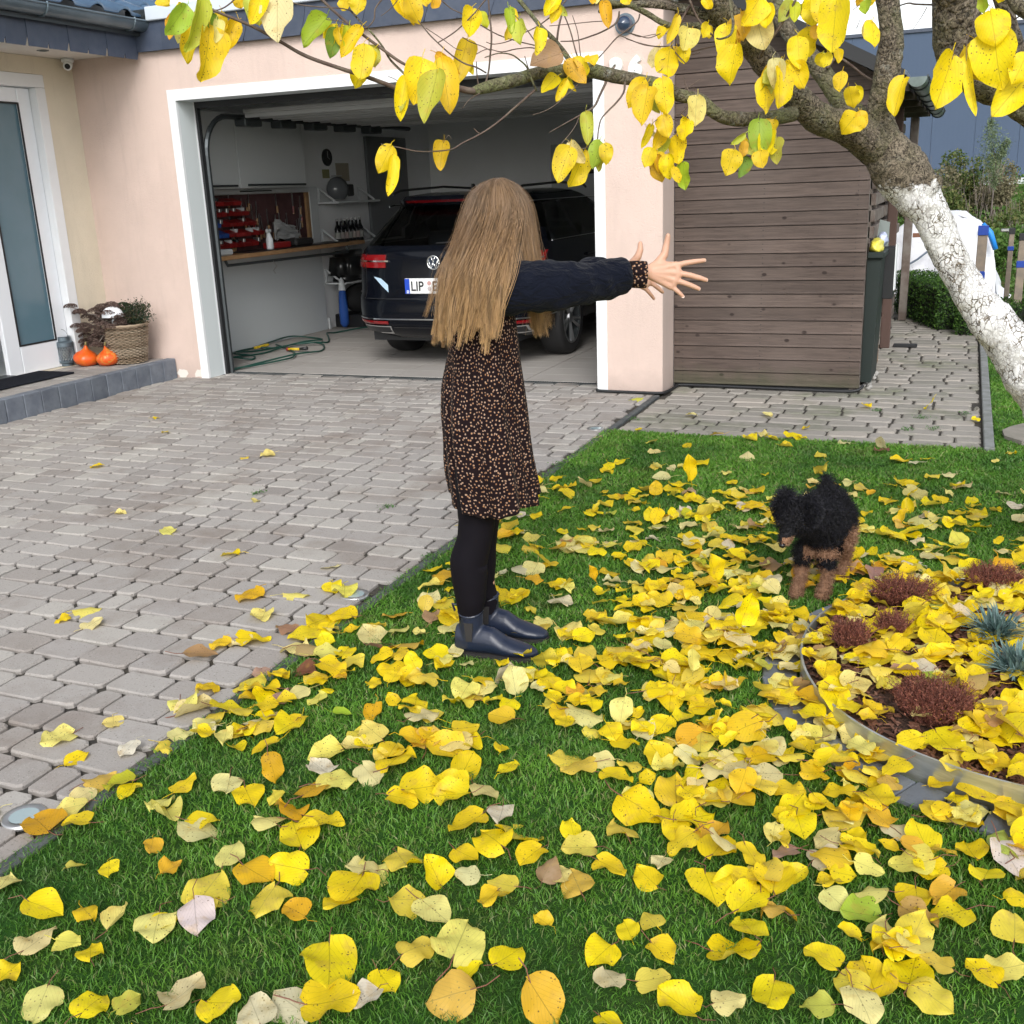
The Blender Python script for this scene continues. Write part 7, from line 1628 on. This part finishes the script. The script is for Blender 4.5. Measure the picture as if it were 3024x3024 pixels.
def boot(P0,P1,top):
    """P0 heel on the ground, P1 toe on the ground, top = ankle centre"""
    d=(P1-P0); L=d.length; d.normalize(); s=Vector((-d.y,d.x,0)); up=Vector((0,0,1))
    SEC=[(-.02,.020,.020,.060),(.00,.030,.012,.150),(.10,.036,.010,.158),(.22,.039,.010,.152),(.34,.040,.010,.128),(.46,.041,.010,.098),(.60,.044,.008,.070),(.74,.045,.008,.056),(.87,.038,.008,.046),(.96,.024,.010,.036),(1.0,.008,.014,.026)]
    vs=[];fs=[];n_=20
    def ringpt(q,hw,zb,zt,a):
        c,si=math.cos(a),math.sin(a); zc=(zb+zt)/2; hh=(zt-zb)/2; ex=2.6 if si<0 else 2.0; k_=(abs(c)**ex+abs(si)**ex)**(-1/ex); return P0+d*(q*L)+s*(hw*k_*c*(1-.15*max(0,si)))+up*(zc+hh*k_*si)
    m_=MB()
    secs=SEC; 
    for q,hw,zb,zt in secs:
        for j in range(n_): vs.append(ringpt(q,hw,zb,min(zt,.105 if q<.36 else zt),2*math.pi*j/n_))
    for i in range(len(secs)-1):
        for j in range(n_): fs.append((i*n_+j,i*n_+(j+1)%n_,(i+1)*n_+(j+1)%n_,(i+1)*n_+j))
    m_.add(vs,fs); m_.add([vs[j] for j in range(n_)],[tuple(range(n_))])
    # shaft
    sh_=[]; 
    for z,rf,rs_,sh in ((.055,.052,.037,.0),(.09,.050,.036,.0),(.12,.047,.038,.0),(.145,.046,.040,.0),(.160,.047,.041,.0)):
        sh_.append((z,rf,rs_))
    vs2=[];n2=24;c0=P0+d*.052
    for z,rf,rs_ in sh_:
        for j in range(n2):
            a=2*math.pi*j/n2; dip=-.030*max(0,abs(math.sin(a))-.72)/.28 if z>.15 else 0; vs2.append(c0+d*rf*math.cos(a)+s*rs_*math.sin(a)+up*(z+dip+(.012*max(0,-math.cos(a)) if z>.15 else 0)))
    fs2=[(i*n2+j,i*n2+(j+1)%n2,(i+1)*n2+(j+1)%n2,(i+1)*n2+j) for i in range(len(sh_)-1) for j in range(n2)]
    m_.add([vs[(len(secs)-1)*n_+j] for j in range(n_)],[tuple(range(n_))])
    m_.tube([c0+up*.03,c0+up*.06,c0+up*.10,c0+up*.135,c0+up*.160],[.036,.040,.039,.040,.042],20)
    return remesh(m_,.0038,5,.5,'boot'),(P0,d,s,L)
def remesh_join(a,b):
    c=MB(); c.add(a.v,a.f); c.add(b.v,b.f); return c
for P0,P1 in ((Vector((-1.485,2.985,0)),Vector((-1.205,3.012,0))),(Vector((-1.492,3.136,0)),Vector((-1.225,3.164,0)))):
    m_,(p0,d,s,L)=boot(P0,P1,None); b_=obj('boot',m_,m_boot,girl); MB().tube([p0+d*.052+Vector((0,0,.158))+(d*math.cos(a*math.pi/10)+s*math.sin(a*math.pi/10))*.041+Vector((0,0,-.012*abs(math.sin(a*math.pi/10)))) for a in range(21)],.0035,5).build('collar',m_boot,b_); 
    sl=MB(); out=[]
    for q,hw in ((-.02,.024),(.0,.031),(.25,.039),(.45,.040),(.62,.0455),(.78,.045),(.9,.034),(.98,.018),(1.005,.006)): out.append((q,hw))
    pts=[p0+d*(q*L)+s*hw for q,hw in out]+[p0+d*(q*L)-s*hw for q,hw in out[::-1]]; sl.prism([p+Vector((0,0,.0)) for p in pts],(0,0,.014)); sl.build('sole',m_sole,b_)
    for sg in (-1,1): el=MB(); c0=p0+d*.055+s*sg*.0385; el.prism([c0+d*-.016+Vector((0,0,.125)),c0+d*.016+Vector((0,0,.125)),c0+d*.010+Vector((0,0,.06)),c0-d*.010+Vector((0,0,.06))],s*sg*.003); el.build('elastic_panel',m_sole,b_)
    MB().tube([p0-d*.004+Vector((0,0,.150)),p0-d*.012+Vector((0,0,.175)),p0+d*.006+Vector((0,0,.172))],.004,5).build('pull_tab',m_boot,b_)
# ------------------------------------------------------------------ hair
n=NT('blond_hair'); g=n.new('ShaderNodeNewGeometry'); sx=n.new('ShaderNodeSeparateXYZ'); n.ln(g.outputs['Position'],sx.inputs[0]); r_=g.outputs['Random Per Island']
zf=n.math('ADD',n.math('MULTIPLY',n.math('SUBTRACT',sx.outputs[2],1.02),1.9),n.math('MULTIPLY',n.math('SUBTRACT',r_,.5),.55))
c=n.ramp(zf,[(0,(.70,.44,.20)),(.45,(.42,.255,.125)),(1,(.235,.15,.09))]); hv=n.new('ShaderNodeHueSaturation'); mr=n.new('ShaderNodeMapRange'); n.ln(r_,mr.inputs[0]); mr.inputs[3].default_value=.6; mr.inputs[4].default_value=1.4; n.ln(mr.outputs[0],hv.inputs['Value']); hn=n.noise(n.tc(scale=(1,1,.12)),70,2); c=n.mix(c,(.13,.085,.05),n.math('MULTIPLY',n.ramp(hn,[(.35,1),(.55,0)]),.65)); n.ln(c,hv.inputs['Color'])
n.set(base=hv.outputs[0],rough=.38,spec=.45); n.b.inputs['Anisotropic'].default_value=.5; m_hair=n.m
m_hairbase=pm('hair_under',(.13,.09,.06),.7,(.20,.14,.09),40)
HH=gw(.130,0,1.408); 
def strand(rs,shell=0.0,fly=0.0,phi=None,sp=None):
    """phi 0 = front, pi/2 = camera side, pi = back"""
    phi=rs.uniform(-math.pi,math.pi) if phi is None else phi; th0=rs.uniform(.05,.9) if sp is None else sp
    ax,ay,az=.097+shell,.084+shell,.109+shell; P=[]
    cph,sph=math.cos(phi),-math.sin(phi)
    th_end=math.radians(90)+rs.normal()*.16; K=8
    for k in range(K):
        th=th0+(th_end-th0)*k/(K-1); lift=.006*math.sin(math.pi*k/(K-1))
        P.append(Vector((ax*math.sin(th)*cph*(1+lift),ay*math.sin(th)*sph,az*math.cos(th))))
    e=P[-1]; near_=max(0,-sph); farside=max(0,sph); back=max(0,-cph); front=max(0,cph)
    # where the ends hang
    if front>.72: end=Vector((.125+rs.normal()*.010-.01,.62*e.y+rs.normal()*.012,-.335+rs.uniform(-.03,.04)))
    else:
        sx_=-.180+.10*(cph+.85)/1.5+rs.normal()*.028; end=Vector((min(sx_,.0)-.0,e.y*(1.15 if sph<0 else 1.0)-.035*near_+rs.normal()*.012,-.325+rs.uniform(-.075,.06)-.02*(cph>0)))
    end+=Vector((rs.normal()*fly,rs.normal()*fly,abs(rs.normal())*fly))
    M=12; w1,w2=rs.uniform(0,6.28),rs.uniform(0,6.28)
    drape=front<=.72 and near_>.38
    if drape: end.y=-.212+rs.normal()*.010+.05*max(0,.5-near_); end.x=-.180+.145*max(0,min(1,(cph+.9)/1.6))+rs.normal()*.016; end.z+=rs.uniform(-.05,.05)+.070
    for k in range(1,M+1):
        t=k/M; ts=t**.85; q=e.lerp(end,ts); q.z=e.z+(end.z-e.z)*t; sm=min(1,t/.62); sm=sm*sm*(3-2*sm); q.y=e.y+(end.y-e.y)*(sm if drape else ts)+(0 if drape else (-.030*near_+.02*farside)*math.sin(math.pi*t)); q.x+=-.012*back*math.sin(math.pi*t)
        q.x+=.006*math.sin(t*7+w1)*t+fly*.5*math.sin(t*4+w2)*t; q.y+=.006*math.sin(t*6+w2)*t; P.append(q)
    for _ in range(3): P=[P[0]]+[(P[i-1]+P[i]*2+P[i+1])/4 for i in range(1,len(P)-1)]+[P[-1]]
    return [HH+GF*p.x+GL*p.y+Vector((0,0,p.z)) for p in P]
rs=np.random.RandomState(5)
# under mass
vs=[];fs=[];NJ=64
class Z_:            # no randomness for the under mass
    def uniform(s,a=0,b=1): return (a+b)/2
    def normal(s,*k,**w): return 0.0
for j in range(NJ):
    phi=-math.pi+2*math.pi*j/NJ; S__=strand(Z_(),-.010,0,phi,.02); vs+=[p for p in S__[:-2]]
KK=len(S__)-2
for j in range(NJ):
    for k in range(KK-1):
        a=-math.pi+2*math.pi*(j+.5)/NJ
        fs.append((j*KK+k,((j+1)%NJ)*KK+k,((j+1)%NJ)*KK+k+1,j*KK+k+1))
obj('hair_mass',mesh(vs,fs,True),m_hairbase,girl)
hb=MB()
def add_strand(P,r0):
    k=len(P); b=len(hb.v); 
    for i,p in enumerate(P):
        t=(P[min(i+1,k-1)]-P[max(i-1,0)]).normalized(); out_=(p-HH); out_.z*=.3; a=t.cross(out_); a=a.normalized() if a.length>1e-6 else GL; c=a.cross(t); rr_=r0*(1-.55*(i/(k-1))**2)
        hb.v+= [tuple(p+a*rr_),tuple(p-a*rr_),tuple(p-c*rr_*.8)]
    for i in range(k-1):
        for q in range(3): hb.f.append((b+i*3+q,b+i*3+(q+1)%3,b+(i+1)*3+(q+1)%3,b+(i+1)*3+q)); hb.mi.append(0)
locks=[(rs.uniform(-math.pi,math.pi),rs.uniform(.05,.5)) for _ in range(150)]
for k in range(230):
    lk=(rs.uniform(-math.pi,math.pi),rs.uniform(.04,.55)); 
    if k%3==0: lk=(rs.uniform(.4,2.9),lk[1])
    guide=strand(rs,rs.uniform(-.004,.007),.004,lk[0],lk[1]); spread=rs.uniform(.004,.011); L_=len(guide)
    other=strand(rs,0,.0,lk[0]+rs.normal()*.05,max(.03,lk[1]+rs.normal()*.08))
    for q in range(34):
        o1=Vector(rs.normal(size=3))*spread; o2=Vector(rs.normal(size=3))*spread*.45; m_=rs.uniform(0,.35)*(rs.uniform()<.5); cut=rs.randint(0,3) if q%3==0 else 0
        P=[g_.lerp(h_,m_*(1-i/L_))+o1*(.35+.9*math.sin(math.pi*min(1,i/L_)))*.8+o2*(i/L_)**2 for i,(g_,h_) in enumerate(zip(guide,other))]
        if cut: P=P[:-cut]
        add_strand(P,rs.uniform(.0005,.0012))
for k in range(300):
    P=strand(rs,.008,.03,rs.uniform(-.3,2.9),rs.uniform(.05,.9)); add_strand(P,.0005)
hb.build('hair',m_hair,girl,smooth=True)
# ================================================================== the puppy
dog=thing('puppy','small curly black puppy with tan legs trotting through yellow leaves','dog',(-.42,3.95,0))
def dp(u,v,Y): return onY(u,v,Y)
sh1=dp(2432,1560,3.90); 
chest=Vector((-.415,3.90,.250)); rump=Vector((-.405,4.10,.270)); rumpt=Vector((-.41,4.06,.300))
SG=[(chest,rump,.072,.064),(Vector((-.445,3.91,.270)),rumpt,.060,.056),(Vector((-.41,4.02,.225)),Vector((-.38,4.12,.235)),.064,.058),
 (dp(2425,1540,3.86),dp(2388,1522,3.80),.062,.050)]
skull=dp(2344,1522,3.72); muz=dp(2316,1594,3.655); SG+=[(dp(2398,1528,3.82),skull,.052,.052),(skull,skull+(muz-skull)*.4,.050,.034),(skull+(muz-skull)*.4,muz,.028,.020)]
# legs: shoulder, elbow, wrist, paw
def pg(u,v): return gp(u,v,.012)
fl=[dp(2375,1625,3.88),dp(2368,1668,3.89),pg(2360,1742)+Vector((.004,.012,.05)),pg(2352,1752)+Vector((0,-.01,.006))]
fr_=[dp(2440,1640,3.88),dp(2446,1680,3.88),pg(2440,1748)+Vector((0,.012,.05)),pg(2430,1756)+Vector((0,-.01,.006))]
for L_ in (fl,fr_): SG+=[(L_[0],L_[1],.032,.021),(L_[1],L_[2],.020,.015),(L_[2],L_[3],.015,.019),(L_[3],L_[3]+Vector((-.004,-.02,0)),.017,.013)]
for hx,hy in ((-.345,3.98),(-.425,4.08)):
    hip=Vector((hx*.6+rump.x*.4,4.14,.22)); knee=Vector((hx,hy+.06,.155)); hock=Vector((hx+.005,hy+.10,.075)); paw=Vector((hx,hy+.05,.016)); SG+=[(hip,knee,.050,.033),(knee,hock,.031,.018),(hock,paw,.017,.019),(paw,paw+Vector((-.005,-.022,0)),.018,.015)]
SG+=[(rump+Vector((-.01,.04,.05)),rump+Vector((-.03,.07,.09)),.022,.016)]
dm=capsules(SG); dme=remesh(dm,.006,4,.6,'body')
m_black_fur=pm('black_skin',(.006,.006,.008),.9); m_tan=pm('tan_skin',(.26,.14,.08),.9)
def is_tan(p):
    if p.z<.105+.015*noise.noise(p*30): return True
    q=(p-muz).length
    if q<.075 and p.z<muz.z+.012 and p.x>muz.x-.006: return True
    if .148<p.z<.185+.012*noise.noise(p*25) and p.y<3.89 and p.x>-.47: return True
    return p.z<.20 and p.y>4.0 and p.x>-.345
bo=obj('body',dme,[m_black_fur,m_tan],dog); dme.polygons.foreach_set('material_index',[1 if is_tan(p_.center) else 0 for p_ in dme.polygons])
# curly coat
co_=np.array([v.co[:] for v in dme.vertices]); no_=np.array([v.normal[:] for v in dme.vertices]); rs=np.random.RandomState(3)
fb,ft=MB(),MB()
pick=rs.randint(0,len(co_),21000)
for i in pick:
    p=Vector(co_[i]); n_=Vector(no_[i]); tn=is_tan(p); face=(p-muz).length<.055; paw_=p.z<.05
    Lf=(.010 if face else .016 if paw_ else .017 if p.z<.15 else .027)*rs.uniform(.6,1.25); d=(n_+Vector(rs.normal(size=3))*.45+Vector((0,0,-.35))).normalized(); a=d.orthogonal().normalized(); b=a.cross(d); ph=rs.uniform(0,6.28); cr=(.0012 if face else .0042)*rs.uniform(.6,1.3); w_=.0013; V_=[]
    for k in range(6):
        t=k/5; c_=p+d*Lf*t+(a*math.cos(ph+t*7.5)+b*math.sin(ph+t*7.5))*cr*t**.6*1.3-(a*math.cos(ph)+b*math.sin(ph))*cr*.2; s_=(a*math.cos(ph+t*7.5+1.57)+b*math.sin(ph+t*7.5+1.57))*w_*(1.25-t*.7); V_+= [c_+s_,c_-s_]
    (ft if tn else fb).add(V_,[(2*k,2*k+1,2*k+3,2*k+2) for k in range(5)])
fb.build('black_fur',foliage('black_coat',(.002,.002,.003),(.005,.005,.007),(.022,.022,.032),.0),dog); ft.build('tan_fur',foliage('tan_coat',(.14,.07,.04),(.25,.135,.08),(.36,.22,.14),.0),dog)
# ears
for e0,sgn in ((dp(2312,1478,3.72),-1),(dp(2400,1492,3.72),1)):
    ear=capsules([(e0+Vector((.012*-sgn,0,.018)),e0+Vector((0,-.01,-.02)),.020,.024),(e0+Vector((0,-.01,-.02)),e0+Vector((-.006*sgn,-.01,-.055)),.022,.014)]); em=remesh(ear,.005,2,.5,'ear'); eo=obj('ear',em,m_black_fur,dog); 
    cc=np.array([v.co[:] for v in em.vertices]); nn2=np.array([v.normal[:] for v in em.vertices]); fe=MB()
    for i in rs.randint(0,len(cc),1500):
        p=Vector(cc[i]); n_=Vector(nn2[i]); d=(n_+Vector(rs.normal(size=3))*.4+Vector((0,0,-.5))).normalized(); a=d.orthogonal().normalized(); b=a.cross(d); ph=rs.uniform(0,6.28); V_=[]
        for k in range(5):
            t=k/4; c_=p+d*.026*t+(a*math.cos(ph+t*6)+b*math.sin(ph+t*6))*.003*t; s_=a*.0009*(1.2-t*.6); V_+=[c_+s_,c_-s_]
        fe.add(V_,[(2*k,2*k+1,2*k+3,2*k+2) for k in range(4)])
    fe.build('ear_fur',bpy.data.materials['black_coat'],eo)
m_nose=pm('wet_nose',(.006,.006,.007),.2)
nz=muz+(muz-skull).normalized()*.022; MB().lathe([(.012*math.sin(math.pi*i/8)+1e-5,-.010*math.cos(math.pi*i/8)) for i in range(9)],14,tuple(nz)).build('nose',m_nose,dog,smooth=True)
for u,v in ((2326,1552),(2350,1552)):
    e_=dp(u,v,3.69); e_=skull+(e_-skull).normalized()*.060; MB().lathe([(.009*math.sin(math.pi*i/8)+1e-5,-.008*math.cos(math.pi*i/8)) for i in range(9)],12,tuple(e_)).build('eye',m_nose,dog,smooth=True)
